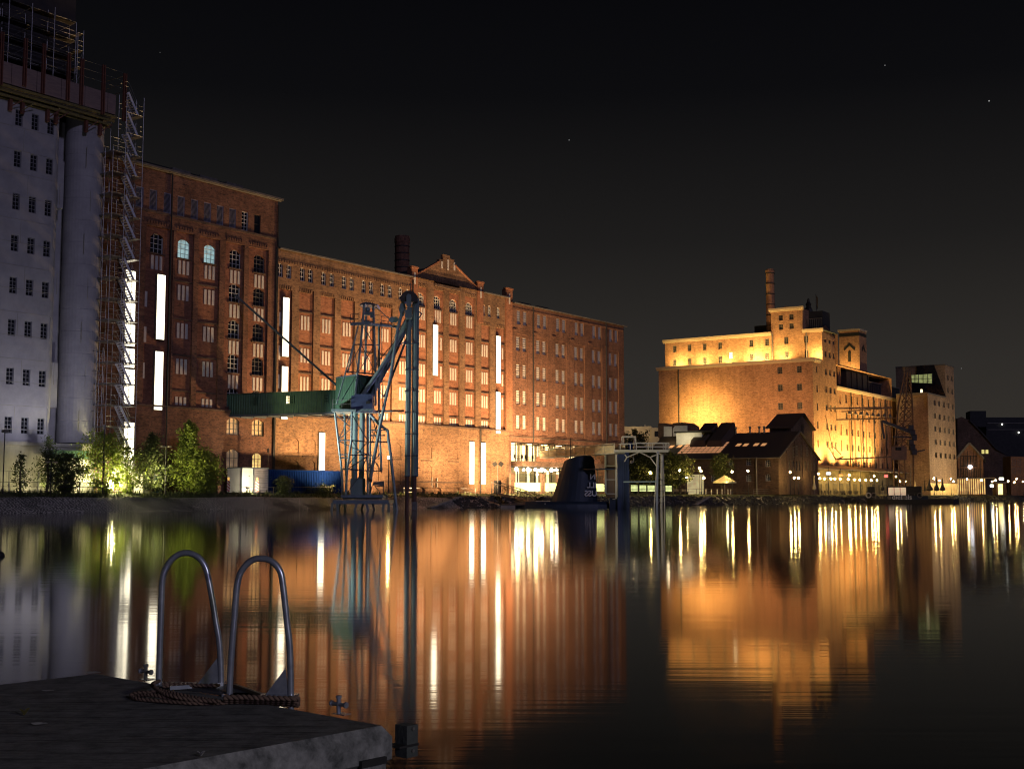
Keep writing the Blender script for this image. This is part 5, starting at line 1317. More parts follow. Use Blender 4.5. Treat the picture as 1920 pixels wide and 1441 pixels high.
m_skyl = EM('skylight_reflected_glow', (1,.47,.18), .55)  # emission paints in the orange wall glow that the panes reflect
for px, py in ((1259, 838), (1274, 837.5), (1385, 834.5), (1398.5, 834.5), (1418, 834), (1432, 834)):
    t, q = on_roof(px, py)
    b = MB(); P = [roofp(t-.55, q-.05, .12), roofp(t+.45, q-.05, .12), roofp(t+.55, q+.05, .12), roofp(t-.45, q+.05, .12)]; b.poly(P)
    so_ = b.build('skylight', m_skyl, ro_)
c4 = [on_roof(*p) for p in ((1269, 851.5), (1349, 851), (1372, 829), (1291, 830))]
tg0, tg1, q0, q1 = c4[0][0], c4[1][0], c4[0][1], c4[2][1]
m_tilel, nt, bs = new_mat('glass_field_reflected_glow'); tcx = nt.nodes.new('ShaderNodeTexCoord')
bs.inputs['Base Color'].default_value = (.50,.26,.15,1); bs.inputs['Roughness'].default_value = .45; bs.inputs['Emission Color'].default_value = (1,.45,.2,1); bs.inputs['Emission Strength'].default_value = .40  # emission stands in for the floodlit wall mirrored in this glass
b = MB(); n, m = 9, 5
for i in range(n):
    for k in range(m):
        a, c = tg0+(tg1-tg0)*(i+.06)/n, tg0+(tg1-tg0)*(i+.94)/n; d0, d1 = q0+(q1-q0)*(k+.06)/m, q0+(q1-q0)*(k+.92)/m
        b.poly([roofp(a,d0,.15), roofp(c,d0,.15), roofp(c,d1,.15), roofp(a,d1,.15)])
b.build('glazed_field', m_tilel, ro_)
for px in (1310, 1342):
    t, q = on_roof(px, 836); b = MB(); w_ = 1.9
    for s0, s1, hh in ((q-.05, 1.05, 1.5),):
        A = [roofp(t-w_, s0), roofp(t+w_, s0), roofp(t+w_, s1), roofp(t-w_, s1)]; B = [roofp(t-w_*.8, s0, hh), roofp(t+w_*.8, s0, hh), roofp(t+w_*.8, s1, hh+.6), roofp(t-w_*.8, s1, hh+.6)]
        b.hexa(A+B)
    b.build('dormer', m_tile, ro_)
for pxs in (1375, 1401, 1418, 1427):
    t, q = on_roof(pxs, 818); MB().tube(roofp(t, .98, -.3), roofp(t, .98, 1.1), .18, 8).ball(roofp(t, .98, 1.2), .3, 8, 5).build('roof_vent', m_lead, ro_)
MB().box(FD, td-2.0, td+2.0, -.45, -.4, GZ+.1, FD.z(1302, 889)).build('lit_entrance', EM('entrance_glow', (.95,.8,.42), .35, .4, 1.), HL)
MB().tube(FD.p(FD.t(1418.5, 880), .12, GZ), FD.p(FD.t(1418.5, 880), .12, zE), .16, 8).build('downpipe', m_lead, HL)
# roof monitor behind
FMf = Fr(*(lambda p: (p.x, p.y))(at(1484, 830, 272)), 124); FMs = Fr(FMf.o.x, FMf.o.y, 34)
MN = thing('roof_monitor', 'boxy brick lift house with a gabled roof rising behind the low hall', 'building', FMf.p(-2.5, 0, GZ))
zm = FMf.z(1484, 799.5); tm = FMf.t(1443, 800); Wm = FMs.t(1522.5, 800); zma = FMs.z(1503, 777.5)
b = MB(); b.box(FMf, tm, 0, -Wm, 0, GZ, zm); b.prism([FMs.p(0,0,zm), FMs.p(Wm,0,zm), FMs.p(Wm/2,0,zma)], FMs.n*tm*1.0); b.build('wall', m_brickd, MN)
r = MB()
for s, e in ((-.7, Wm/2), (Wm+.7, Wm/2)):
    zz0 = zm-.35; r.prism([FMs.p(s, .7, zz0), FMs.p(e, .7, zma+.12), FMs.p(e, .7, zma+.4), FMs.p(s, .7, zz0+.25)], FMs.n*(tm-1.4))
r.build('roof', m_tile, MN)
window(MN, FMf, (tm+0)/2, FMf.z(1465, 815), 4.6, 1.5, .04, 4, 2, m_dark, m_glass, bar=.08)
window(MN, FMs, Wm*.52, zm-.6, 1.0, 2.8, .04, 2, 4, m_dark, m_glass, bar=.06)
# dark sheds with lit walls to the left behind the hall
T = thing('shed_building', 'dark shed with arched lit wall openings at the foot of the big warehouse', 'shed', at(1262, 905, 276))
b = MB()
fs = Fr(*(lambda p: (p.x, p.y))(at(1290, 830, 275)), 124)
def fz(px, py): return fs.tz(px, py)
a_, _ = fz(1236, 820); c_, _ = fz(1290, 820)
b.box(fs, a_, c_, -8, 0, GZ, fz(1260, 819)[1])
b.prism([fs.p(fz(x, y)[0], 0, fz(x, y)[1]) for x, y in ((1234,820),(1234,793),(1248,793.5),(1256,798),(1264,792.5),(1280,791.5),(1289,798),(1289,820))], fs.n*-6); b.build('body', m_brickd, T)
MB().prism([fs.p(fz(x, y)[0], .02, fz(x, y)[1]) for x, y in ((1245,799),(1260,799),(1260,820),(1245,820))], fs.n*.1).build('lit_wall', m_contw, T)
MB().prism([fs.p(fz(x, y)[0], .02, fz(x, y)[1]) for x, y in ((1262,820),(1262,803),(1266,798),(1289,797.5),(1289,820))], fs.n*.1).build('lit_gable', m_contw, T)
T = thing('annex_building', 'small flat annex with a blazing white-lit wall left of the dormers', 'annex', at(1290, 905, 270))
fs2 = Fr(*(lambda p: (p.x, p.y))(at(1320, 830, 268)), 124)
a_, c_ = fs2.t(1268, 815), fs2.t(1316, 815)
MB().box(fs2, a_, c_, -5, 0, GZ, fs2.z(1290, 811)).build('wall', m_contw, T); MB().box(fs2, a_-.3, c_+2.5, -5.4, .5, fs2.z(1290, 811), fs2.z(1290, 811)+.35).build('roof', m_dark, T)
lamp('annex_light', 'SPOT', fs2.p((a_+c_)/2-.5, 3.5, fs2.z(1290, 822)), 500, (1,.85,.5), fs2.p((a_+c_)/2-.5, 0, fs2.z(1290, 816)), .2, 120, .7)
lamp('shed_light', 'POINT', fs.p(a_*0+fz(1270,820)[0], 5, fz(1260,816)[1]), 160, (1,.8,.45), None, .2)
T = thing('beige_building', 'flat beige building far behind, between the mill and the big warehouse', 'building', at(1203, 900, 420))
fb = Fr(*(lambda p: (p.x, p.y))(at(1222, 830, 420)), 100)
b = MB(); b.box(fb, -14, 0, -15, 0, GZ, fb.z(1200, 799)); b.box(fb, 0, 6, -15, .5, GZ, fb.z(1222, 802)); b.build('wall', M('beige_render', (.42,.34,.22), (.34,.27,.18), .5, .9), T)
MB().box(fb, 1, 5, .5, .6, fb.z(1228, 818), fb.z(1228, 808)).build('window', m_glass, T); MB().box(fb, -2.5, -2.1, -2, -1.6, fb.z(1200, 799), fb.z(1200, 795)).build('chimney', m_conc2, T)
lamp('beige_light', 'POINT', fb.p(-6, 9, fb.z(1200, 812)), 2200, (1,.75,.4), None, .5)
# ------------------------------------------------------------------ big floodlit warehouse
pB = at(1528, 900, 292)
BF = Fr(pB.x, pB.y, 124); BS = Fr(pB.x, pB.y, 34)
WHs = thing('warehouse', 'huge floodlit ochre brick warehouse with a set-back upper block and tall side wing', 'warehouse', BF.p(-15, 0, GZ))
zL = BF.z(1528, 672); tBl = BF.t(1236, 800); SBk = 4.8
def z1w(x, y): return 1200+x/4.003, 480+y/4.003
hol, wl = [], []
for x, y in ((1050,858), (1195,850), (1053,988), (1197,982), (1055,1126), (1200,1122)):
    t, z = BF.tz(*z1w(x, y)); hol.append((t-.62, t+.62, z-.8, z+.8, .3, 0, False)); wl.append((BF, t, z, 1.24, 1.6, 0))
b = MB(); wall(b, BF, tBl, 0, GZ, zL, 0, hol)
# side of the lower block and tower: one plane, t from 0 to 15
def z2w(x, y): return 1500+x/4.571, 560+y/4.571
hs = []
tS1 = BS.t(1570.5, 800)
for x, y in ((143,605), (146,770), (150,925), (153,1080), (155,1240)):
    t, z = BS.tz(*z2w(x, y)); hs.append((t-.42, t+.42, z-.85, z+.85, .3, 0, False)); wl.append((BS, t, z, .84, 1.7, 0))
rowsz = [BS.z(*z2w(257, y)) for y in (370, 482, 633, 782, 935, 1098, 1250)]+[BS.z(1556, 872)]
tc3 = [BS.t(*z2w(x, 700)) for x in (224, 260, 295)]
for k, z in enumerate(rowsz):
    for t in tc3: hs.append((t-.65, t+.65, z-.75 if k else z-.5, z+.75 if k else z+.5, .3, 0, False)); wl.append((BS, t, z, 1.3, 1.5 if k else 1.0, 0))
zU = BF.z(1541.6, 617, -SBk); zUg = BS.z(1557, 614.5)+.3
tU0 = SBk
wall(b, BS, 0, tU0, GZ, zL, 0, [h for h in hs if h[1] < tU0]); wall(b, BS, tU0, tS1, GZ, zU-1.2, 0, [h for h in hs if h[0] > tU0])
b.poly([BS.p(tU0,0,zU-1.2), BS.p(tS1,0,zU-1.2), BS.p(tS1,0,zU-1.6), BS.p((tU0+tS1)/2,0,zUg), BS.p(tU0,0,zU-.2)][0:2]+[BS.p(tS1,0,zU-1.1), BS.p((tU0+tS1)/2-1,0,zUg), BS.p(tU0,0,zU)])
b.poly([BF.p(tBl,0,GZ), BF.p(tBl,-60,GZ), BF.p(tBl,-60,zL), BF.p(tBl,0,zL)][::-1]); b.poly([BF.p(tBl,-60,GZ), BF.p(0,-60,GZ), BF.p(0,-60,zL), BF.p(tBl,-60,zL)])
b.poly([BF.p(tBl,0,zL), BF.p(0,0,zL), BF.p(0,-60,zL), BF.p(tBl,-60,zL)])
b.poly([BS.p(tS1,0,GZ), BS.p(tS1,-25,GZ), BS.p(tS1,-25,zU-1.2), BS.p(tS1,0,zU-1.2)])
b.build('wall', m_brickb, WHs)
# upper set-back block
o = -SBk; hu = []
tu0, tu1, tu2, tu3 = BF.t(1247, 660, o), BF.t(1446, 620, o), BF.t(1505, 620, o), BF.t(1541.6, 650, o)
zu1 = BF.z(1247, 640, o); zu1b = (zu1+BF.z(1440, 625.5, o))/2
for x, y in ((260,697),(371,688),(485,681),(600,672),(834,654),(953,645),(1098,634),(1247,623),(260,801),(373,793),(486,785),(601,777),(836,760),(953,753),(1101,743),(1249,733),(680,745)):
    t, z = BF.tz(*z1w(x, y), o); lit = x == 680; hu.append((t-.5, t+.5, z-.85, z+.85, .3, 0, False)); wl.append((BF, t, z, 1.0, 1.7, 2 if lit else 1))
for x, y in ((1056,463),(1136,457),(1058,532),(1137,525)):
    t, z = BF.tz(*z1w(x, y), o); hu.append((t-.55, t+.55, z-.68, z+.68, .3, 0, False)); wl.append((BF, t, z, 1.1, 1.36, 1))
zt1 = BF.z(1476, 578, o)-.3; 
b = MB(); wall(b, BF, tu0, tu1, zL+.01, zu1b, o, hu); wall(b, BF, tu1, tu2, zL+.01, zt1, o, hu); wall(b, BF, tu2, tu3, zL+.01, zU, o, hu)
b.poly([BF.p(tu1,o,zt1), BF.p(tu2,o,zt1), BF.p(tu2,o,zt1+.1), BF.p((tu1+tu2)/2,o,zt1+.9), BF.p(tu1,o,zt1+.1)])
for t, za, zb in ((tu0, zL, zu1b), (tu1, zu1b, zt1), (tu2, zU, zt1)): b.poly([BF.p(t,o,za), BF.p(t,o-11,za), BF.p(t,o-11,zb), BF.p(t,o,zb)])
b.poly([BF.p(tu0,o-11,zL), BF.p(tu3,o-11,zL), BF.p(tu3,o-11,zu1b), BF.p(tu0,o-11,zu1b)]); b.poly([BF.p(tu1,o-9,zL), BF.p(tu2,o-9,zL), BF.p(tu2,o-9,zt1), BF.p(tu1,o-9,zt1)])
b.build('upper_wall', m_brickb, WHs)
b = MB(); b.box(BF, tu0, tu1, o-11, o+.1, zu1b, zu1b+.2); b.box(BF, tu1, tu2, o-9, o+.1, zt1+.05, zt1+.1); b.box(BF, tu2, tu3, o-11, o+.05, zU, zU+.2)
b.prism([BS.p(tU0,0,zU), BS.p((tU0+tS1)/2-1,0,zUg+.1), BS.p(tS1,0,zU-1.1)], BS.n*-14); b.build('roof', m_roof, WHs)
def cornice(mb, fr, ta, tb, z, o, d=.55, h=.5): mb.box(fr, ta, tb, o-.05, o+d, z-h, z); mb.box(fr, ta, tb, o-.05, o+d*.5, z-h-.35, z-h)
for nm, args in (('cornice', (BF, tBl-.5, .5, zL+.25, 0)), ('cornice', (BF, tu0-.5, tu1, zu1b+.35, o)), ('cornice', (BF, tu1-.4, tu2+.4, zt1+.5, o)), ('cornice', (BF, tu2, tu3+.4, zU+.3, o)), ('cornice', (BS, 0, tU0, zL+.25, 0))):
    b = MB(); cornice(b, *args); b.build(nm, m_corn, WHs)
for t in (tBl+5.6,): MB().tube(BF.p(t, .15, GZ), BF.p(t, .15, zL), .14, 6).build('downpipe', m_dark, WHs)
for t in (tu1+.3, tu2+.9): MB().tube(BF.p(t, o+.15, zL), BF.p(t, o+.15, zu1b if t < tu1+1 else zU), .13, 6).build('downpipe', m_lead, WHs)
m_winb = M('warehouse_window', (.035,.03,.027), (.02,.018,.018), 1.5, .3)
for fr, t, z, w_, h_, kind in wl:
    oo = -.2 if kind == 0 else o-.2
    window(WHs, fr, t, z, round(w_,1), round(h_,1), oo, 2, 4, m_lead, m_pale if kind == 2 else m_winb, bar=.06)
# rooftop plant, statue-like ventilator and flag
b = MB(); t = BF.t(1520, 600, -9); b.box(BF, t-2.5, t+3, -14, -9, zU, BF.z(1520, 584, -9)); b.build('plant_room', m_roof, WHs)
b = MB(); x0 = BF.t(1503, 608, -7); x1 = BF.t(1541, 603, -7); zq = BF.z(1520, 610, -7)
for k in range(12): b.tube(BF.p(x0+(x1-x0)*k/11, -7, zU), BF.p(x0+(x1-x0)*k/11, -7, zq+1.6), .07, 4)
b.beam(BF.p(x0, -7, zq+1.6), BF.p(x1, -7, zq+1.6), .15, .15); b.build('roof_railing', m_lead, WHs)
t = BF.t(1516, 575, -10); zs0 = BF.z(1516, 582, -10); b = MB(); b.lathe(BF.p(t, -10, zs0), [(1.1,-.5),(.9,.4),(.5,1.0),(.75,1.5),(.35,2.1),(.3,2.8),(0,3.0)], 8); b.build('roof_ventilator', m_dark, WHs)
t = BF.t(1530, 560, -10); z0_, z1_ = BF.z(1530, 583, -10), BF.z(1530, 551, -10); b = MB(); b.tube(BF.p(t,-10,z0_-2), BF.p(t,-10,z1_), .08, 5); b.poly([BF.p(t,-10,z1_-.2), BF.p(t+.5,-10,z1_-1), BF.p(t+.4,-10,z1_-3.6), BF.p(t,-10,z1_-4)]); b.build('flagpole', m_dark, WHs)
b = MB(); t = BF.t(1436, 618, -8); b.box(BF, t-3, t+2, -11, -8, zu1b, zu1b+2.6); b.build('tank', m_roof, WHs)
# brick chimney
tch, zc_ = BF.t(1444.5, 560, -8), BF.z(1444.5, 505, -8)
CHm = thing('factory_chimney', 'tall slim ochre brick chimney rising behind the warehouse upper block', 'chimney', BF.p(tch, -8, GZ))
MB().lathe(BF.p(tch, -8, 0), [(1.35, GZ), (1.2, zL), (.98, zc_-1.1), (1.12, zc_-.9), (1.12, zc_-.3), (1.0, zc_-.2), (1.0, zc_)], 20).build('shaft', m_brickb, CHm)
for k in range(7): z = zL+7+k*2.6; MB().lathe(BF.p(tch, -8, 0), [(1.16, z), (1.19, z+.06), (1.19, z+.14), (1.16, z+.2)], 20).build('iron_band', m_dark, CHm)
# long side wing
WG = BS; tW0, tW1 = tS1, BS.t(1693.5, 860); zW = BS.z(1585, 729.5, -.4)
WN = thing('warehouse_wing', 'long floodlit warehouse wing with pilasters and rows of small windows, running back beside the quay', 'warehouse', BS.p((tW0+tW1)/2, 0, GZ))
xs7 = (335,403,472,540,610,683,757,827)
def z7w(x, y): return 1540+x/6.55, 680+y/6.55
cw = [BS.t(*z7w(x, 1000), -.4) for x in xs7]
zr7 = [BS.z(*z7w(335, y), -.4) for y in (455, 648, 848, 1038, 1240)]
hw, bw = [], []
for i, c in enumerate(cw):
    hw.append((c-1.6, c+1.6, zr7[4]-2.4, zr7[0]+2.2, .35, 0, False))
    for k, z in enumerate(zr7): bw.append((c-.85, c+.85, z-.8, z+.8+(.5 if k == 0 else 0), .35, 0, False))
tn = BS.t(*z7w(243, 900), -.4)
for y, h_ in ((150, 3.2), (448, 1.6), (820, 1.9), (1015, 1.9)): z = BS.z(*z7w(243, y), -.4); hw.append((tn-.7, tn+.7, z-h_/1.4, z+h_/1.4, .3, 0, True))
b = MB(); wall(b, BS, tW0+.01, tW1, GZ, zW, -.4, hw); wall(b, BS, tW0+3.5, tW1-.3, zr7[4]-2.5, zr7[0]+2.3, -.75, bw)
b.poly([BS.p(tW1,-.4,GZ), BS.p(tW1,-25,GZ), BS.p(tW1,-25,zW), BS.p(tW1,-.4,zW)])
b.poly([BS.p(tW0,-.4,zW), BS.p(tW1,-.4,zW), BS.p(tW1,-25,zW), BS.p(tW0,-25,zW)])
b.build('wall', m_brickb, WN)
for i, c in enumerate(cw):
    for k, z in enumerate(zr7): window(WN, BS, c, z+(.25 if k == 0 else 0), 1.7, 2.1 if k == 0 else 1.6, -1.0, 3, 4, m_dark, m_winb, bar=.06)
b = MB(); cornice(b, BS, tW0+.3, tW1+.4, zW+.3, -.4); b.build('cornice', m_corn, WN)
for i in (1, 3, 5, 7):
    t = (cw[i]+cw[i-1])/2; MB().tube(BS.p(t, -.2, GZ+3), BS.p(t, -.2, zW-.5), .12, 5).build('downpipe', m_dark, WN)
ta, tb = BS.t(1582, 705, -2), BS.t(1625, 712, -2); b = MB(); b.box(BS, ta, tb, -20, -1.6, zW+.02, BS.z(1584, 693, -2))
for k in range(5): b.box(BS, ta+(tb-ta)*k/4.2, ta+(tb-ta)*k/4.2+.35, -1.6, -1.3, zW+.3, BS.z(1584, 693, -2)-.2)
b.build('slate_storey', m_roof, WN)
b = MB(); b.box(BS, BS.t(1571, 684, -1.2), tb-2, -1.5, -.9, BS.z(1571, 683, -1.2)-.6, BS.z(1571, 683, -1.2)); b.build('ledge', m_brickr, WN)
tc_, td_ = tb, BS.t(1690, 745, -3); z_ = BS.z(1626, 716, -3); b = MB(); b.box(BS, tc_, td_, -18, -3, zW+.02, z_)
n = 22
for k in range(n): b.box(BS, tc_+(td_-tc_)*k/n, tc_+(td_-tc_)*k/n+.12, -3, -2.9, zW+.1, z_-.5)
b.build('glazed_attic', m_roof, WN); MB().box(BS, tc_, td_, -3.4, -2.6, z_, z_+.3).build('attic_cornice', m_lead, WN)
# arrow-niche tower
pT = at(1612.7, 700, 330); TFf = Fr(pT.x, pT.y, 124); TFs = Fr(pT.x, pT.y, 34)
TT = thing('stair_tower_building', 'narrow floodlit brick tower with a pointed arrow-shaped dark niche, above the warehouse wing', 'tower', TFf.p(-3, 0, GZ))
tl_ = TFf.t(1573.5, 650); zt_2 = TFf.z(1612, 615.5); wt_ = TFs.t(1624.7, 650)
b = MB(); b.box(TFf, tl_, 0, -wt_, 0, GZ, zt_2); b.build('wall', m_brickb, TT)
b = MB(); b.box(TFf, tl_-.25, .25, -wt_-.2, .25, zt_2-.5, zt_2); b.build('parapet', m_corn, TT)
b = MB(); b.box(TFf, tl_-.02, .02, -wt_-.02, .03, zt_2-1.9, zt_2-1.0); b.build('dark_band', m_dark, TT)
def tf(x, y): t, z = TFf.tz(*z2w(x, y)); return TFf.p(t, .03, z)
MB().prism([tf(378,425), tf(424,378), tf(472,420), tf(470,442), tf(424,402), tf(380,445)], TFf.n*.12).build('chevron', m_dark, TT)
MB().prism([tf(412,455), tf(425,440), tf(437,455), tf(437,540), tf(412,540)], TFf.n*.06).build('niche_window', m_winb, TT)
def tg(x, y): t, z = TFs.tz(*z2w(x, y)); return TFs.p(t, .03, z)
MB().prism([tg(528,430), tg(541,395), tg(556,440), tg(556,460), tg(541,425), tg(530,450)], TFs.n*.12).build('chevron', m_dark, TT)
# quayside canopy with lamps
zc0_, zc1_ = BS.z(1532, 876, 4.5), None
CN = thing('canopy', 'long sloping canopy over the quayside terrace at the foot of the warehouse', 'canopy', BS.p(30, 3, GZ))
tca, tcb = BS.t(1532, 880, 4.5), BS.t(1714, 889, 4.5)
b = MB(); b.prism([BS.p(tca, .1, zc0_+.9), BS.p(tca, 4.6, zc0_-.1), BS.p(tca, 4.6, zc0_-.35), BS.p(tca, .1, zc0_+.6)], BS.u*(tcb-tca)); b.build('roof', m_lead, CN)
n = 10
for k in range(n+1): t = tca+(tcb-tca)*k/n; MB().tube(BS.p(t, 4.4, GZ), BS.p(t, 4.4, zc0_-.3), .08, 6).build('post', m_dark, CN)
b = MB(); b.box(BS, 1, tW1+14, .0, .08, GZ, zc0_-.2); b.build('shopfront', M('shopfront_wall', (.25,.20,.10), (.12,.09,.05), .7, .8), CN)
random.seed(4)
for k in range(14):
    t = 3+k*4.9; window(CN, BS, t, GZ+1.5, 2.2, 2.4, .1, 3, 2, m_dark, m_warm, bar=.09)
# ------------------------------------------------------------------ right-hand tower block
m_brickt = BRICK('brick_beige', (.36,.245,.155), (.29,.185,.115), (.18,.115,.08), (.34,.26,.2), .3)
pE = at(1744, 900, 335); EF = Fr(pE.x, pE.y, 124); ES = Fr(pE.x, pE.y, 34)
OB = thing('office_tower', 'tall brick office tower on the right with a dark glazed wedge below its top', 'office building', EF.p(-5, -5, GZ))
zE1 = EF.z(1744, 737); tE1 = ES.t(1793, 850); tEf = EF.t(1682, 800)
tE2 = ES.t(1772, 700); zE2 = ES.z(1772, 684)
hol = []; ewl = []
ex = [ES.t(1500+x/4.571, 560+1110/4.571) for x in (1160, 1200, 1240, 1278, 1316)]
zrE = [ES.z(*z2w(1155, y)) for y in (890, 1003, 1113, 1225, 1337)]+[ES.z(1520+1128/4.8, 760+445/4.8)]
for i, t in enumerate(ex):
    for z in zrE: hol.append((t-.9, t+.9, z-.75, z+.75, .3, 0, False)); ewl.append((ES, t, z))
up_ = []
for x, y in ((1268,675), (1303,683), (1270,782), (1306,795)): t, z = ES.tz(*z2w(x, y)); up_.append((t-.9, t+.9, z-.75, z+.75, .3, 0, False)); ewl.append((ES, t, z))
b = MB(); wall(b, ES, 0, tE2, GZ, zE1, 0, hol); wall(b, ES, tE2, tE1, GZ, zE2, 0, hol+up_)
ef = []
for x, y in ((1025,888), (940,1000)): t, z = EF.tz(*z2w(x, y)); ef.append((t-2, t+2, z-1.7, z+1.7, .4, 0, True))
wall(b, EF, tEf, 0, GZ, zE1, 0, ef[:1])
oE = -tE2; te0, te1 = EF.t(1680, 720, oE), 0
wall(b, EF, te0, te1, zE1-.2, zE2, oE, [])
b.poly([EF.p(tEf,0,GZ), EF.p(tEf,-tE1,GZ), EF.p(tEf,-tE1,zE1), EF.p(tEf,0,zE1)]); b.poly([EF.p(te0,oE,zE1), EF.p(te0,-tE1,zE1), EF.p(te0,-tE1,zE2), EF.p(te0,oE,zE2)])
b.poly([EF.p(tEf,0,zE1), EF.p(0,0,zE1), EF.p(0,oE,zE1), EF.p(tEf,oE,zE1)]); b.poly([EF.p(te0,oE,zE2), EF.p(0,oE,zE2), EF.p(0,-tE1,zE2), EF.p(te0,-tE1,zE2)])
b.poly([ES.p(tE1,0,GZ), ES.p(tE1,-15,GZ), ES.p(tE1,-15,zE2), ES.p(tE1,0,zE2)])
b.build('wall', m_brickt, OB)
for fr, t, z in ewl: window(OB, fr, t, z, 1.8, 1.5, -.2, 2, 1, m_lead, m_winb, bar=.08)
def te(x, y, e=.05): t, z = EF.tz(*z2w(x, y), oE+e); return EF.p(t, oE+e, z)
MB().prism([te(1000,575), te(1150,568), te(1248,832), te(932,812), te(925,700), te(1000,640)], EF.n*.15).build('dark_wedge', m_glass, OB)
b = MB(); b.prism([te(945,655,.25), te(1133,642,.25), te(1133,725,.25), te(940,715,.25)], EF.n*.05); b.build('lit_glazing', EM('greenish_room', (.72,.80,.30), .24, .5, .8), OB)
b = MB()
for x in (985, 1015, 1055, 1095, 1133): b.beam(te(x, 644, .35), te(x, 722, .35), .15, .15)
b.beam(te(942, 686, .35), te(1133, 684, .35), .12, .12); b.build('mullion', m_dark, OB)
MB().prism([te(1032,775,.25), te(1050,775,.25), te(1050,805,.25), te(1032,805,.25)], EF.n*.05).build('lit_window', m_pale, OB)
b = MB(); b.box(EF, tEf, 0.15, 0, .15, zE1-.1, zE1+.3); b.box(ES, 0, tE2, 0, .15, zE1-.1, zE1+.3); b.build('coping', m_lead, OB)
b = MB(); b.box(ES, tE2, tE1+.1, 0, .15, zE2-.1, zE2+.25); b.box(EF, te0, 0.1, oE, oE+.15, zE2-.1, zE2+.25); b.build('roof_edge', m_lead, OB)
b = MB(); b.box(ES, 0, tE1, .02, .1, GZ, GZ+3.2); b.build('ground_glazing', m_warm and EM('cafe_glazing', (1,.68,.24), .22, .8, .9), OB)
# gabled glass-fronted house
pG = at(1819, 900, 372); GF = Fr(pG.x, pG.y, 90+20)
GH = thing('gabled_house', 'pale brick gabled house with slit windows and a round white lit sign', 'house', GF.p(0, 0, GZ))
def gf(px, py, e=0): t, z = GF.tz(px, py, e); return GF.p(t, e, z)
out = [gf(1796,925), gf(1843.5,925), gf(1843.5,858), gf(1817.5,831), gf(1795.5,857)]
out[0].z = GZ; out[1].z = GZ
b = MB(); b.prism(out, GF.n*-14); b.build('wall', m_brickb, GH)
b = MB(); b.beam(gf(1794,858.5,.2), gf(1817.5,830,.2), .5, .5); b.beam(gf(1817.5,830,.2), gf(1845,859.5,.2), .5, .5); b.build('verge', m_lead, GH)
r = MB(); r.prism([gf(1790,862,-.4), gf(1817.5,829.5,-.4), gf(1817.5,830.5,-.4), gf(1792,863,-.4)], GF.n*-14); r.prism([gf(1849,864,-.4), gf(1817.5,829.5,-.4), gf(1817.5,830.5,-.4), gf(1846,864,-.4)], GF.n*-14); r.build('roof', m_roof, GH)
for px in (1804, 1810.5, 1817, 1823, 1829): t, z = GF.tz(px, 864); window(GH, GF, t, z, .95, 3.2, .02, 2, 1, m_dark, m_winb, bar=.12)
for px in (1799, 1805, 1812, 1820, 1829, 1836, 1840): t, z = GF.tz(px, 886); window(GH, GF, t, z, .6, 2.6, .02, 1, 1, m_dark, m_warm if px == 1829 else m_winb, bar=.1)
for px in (1801, 1807.5, 1814, 1826, 1832, 1838): MB().beam(gf(px, 862 if px < 1803 or px > 1836 else 845, .1), gf(px, 895, .1), .12, .12).build('pilaster_line', m_dark, GH)
MB().prism([gf(1819+4.2*cos(a*pi/5), 875+3.6*sin(a*pi/5), .3) for a in range(10)], GF.n*.2).build('lit_sign', EM('sign_white', (.92,.96,1), 6), GH)
t0_, t1_ = GF.t(1795, 905), GF.t(1866, 905); z0_, z1_ = GF.z(1820, 897), GZ
b = MB(); b.box(GF, t0_, t1_, .3, 4, z0_, z0_+.25); b.build('porch_roof', m_lead, GH)
for k in range(13):
    a = t0_+(GF.t(1848, 905)-t0_)*k/13; w5 = (GF.t(1848, 905)-t0_)/13*.55; MB().box(GF, a+.1, a+.1+w5, 3.8, 3.9, GZ+.3, z0_-.1).build('lit_pane', m_warm, GH)
# dark gabled warehouse and long block behind
T = thing('dark_warehouse', 'unlit brick warehouse with a sloping roof at the far right, two glowing windows', 'warehouse', at(1850, 900, 430))
fr = Fr(*(lambda p: (p.x, p.y))(at(1798, 900, 430)), 100)
def ff(px, py, e=0): t, z = fr.tz(px, py, e); return fr.p(t, e, z)
P = [ff(1795,900), ff(1925,900), ff(1925,868), ff(1893,858), ff(1868,842), ff(1842,812), ff(1818,788), ff(1803,781), ff(1795,784)]
P[0].z = GZ; P[1].z = GZ
MB().prism(P, fr.n*-20).build('wall', m_brickd, T)
b = MB(); b.beam(ff(1818,787.5,.3), ff(1842,811.5,.3), .5, .4); b.beam(ff(1842,811.5,.3), ff(1868,841.5,.3), .5, .4); b.beam(ff(1868,841.5,.3), ff(1920,866,.3), .5, .4); b.build('verge', m_roof, T)
b = MB()
for x0 in (1840.5, 1848): b.prism([ff(x0,843,.1), ff(x0+5,843,.1), ff(x0+5,850,.1), ff(x0,850,.1)], fr.n*.05)
b.build('lit_window', EM('yellow_room', (.9,.78,.25), .8, .3), T)
T = thing('flat_block', 'very dark flat-roofed block with a boxy lift house on the far right skyline', 'building', at(1880, 900, 520))
fr2 = Fr(*(lambda p: (p.x, p.y))(at(1849, 900, 520)), 100)
def fh(px, py, e=0): t, z = fr2.tz(px, py, e); return fr2.p(t, e, z)
P = [fh(1849,900), fh(1940,900), fh(1940,782), fh(1849,782)]; P[0].z = GZ; P[1].z = GZ
MB().prism(P, fr2.n*-20).build('wall', m_roof, T)
MB().prism([fh(1819,800), fh(1848.9,800), fh(1848.9,770), fh(1819,770)], fr2.n*-10).build('lift_house', m_roof, T)
for y in (792.5, 804.5): MB().prism([fh(1851,y,.1), fh(1925,y,.1), fh(1925,y+1.2,.1), fh(1851,y+1.2,.1)], fr2.n*.3).build('pale_band', m_lead, T)
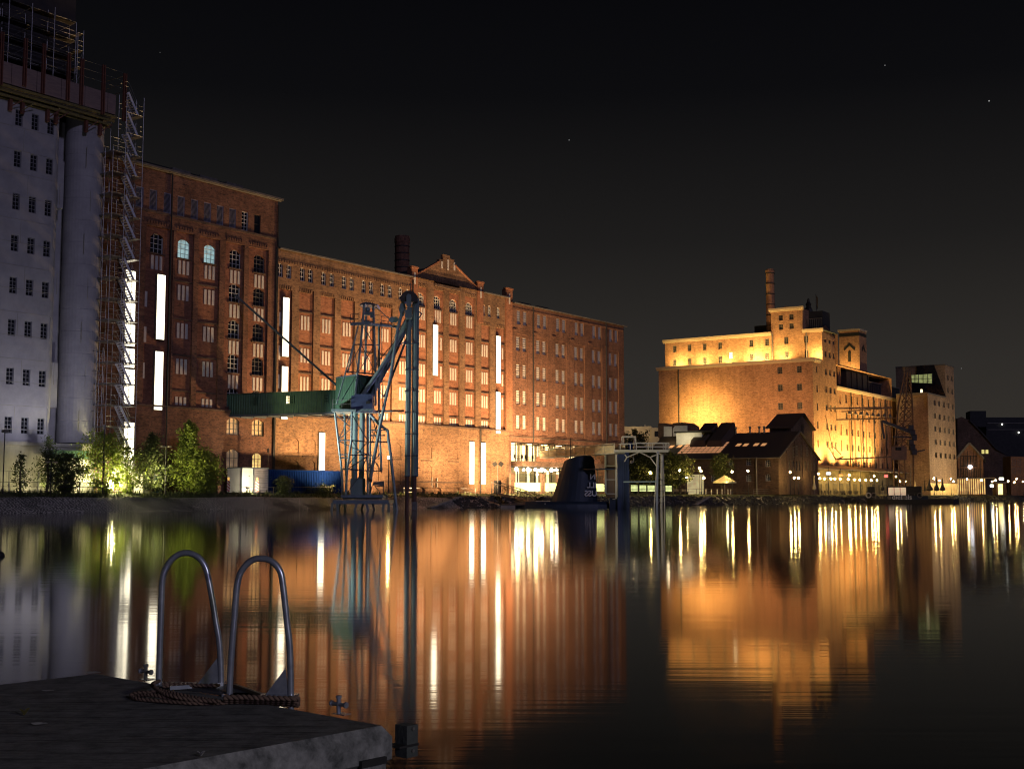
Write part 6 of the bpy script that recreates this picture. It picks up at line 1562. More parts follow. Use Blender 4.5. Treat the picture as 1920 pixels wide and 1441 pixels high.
for x, y in ((1879,795), (1910,810.5)): MB().ball(fh(x, y, .5), .35, 6, 4).build('lamp', EM('tiny_lamp', (1,1,.9), 3) if x == 1879 else bpy.data.materials['tiny_lamp'], T)
T = thing('townhouse', 'lit brick townhouse cut by the right edge of the photo', 'house', at(1910, 900, 400))
fr3 = Fr(*(lambda p: (p.x, p.y))(at(1896, 900, 400)), 100)
def fk(px, py, e=0): t, z = fr3.tz(px, py, e); return fr3.p(t, e, z)
P = [fk(1895,900), fk(1945,900), fk(1945,857), fk(1895,855)]; P[0].z = GZ; P[1].z = GZ
MB().prism(P, fr3.n*-12).build('wall', m_brickb, T)
for px in (1901, 1911): 
    for py in (866, 882): t, z = fr3.tz(px, py); window(T, fr3, t, z, 1.0, 1.9, .03, 2, 2, m_lead, m_winb, bar=.08)
# ------------------------------------------------------------------ far quay crane
YK = 300.
KR = thing('quay_crane', 'rusty lattice quay crane with long jibs standing in front of the warehouse wing', 'crane', at(1700, 922, YK))
def K(px, py, dy=0): return at(px, py, YK+dy)
m_kr = M('rust_crane', (.16,.085,.05), (.08,.05,.035), 1, .7)
for pts in ([(1702,698), (1697,760), (1690,835)], [(1707,698), (1711,790), (1713,925)], [(1697,700), (1684,760), (1677,835)]):
    for dy in (-1.5, 1.5): MB().path([K(x, y, dy) for x, y in pts], .22, 5).build('mast_leg', m_kr, KR)
b = MB()
for i in range(11):
    ya = 705+i*12; q = (ya-700)/135; xa = 1698-20*q; xb = 1704-13*q; xc = 1708+4*q
    b.tube(K(xa, ya, -1.5), K(xb, ya+12, -1.5), .1, 4); b.tube(K(xb, ya, -1.5), K(xa-1.5, ya+12, -1.5), .1, 4); b.tube(K(xb, ya, -1.5), K(xc, ya+12, -1.5), .1, 4); b.tube(K(xc, ya, 1.5), K(xb, ya+12, 1.5), .1, 4); b.tube(K(xa, ya, -1.5), K(xc, ya, -1.5), .1, 4)
b.build('lattice', m_kr, KR)
b = MB(); b.hexa([K(1672,862,-2), K(1700,862,-2), K(1700,862,3), K(1672,862,3), K(1672,836,-2), K(1700,836,-2), K(1700,836,3), K(1672,836,3)]); b.build('cabin', m_kr, KR)
MB().prism([K(1679,838,-2.1), K(1690,838,-2.1), K(1690,844,-2.1), K(1679,844,-2.1)], (0,.08,0)).build('cabin_window', m_glass, KR)
b = MB(); b.beam(K(1548, 765.5), K(1672, 764), .55, .45); b.build('jib', m_kr, KR)
b = MB(); b.cbox(K(1543.5, 764), 1.1, 1, .9); b.build('jib_head', m_dark, KR)
b = MB(); b.beam(K(1568, 786.5, 1), K(1680, 783.5, 1), .35, .35); b.beam(K(1568,786,1), K(1568,769,1), .1, .1); b.build('lower_jib', m_kr, KR)
b = MB(); b.beam(K(1578, 771.5, .5), K(1672, 764, .5), .3, .3)
for k in range(8): b.tube(K(1590+k*10.5, 771-k*.7, .5), K(1590+k*10.5, 785-k*.3, 1), .07, 4)
b.build('jib_brace', m_kr, KR)
for k in range(8): MB().lathe(K(1593+k*10.8, 773-k*-.9, -1), [(.0,.5),(.15,.4),(.55,-.3),(.55,-.35)], 8).build('reflector_lamp', m_lead, KR)
b = MB(); b.beam(K(1652, 789, -2), K(1706, 809, -2), .9, .7); b.beam(K(1653, 792, -2), K(1657, 822, -2), .5, .5); b.beam(K(1673, 818.5, -2), K(1719, 819.5, -2), .4, .4); b.beam(K(1708, 849, -2), K(1734, 843, -2), .3, .3); b.build('luffing_arm', m_dark, KR)
b = MB(); b.beam(K(1567, 861, -3), K(1672, 856, -3), .5, .35); b.path([K(1554,838,-3), K(1567,861,-3), K(1581,856,-3)], .2, 5); b.path([K(1558,832,-3), K(1577,852,-3)], .12, 5)
b.tube(K(1545,764,-1), K(1563,850,-3), .06, 4); b.build('discharge_pipe', m_kr, KR)
b = MB()
for x in (1676, 1685, 1696): b.tube(K(x, 862, -1.5), K(x+1, 925, -1.5), .18, 5)
for i in range(5): b.tube(K(1676, 864+i*12, -1.5), K(1697, 876+i*12, -1.5), .1, 4)
b.build('trestle', m_kr, KR)
b = MB()
for k in range(6): b.cbox(K(1707+(k % 3)*3, 802+k*9, -2), 1.2, 1.2, 1.4)
b.build('machinery', m_dark, KR)
MB().tube(K(1707, 925, -2.5), K(1708, 868, -2.5), .1, 5).build('post', m_lead, KR)
# ------------------------------------------------------------------ street lamps with globes
PROTO = {}
def globe_lamp(px, py, Y, label, kind='post', r=.17, group='globe lamps along the quay'):
    P = at(px, py, Y); g = GZ
    key = kind
    if key not in PROTO:
        T = local(thing('street_lamp' if kind == 'post' else 'wall_lamp', label, 'lamp', P, group)); H = 1.0
        if kind == 'post':
            p_ = MB(); p_.tube((0,0,-P.z+g), (0,0,-.25), .06, 6, .04); p_.tube((0,0,-P.z+g), (0,0,-P.z+g+.5), .1, 6); p_.build('pole', m_dark, T)
        MB().lathe((0,0,0), [(.04,-.34),(.12,-.26),(.12,-.2)], 8).build('fitting', m_dark, T)
        MB().ball((0,0,0), r, 10, 6).build('globe', m_globe if kind != 'white' else m_globew, T); PROTO[key] = T; return T
    T = dup(PROTO[key], P, label=label)
    if kind == 'post':
        for ch in T.children:
            if ch.name.startswith('pole'):
                p_ = MB(); p_.tube((0,0,-P.z+g), (0,0,-.25), .06, 6, .04); p_.tube((0,0,-P.z+g), (0,0,-P.z+g+.5), .1, 6); ch.data = p_.mesh('pole', m_dark)
    return T
globe_lamp(729, 858, 146, 'lone yellow quay lamp in front of the mill between the crane and its twin pipes')
for (x, y, Y, lb) in ((1219.4,885.6,222,'yellow lamp behind the right leg of the jetty portal'), (1274.5,881.3,226,'slender post lamp left of the lit hall entrance'),
    (1311.6,877.4,232,'upper of two touching lamps above the lit hall entrance'), (1314.5,882.6,229,'lower of two touching lamps above the lit hall entrance'), (1372.5,883.9,235,'lamp beside the tree in front of the brick hall'),
    (1402.4,882.4,238,'lamp on the plain hall wall left of its downpipe'), (1481.4,884.9,246,'lamp in front of the gable end of the hall'), (1534.5,887.7,262,'lamp at the near end of the quayside canopy'),
    (1592.5,890.2,285,'second tall lamp above the canopy terrace'), (1638.8,891.7,300,'third tall lamp above the canopy terrace'), (1679.8,892.9,315,'tall lamp left of the moored bar boat cabin end'),
    (1751.3,896.5,318,'lamp at the left corner of the office tower'), (1782.9,897.1,326,'lamp in front of the office tower right face'), (1813.1,897.9,345,'lamp in front of the gabled house'),
    (1840.4,899.6,350,'small lamp at the right end of the gabled house porch'), (1860.2,902.3,355,'lamp left of the long white sign'), (1890.4,901.7,368,'lamp right of the long white sign'), (1906,897.5,372,'brighter lamp before the right edge'), (1918,902.3,375,'lamp cut by the right edge of the photo')):
    globe_lamp(x, y, Y, lb)
for i, (x, y) in enumerate(((1287.7,895.6), (1319.8,895.6), (1489.5,895.6), (1497,895.6))):
    globe_lamp(x, y, 232 if x < 1400 else 250, ('low lantern left of the hall entrance', 'low lantern right of the hall entrance', 'left one of a close pair of low lanterns by the gable', 'right one of a close pair of low lanterns by the gable')[i], 'post', .17)
cz = [(82,655),(125,658),(183,658),(217,660),(263,660),(338,662),(395,667),(443,668),(495,670),(545,672),(598,672)]
nth = ['first','second','third','fourth','fifth','sixth','seventh','eighth','ninth','tenth','eleventh']
for i, (x, y) in enumerate(cz):
    px, py = 1520+x/4.8, 760+y/4.8; t, z = BS.tz(px, py, 3.6); P = BS.p(t, 3.6, z)
    globe_lamp(px, py, P.y, nth[i]+' hanging lamp from the left under the canopy', 'wall', .17, 'lamps hanging under the canopy')
for i, (x, y) in enumerate(((803,682), (850,682), (1157,675), (1288,682), (1663,673), (1833,690))):
    globe_lamp(1520+x/4.8, 760+y/4.8, (312,314,324,330,352,362)[i], ('left small lamp above the bar boat', 'right small lamp above the bar boat', 'small lamp behind the dark closed parasols', 'small lamp at the right corner of the office tower', 'small lamp between the porch and the white sign', 'small lamp right of the long white sign among the figures')[i], 'wall')
# lit signs
def sign(px0, px1, py0, py1, Y, col, st, label, nm='lit_sign'):
    a = at(px0, py1, Y); c = at(px1, py0, Y); o = thing(nm, label, 'sign', ((a.x+c.x)/2, Y, a.z))
    MB().box(None, a.x, c.x, Y, Y+.25, a.z, c.z).build('sign_box', m_dark, o)
    MB().box(None, a.x+.06, c.x-.06, Y-.03, Y, a.z+.06, c.z-.06).build('sign_face', EM('sign_%d' % px0, col, st), o)
    MB().box(None, (a.x+c.x)/2-.04, (a.x+c.x)/2+.04, Y+.05, Y+.15, c.z, c.z+1.2).build('hanger', m_dark, o)
sign(1549, 1558, 884.5, 890, 268, (.85,.93,1), 3.2, 'white lit sign under the left end of the canopy')
sign(1572, 1580.5, 888, 893, 278, (1,.45,.1), 1.2, 'orange lit sign under the canopy')
sign(1658, 1665, 889, 895, 306, (1,.12,.1), 2.2, 'red lit sign under the right part of the canopy')
sign(1873, 1882, 894.5, 900, 358, (1,.97,.8), 6, 'long white lit sign at the right between two lamps')
sign(1856, 1863, 907.5, 913, 352, (.85,.95,1), 5, 'lower white lit sign left of the shop entrance')
T = thing('kiosk', 'small glowing yellow kiosk below the long white sign', 'kiosk', at(1874, 920, 362)); a = at(1871, 905, 362)
MB().box(None, a.x-.6, a.x+2.4, 362, 364.5, GZ, a.z).build('wall', m_brickd, T); MB().box(None, a.x, a.x+1.3, 361.9, 361.97, GZ+.2, a.z-.3).build('lit_opening', EM('kiosk_glow', (1,.78,.25), 2.2, .6, 1.5), T); MB().box(None, a.x-.9, a.x+2.7, 361.4, 364.7, a.z, a.z+.2).build('roof', m_lead, T)
# ------------------------------------------------------------------ parasols
def parasol(px, py, Y, label, mat, h=2.7, r=.35):
    P = at(px, py, Y); P.z = GZ; T = local(thing('closed_parasol', label, 'parasol', P, 'closed parasols on the quay'))
    MB().tube((0,0,0), (0,0,h), .04, 6).build('pole', m_lead, T)
    MB().lathe((0,0,0), [(.16,1.0),(r*.6,1.1),(r,1.3),(r*.75,1.8),(r*.4,2.4),(.05,h)], 9).build('canopy', mat, T)
parasol(1527, 925, 262, 'cream closed parasol just left of the canopy', m_fab, 4.0, .45)
parasol(1654.5, 918, 300, 'dark closed parasol right of the lit bar windows', m_fabd, 3.6, .5)
parasol(1716.5, 915, 312, 'cream closed parasol left of the dark ones', m_fab, 3.4, .5)
parasol(1734, 915, 318, 'thin dark closed parasol against the office tower wall', m_fabd, 3.8, .3)
parasol(1743, 920, 312, 'leftmost and bulkiest of three dark closed parasols on the boat side', m_fabd, 4.0, .95)
parasol(1756.5, 920, 314, 'middle and tallest of three dark closed parasols', m_fabd, 4.6, .75)
parasol(1767.5, 920, 316, 'rightmost of three dark closed parasols', m_fabd, 4.3, .75)
P = at(1359, 916, 236); P.z = GZ; T = local(thing('open_parasol', 'pale yellow open market parasol before the brick hall', 'parasol', P))
MB().tube((0,0,0), (0,0,3.6), .06, 6).build('pole', m_lead, T); MB().lathe((0,0,0), [(2.2,2.15),(2.2,2.35),(0,3.6)], 4).build('canopy', m_fab, T)
lamp('parasol_lamp', 'POINT', (P.x, P.y-2.5, 4.2), 120, (1,.85,.4), None, .2)
# ------------------------------------------------------------------ bar boat
pH = at(1625, 938, 268); BO = Fr(pH.x, pH.y, 112)
BB = thing('bar_boat', 'dark moored bar boat with a glowing window band and the name diebels on its side', 'boat', BO.p(10, 0, 0))
tb1 = BO.t(1797, 938); tq = BO.t(1660, 938)
out = [(0, -1), (1.2, 0), (tb1-1, 0), (tb1, -1.2), (tb1, -3.5), (1, -3.5)]
hb = MB(); hb.prism([BO.p(t, o, -.4) for t, o in out], (0,0,1.35)); hb.build('hull', m_dark, BB)
MB().box(BO, 1, tb1-.4, -3.4, -.1, .95, 1.05).build('deck', m_board, BB)
ca, cb2 = BO.t(1665, 920), BO.t(1699, 920); zb0_, zb1_ = BO.z(1680, 928), BO.z(1680, 913)
b = MB(); b.box(BO, ca-.2, cb2+3, -3.2, -.25, 1.05, zb1_+.2); b.build('cabin', m_dark, BB)
for k in range(3): a = ca+(cb2-ca)*k/3; MB().box(BO, a+.06, a+(cb2-ca)/3-.06, -.25, -.2, zb0_, zb1_-.05).build('lit_window', EM('boat_window', (1,.72,.46), .5, .2, 2) if k == 0 else bpy.data.materials['boat_window'], BB)
MB().box(BO, ca-.4, cb2+4.4, -.2, .04, BO.z(1680, 936.5), BO.z(1680, 929)).build('name_board', m_navy, BB)
tt = BO.t(1672.5, 933); text('diebels', 1.45, BO.p(tt, .08, BO.z(1672, 935.6)), BO.rot, BB, m_let, False, .02, 'lettering', .01)
for px in (1667.5, 1695): t, z = BO.tz(px, 932.5); b = MB(); b.lathe((0,0,0), [(.38,-.03),(.42,0),(.38,.03)], 14); q = b.mesh('emblem_ring', m_lead); q.transform(Matrix.Rotation(R(90), 4, 'X')); link(q, 'emblem_ring', BB, BO.p(t, .1, z)-org(BB), BO.rot)
for px, mat_ in ((1628.5, m_wframe), (1638.5, m_lead), (1725, m_lead)):
    t, z = BO.tz(px, 928); pts = [BO.p(t+.5*cos(a*pi/8), .12, z+.5*sin(a*pi/8)) for a in range(17)]; MB().path(pts, .1, 6).build('life_ring', mat_, BB)
b = MB()
for k in range(int(tb1/1.3)): b.tube(BO.p(.6+k*1.3, -.15, 1), BO.p(.6+k*1.3, -.15, 2.1), .03, 4)
for z in (1.5, 2.1): b.tube(BO.p(.5, -.15, z), BO.p(tb1-.6, -.15, z), .03, 4)
b.build('railing', m_lead, BB)
for px, w_, h_ in ((1632, 1.5, 1.7), (1712, 1.3, 1.8)): t = BO.t(px, 920); MB().box(BO, t-w_/2, t+w_/2, -2.6, -1.5, 1.05, 1.05+h_+.8).build('locker', m_dark, BB)
lamp('bar_boat_lamp', 'POINT', BO.p(tb1-8, -1.5, 2.6), 60, (1,.8,.4), None, .15)
# railings, planters and benches on the right quay
def rq(px): return FA.t(px, 918, WL-5.6)
railing('long pale railing panels before the hall and the canopy', rq(1413), rq(1530), WL-5.6, 1.1, 2.4, GZ, m_lead, 3)
railing('dark railing along the quay left of the hall entrance', rq(1262), rq(1410), WL-5.6, 1.0, 3.0, GZ, m_dark, 2)
railing('low railing in front of the canopy terrace', rq(1532), rq(1625), WL-5.6, 1.0, 2.6, GZ, m_dark, 3)
railing('railing on the far right quay beyond the bar boat', rq(1797), rq(1930), WL-5.6, 1.0, 3.4, GZ, m_dark, 3)
for i, px in enumerate((1331, 1341, 1352, 1361, 1372, 1377)):
    P = FA.p(rq(px), WL-6.4, GZ); T = local(thing('bollard', nth[i]+' pale bollard from the left below the open parasol', 'bollard', P, 'pale bollards below the parasol'))
    MB().tube((0,0,0), (0,0,1.0), .1, 8).build('post', m_wframe, T); MB().lathe((0,0,1.0), [(.12,0),(.12,.06),(0,.12)], 8).build('cap', m_lead, T)
def bench(px, o, label):
    P = FA.p(rq(px), o, GZ); T = local(thing('bench', label, 'bench', P, 'benches on the right quay')); T.rotation_euler = (0,0,FA.rot)
    MB().box(None, -.9, .9, -.22, .22, .42, .48).build('seat', m_board, T); MB().box(None, -.9, .9, .2, .26, .55, .95).build('backrest', m_board, T)
    for x in (-.75, .75): MB().box(None, x-.04, x+.04, -.2, .25, 0, .42).build('leg', m_dark, T)
bench(1287, WL-7.5, 'dark bench below the left lantern of the hall entrance'); bench(1302, WL-7.5, 'dark bench directly below the lit hall entrance'); bench(1600, WL-8, 'bench under the middle of the canopy lamps')
for i, (px, o) in enumerate(((1545, 6.2), (1556, 6.0), (1567, 6.2), (1580, 5.8), (1592, 6.2), (1606, 6.0), (1617, 6.1))):
    P = BS.p(BS.t(px, 915, 5), 3.4, GZ); T = local(thing('cafe_table', nth[i]+' cafe table from the left under the canopy', 'table', P, 'cafe tables under the canopy')); T.rotation_euler = (0,0,BS.rot)
    MB().lathe((0,0,0), [(.3,0),(.04,.05),(.04,.7),(.5,.72),(.5,.76),(0,.76)], 10).build('table_top', m_dark, T)
    for s in (-1, 1):
        b = MB(); b.cbox((s*.8,0,.45), .42, .42, .05); b.cbox((s*1.0,0,.72), .04, .4, .5)
        for x in (-.18, .18):
            for y in (-.18, .18): b.cbox((s*.8+x, y, .22), .04, .04, .44)
        b.build('chair', m_board, T)
# stone ramps and mooring stuff on the bank
T = thing('bank_stairs', 'pale stone stair strip running down the bank right of the twin pipes', 'stairs', FA.p(FA.t(840, 940, WL-1), WL-1, .5))
a, c = atz(800, 954, .05), at(858, 934, 163); a = FA.p(FA.t(800, 954, WL), WL+.1, .05); c = FA.p(FA.t(858, 934, WL-2.6), WL-2.5, 1.45)
b = MB()
for k in range(9): p0 = a.lerp(c, k/9); p1 = a.lerp(c, (k+1)/9); b.cbox((p0+p1)/2+Vector((0,0,.04)), (p1-p0).length*.75, 1.3, .16, FA.rot)
b.build('step', m_conc2, T)
T = thing('bank_stairs', 'dark stone stair strip on the bank below the hall entrance', 'stairs', FA.p(FA.t(1310, 940, WL-1), WL-1, .5))
a = FA.p(FA.t(1300, 947, WL), WL+.1, .05); c = FA.p(FA.t(1325, 933, WL-2.6), WL-2.5, 1.45); b = MB()
for k in range(9): p0 = a.lerp(c, k/9); p1 = a.lerp(c, (k+1)/9); b.cbox((p0+p1)/2+Vector((0,0,.04)), (p1-p0).length*.75, 1.3, .16, FA.rot)
b.build('step', m_conc2, T)
T = thing('mooring_rope', 'slack rope hanging down the bank towards the pontoon', 'rope', FA.p(FA.t(905, 940, WL), WL-1, .5))
MB().path(catmull([FA.p(FA.t(898, 934, WL-2), WL-2.2, 1.5), FA.p(FA.t(915, 942, WL-1), WL-.6, .8), at(938, 946.5, 167)], 5), .05, 5).build('rope_line', m_lead, T)
# trees on the right
def quayR(px, Y): p = at(px, 915, Y); p.z = GZ; return p
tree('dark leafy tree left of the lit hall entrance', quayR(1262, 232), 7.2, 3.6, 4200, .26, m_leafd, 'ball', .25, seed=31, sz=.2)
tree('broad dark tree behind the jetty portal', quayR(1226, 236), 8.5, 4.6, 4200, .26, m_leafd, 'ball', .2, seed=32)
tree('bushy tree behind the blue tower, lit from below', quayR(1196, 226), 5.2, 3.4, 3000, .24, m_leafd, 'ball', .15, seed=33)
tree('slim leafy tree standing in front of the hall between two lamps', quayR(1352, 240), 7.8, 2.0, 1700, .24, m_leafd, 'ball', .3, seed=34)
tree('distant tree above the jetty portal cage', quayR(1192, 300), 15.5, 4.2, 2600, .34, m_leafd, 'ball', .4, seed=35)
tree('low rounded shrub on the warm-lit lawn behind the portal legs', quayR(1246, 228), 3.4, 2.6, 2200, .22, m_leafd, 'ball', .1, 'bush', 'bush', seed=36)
lamp('garden_light', 'POINT', quayR(1236, 240)+Vector((0,0,2.5)), 900, (1,.72,.35), None, .3)
# old mill chimney behind the central wing
tch = FA.t(754, 470, -14); zc_ = FA.z(754, 443, -14)
CM = thing('factory_chimney', 'stout dark brick chimney stub behind the mill roof left of the gable', 'chimney', FA.p(tch, -14, zM))
MB().lathe(FA.p(tch, -14, 0), [(1.2, GZ), (1.12, zc_-1.2), (1.2, zc_-1.0), (1.2, zc_-.35), (1.1, zc_-.2), (1.1, zc_)], 20).build('shaft', m_brick2, CM)
for k in range(4): z = zc_-5+k*1.1; MB().lathe(FA.p(tch, -14, 0), [(1.17, z), (1.19, z+.04), (1.19, z+.1), (1.17, z+.14)], 20).build('iron_band', m_dark, CM)
# people as tiny figures on the terrace right of the boat
# ------------------------------------------------------------------ far floodlights
AMB = (1.0, .66, .19)
for px in (1275, 1320, 1365, 1410, 1430):
    t = BF.t(px, 680, -SBk); lamp('roof_flood', 'SPOT', BF.p(t, -SBk+2.6, zL+.5), 5000, AMB, BF.p(t, -SBk, zL+3.2), .2, 150, .8)
for px in (1470, 1535): t = BF.t(px, 670, -SBk); lamp('roof_flood', 'SPOT', BF.p(t, -SBk+2.6, zL+.5), 5200, AMB, BF.p(t, -SBk, zL+4), .2, 150, .8)
lamp('wall_flood', 'SPOT', BF.p(BF.t(1318, 790), 7.5, 20.5), 19000, AMB, BF.p(BF.t(1320, 780), 0, 20.5), .3, 150, .8)
lamp('wall_flood', 'SPOT', BF.p(-10, 22, 14), 33000, (1,.56,.22), BF.p(-14, 0, 20), .3, 112, .9)
for t in (3, 12, 20, 27, 34, 41): lamp('quay_flood', 'SPOT', BS.p(t, 4.2, zc0_+.9), 25000, AMB, BS.p(t, 0, 17), .2, 125, .8)
lamp('tower_flood', 'SPOT', TFf.p(-2.6, 4.5, BS.z(1584, 693, -2)+1.0), 3300, AMB, TFf.p(-2.6, 0, BS.z(1584, 693, -2)+4.5), .2, 140, .8)
lamp('office_flood', 'SPOT', ES.p(10, 16, 7), 14000, (1,.78,.45), ES.p(11, 0, 16), .3, 140, .8)
lamp('hall_flood', 'SPOT', BS.p(-14, 6, 9), 1500, AMB, BS.p(-3, 0, 14), .3, 140, .8)
# ------------------------------------------------------------------ floating dock in the foreground
ZD = .45
m_deck, nt, bs = new_mat('broomed_concrete'); bs.inputs['Roughness'].default_value = .93; bs.inputs['Specular IOR Level'].default_value = .2
n1 = noise(nt, 7, 8, 'Object', .8); n2 = noise(nt, 1, 3, 'Object', .7, (3, 120, 40)); n3 = noise(nt, 1, 5, 'Object', .75, (1.5, 34, 10)); n4 = noise(nt, 150, 2, 'Object')
r1 = ramp(nt, n1.outputs['Fac'], [(.36, (.13,.125,.12)), (.5, (.23,.222,.21)), (.66, (.32,.31,.29))]); r2 = ramp(nt, n3.outputs['Fac'], [(.38, (.28,.28,.28)), (.47, (1,1,1))])
c = mixc(nt, .75, r1.outputs[0], r2.outputs[0], 'MULTIPLY'); nt.links.new(c, bs.inputs['Base Color'])
ma = nt.nodes.new('ShaderNodeMath'); ma.operation = 'ADD'; nt.links.new(n2.outputs['Fac'], ma.inputs[0]); nt.links.new(n3.outputs['Fac'], ma.inputs[1])
mb_ = nt.nodes.new('ShaderNodeMath'); mb_.operation = 'MULTIPLY_ADD'; mb_.inputs[1].default_value = .35; nt.links.new(n4.outputs['Fac'], mb_.inputs[0]); nt.links.new(ma.outputs[0], mb_.inputs[2])
bump(nt, bs, mb_.outputs[0], 1.0, .03)
m_side = M('dock_side_concrete', (.36,.35,.33), (.04,.042,.04), 9, .92, bmp=1.0, spec=.2, detail=10)
pc = atz(735.7, 1359, ZD); pf = atz(190, 1261, ZD)
azd = math.degrees(math.atan2(pc.x-pf.x, pc.y-pf.y))
DK = Fr(pf.x, pf.y, azd)                        # t runs along the far edge from the back corner to the right corner; -o is towards... 
Ld = (pc-pf).length
# which side is the deck on: towards the camera
sgn = 1 if DK.n.dot(Vector((0,0,0))-DK.o) > 0 else -1
D_ = thing('floating_dock', 'dark broomed concrete floating dock in the near left corner', 'dock', (pf.x, pf.y, 0))
W_ = 7.5
def dp(t, o, z): return DK.p(t, sgn*o, z)
ch = .035
b = MB(); b.poly([dp(0,ch,ZD), dp(0,W_,ZD), dp(Ld-ch,W_,ZD), dp(Ld-ch,ch,ZD)]); b.build('deck', m_deck, D_)
b = MB()
E = [(0, 0), (Ld, 0), (Ld, W_), (0, W_)]; I = [(0+ch, ch), (Ld-ch, ch), (Ld-ch, W_-ch), (0+ch, W_-ch)]
for k in range(4):
    a, c = E[k], E[(k+1) % 4]; ia, ic = I[k], I[(k+1) % 4]
    b.poly([dp(*ia, ZD+.0), dp(*ic, ZD+.0), dp(*c, ZD-.05), dp(*a, ZD-.05)])
    b.poly([dp(*a, ZD-.05), dp(*c, ZD-.05), dp(*c, ZD-.15), dp(*a, ZD-.15)])
    def ins(p, d=.02): return (min(max(p[0], d), Ld-d), min(max(p[1], d), W_-d))
    b.poly([dp(*a, ZD-.15), dp(*c, ZD-.15), dp(*ins(c), ZD-.165), dp(*ins(a), ZD-.165)])
    b.poly([dp(*ins(a), ZD-.165), dp(*ins(c), ZD-.165), dp(*ins(c), -.5), dp(*ins(a), -.5)])
b.build('side_wall', m_side, D_)
b = MB(); b.box(DK, Ld+.002, Ld+.02, *( sorted((sgn*.05, sgn*.2)) ), ZD-.16, ZD-.13); b.build('slot', m_dark, D_)
# corner timber fender
T = thing('corner_fender', 'squarish dark timber fender bolted on beyond the right dock corner', 'fender', dp(Ld, 0, 0))
b = MB(); b.box(DK, Ld-.035, Ld+.045, *sorted((-sgn*.05, -sgn*.12)), ZD-.15, ZD-.005); b.build('timber', m_conc2 and M('mossy_timber', (.085,.09,.08), (.04,.045,.04), 9, .95, bmp=.6), T)
b = MB(); b.box(DK, Ld-.04, Ld+.05, *sorted((-sgn*.0, -sgn*.125)), ZD-.10, ZD-.09); b.build('steel_strap', m_dark, T)
for k in (.0, .1): MB().tube(dp(Ld+.04, -.085, ZD-.12+k), dp(Ld+.053, -.085, ZD-.12+k), .008, 8).build('bolt', m_lead, T)
# ladder handrail arches
feet = [((298, 1284), (418, 1284), [(298,1284),(299,1240),(302,1150),(305,1085),(315,1058),(331,1041),(350,1036),(369,1042),(384,1060),(392,1090),(404,1160),(413,1225),(418,1284)]),
        ((430, 1304), (547.5, 1305), [(430,1304),(433,1240),(440,1150),(445,1095),(454,1068),(472,1050),(491,1046.5),(510,1052),(525,1070),(531,1100),(538,1165),(544,1230),(547.5,1305)])]
lbs = ('left tubular steel ladder handrail arch on the dock edge', 'right tubular steel ladder handrail arch, nearer the corner')
for (fa, fb, pts), lb in zip(feet, lbs):
    A, B = atz(*fa, ZD), atz(*fb, ZD-.0)
    az = math.degrees(math.atan2(B.x-A.x, B.y-A.y)); f = Fr(A.x, A.y, az)
    T = thing('ladder_handrail', lb, 'handrail', A, 'pair of ladder handrail arches')
    P = []
    for x, y in pts:
        t, z = f.tz(x, y); P.append(f.p(t, 0, z))
    P[0] = P[0]-Vector((0,0,.01)); P[-1] = P[-1]-Vector((0,0,.25))
    MB().path(catmull(P, 8), .0172, 16).build('tube_arch', m_galv, T, smooth=True)
    tB = (B-A).length; P1 = f.tz(*( (404,1272) if fa[0] < 400 else (534,1293) ))
    tg = tB
    tri = [f.p(tg-.02, 0, ZD+.01), f.p(tg-.14, 0, ZD+.01), f.p(tg-.035, 0, ZD+.15)]
    MB().prism([q-f.n*.006 for q in tri], f.n*.012).build('gusset_plate', m_galv, T)
    MB().box(f, -.03, tg+.03, -.04, .04, ZD+.001, ZD+.012).build('base_plate', m_galv, T)
    MB().lathe(P[0], [(.035,.012),(.035,.018),(.022,.022)], 14).build('foot_ring', m_galv, T)
# cleats
def cleat(px, py, label, rz):
    P = atz(px, py, ZD); T = local(thing('mooring_cleat', label, 'mooring cleat', P, 'cross-shaped mooring cleats')); T.rotation_euler = (0,0,rz); T.scale = (.72,)*3
    MB().lathe((0,0,0), [(.016,0),(.0145,.07),(.0145,.10),(.021,.103),(.021,.118),(.012,.122),(0,.123)], 14).build('post', m_galv, T, smooth=False)
    b = MB(); b.tube((-.062,0,.062), (.062,0,.062), .0135, 12)
    for s in (-1, 1): b.tube((s*.062,0,.062), (s*.074,0,.062), .021, 12)
    b.build('crossbar', m_galv, T); MB().cbox((0.03,0,.003), .11, .07, .006).build('base_plate', m_galv, T)
cleat(273, 1273, 'cross-shaped steel cleat left of the ladder handrails', R(-38))
cleat(635, 1337, 'cross-shaped steel cleat between the ladder and the right dock corner', R(-38))
# hatch lying beyond the arches
a, c = atz(300, 1288, ZD), atz(548, 1306, ZD)
T = thing('ladder_hatch', 'flat board frame lying at the dock edge between the two handrail arches', 'hatch', a)
q = [atz(x, y, ZD+.012) for x, y in ((330,1287), (432,1281), (500,1302), (440,1303))]
MB().prism(q, (0,0,-.01)).build('board', M('hatch_board', (.10,.10,.105), (.06,.06,.065), 3, .6), T)
MB().beam(atz(318, 1289, ZD+.02), atz(418, 1282, ZD+.02), .018, .02).build('edge_strip', m_galv, T)
MB().beam(atz(440, 1285, ZD+.02), atz(492, 1303, ZD+.02), .02, .02).build('wood_strip', M('pale_strip', (.42,.33,.22), (.3,.22,.14), 3, .8), T)
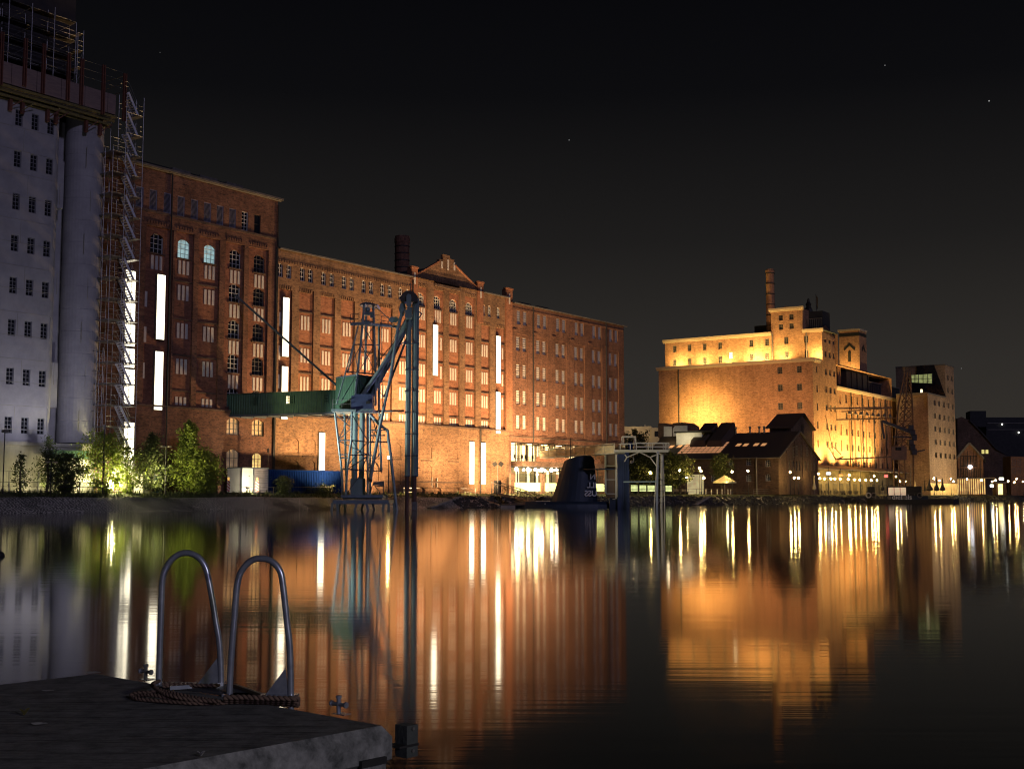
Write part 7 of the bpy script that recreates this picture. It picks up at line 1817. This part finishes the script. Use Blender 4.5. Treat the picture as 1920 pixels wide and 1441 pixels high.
# rope
T = thing('mooring_rope', 'thick reddish hemp rope looped on the deck and wound round the ladder feet', 'rope', atz(360, 1300, ZD))
def rope(pts, r=.0098, n=6):
    C_ = catmull([atz(x, y, ZD+h) for x, y, h in pts], n); out = []; m = MB()
    # two twisted strands give the lay of the rope
    acc = 0; prev = C_[0]; st = [[], []]
    fine = catmull(C_, 3); side = None
    for i, p in enumerate(fine):
        d = (fine[min(i+1, len(fine)-1)]-fine[max(i-1, 0)]).normalized(); x = d.cross(Vector((0,0,1))).normalized(); y = d.cross(x)
        acc += (p-prev).length; prev = p; a = acc*2*pi/.055
        for s in (0, 1): st[s].append(p+(x*cos(a+pi*s)+y*sin(a+pi*s))*r*.5)
    for s in st: m.path(s, r*.68, 6)
    return m.build('rope_strand', m_rope, T, smooth=True)
rope([(298,1276,.05), (290,1279,.09), (286,1284,.05), (300,1292,.03), (330,1300,.025), (362,1306,.02), (395,1311,.02), (420,1316,.015), (404,1317,.012), (360,1317,.015), (300,1313,.015), (258,1309,.015), (246,1304,.016), (252,1299,.03), (280,1297,.04), (300,1294,.05)])
rope([(288,1286,.05), (300,1296,.05), (320,1303,.045), (350,1309,.035), (380,1312,.03), (412,1314,.03)])
rope([(256,1303,.02), (285,1302,.035), (315,1307,.03), (350,1312,.02), (390,1315,.02)])
for k in range(4):
    rope([(420,1307+k*3.6,.045-.014*k), (455,1306+k*3.6,.047-.014*k), (500,1307.5+k*3.6,.047-.014*k), (553,1309+k*3.8,.045-.014*k), (556,1308+k*3.8,.03-.012*k)], .013)
rope([(305,1281,.03), (340,1282,.03), (380,1284,.03), (412,1284,.03)]); rope([(306,1285,.02), (340,1286,.02), (382,1286,.02), (405,1286,.02)])
rope([(553,1311,.03), (556,1316,.02), (556,1322,.0)], .013)
# leaves and litter
m_lf = M('fallen_leaf', (.22,.20,.05), (.12,.10,.03), 20, .8); m_lp = M('pale_litter', (.5,.48,.45), (.35,.33,.32), 20, .9)
def leaf(px, py, s, label, mat, cat='leaf', curl=.5, rz=0):
    P = atz(px, py, ZD+.003); T = MB(); n = 8; pts = []
    for i in range(n+1):
        q = i/n; w_ = s*.38*sin(pi*q)**.8; pts.append((s*(q-.5), w_, curl*s*(abs(q-.5)*1.2)))
    for (x0, w0, z0), (x1, w1, z1) in zip(pts, pts[1:]):
        f = lambda x, y, z: P+Matrix.Rotation(rz, 3, 'Z') @ Vector((x, y, z))
        T.poly([f(x0,0,z0), f(x1,0,z1), f(x1,w1,z1+curl*w1*.8), f(x0,w0,z0+curl*w0*.8)]); T.poly([f(x0,0,z0), f(x0,-w0,z0+curl*w0*.8), f(x1,-w1,z1+curl*w1*.8), f(x1,0,z1)])
    tag(T.build('fallen_leaf', mat), label, cat, 'leaves fallen on the dock')
leaf(46, 1340, .05, 'curled yellow-green leaf standing up on the deck at the left', m_lf, curl=1.1, rz=.6)
leaf(74, 1357, .085, 'flat pale leaf near the curled yellow-green one', m_lp, curl=.1, rz=-.2)
leaf(377, 1417, .035, 'small pale curled leaf near the bottom edge of the deck', m_lp, curl=1.0, rz=.4)
leaf(175, 1260.5, .11, 'flat pale scrap at the far back corner of the dock', m_lp, curl=.05, rz=-.4)
leaf(90, 1294, .07, 'faint pale leaf in the middle of the back deck', m_lp, curl=.05, rz=.1)
# small dark buoy at the left edge
P = atz(-1, 1042, 0); T = local(thing('buoy', 'small dark buoy floating at the left edge of the photo', 'buoy', P))
MB().ball((0,0,.02), .13, 12, 8, .8).build('float', m_dark, T); MB().tube((0,0,.1), (0,0,.2), .02, 6).build('ring_post', m_lead, T)
# main floodlights of the mill; the high pair is added fill for upper storeys
for nm, loc, pw, aim in (('mill_flood', FA.p(17,8,2.3), 29000, FA.p(12,0,16)), ('mill_flood', FA.p(27,8,2.3), 27000, FA.p(34,0,15)), ('mill_flood', FA.p(37,7.5,2.3), 30000, FA.p(47,0,14)), ('mill_flood', FA.p(46,8,2.3), 24000, FA.p(54,0,16)), ('mill_flood', FA.p(58,9,2.4), 9000, FA.p(64,0,18)), ('upper_fill', FA.p(22, 9.6, 9), 24000, FA.p(20, 0, 26)), ('upper_fill', FA.p(48, 9.6, 8), 15000, FA.p(52, 0, 24)), ('mill_flood', FA.p(4,8,2.4), 19000, FA.p(-3,0,24))):
    lamp(nm, 'SPOT', loc, pw, (1.0,.64,.30), aim, .3, 144, 1.0)
lamp('terrace_fill', 'POINT', FA.p(FA.t(1118, 880, 4), 6.5, 5.0), 500, (1,.8,.45), None, .25)  # added point light without a fitting, brightens the cream frames

lamp('jetty_fill', 'SPOT', X(793, 944)+Vector((0,-4,0)), 22000, (1,.9,.62), G(1190, 868), .15, 24, .8)  # added spot over the water, no fitting there; brightens gangway and portal

lamp('near_quay_lamp', 'POINT', (8.5, -4.0, 4.6), 880, (1.0,.97,.90), None, .12)
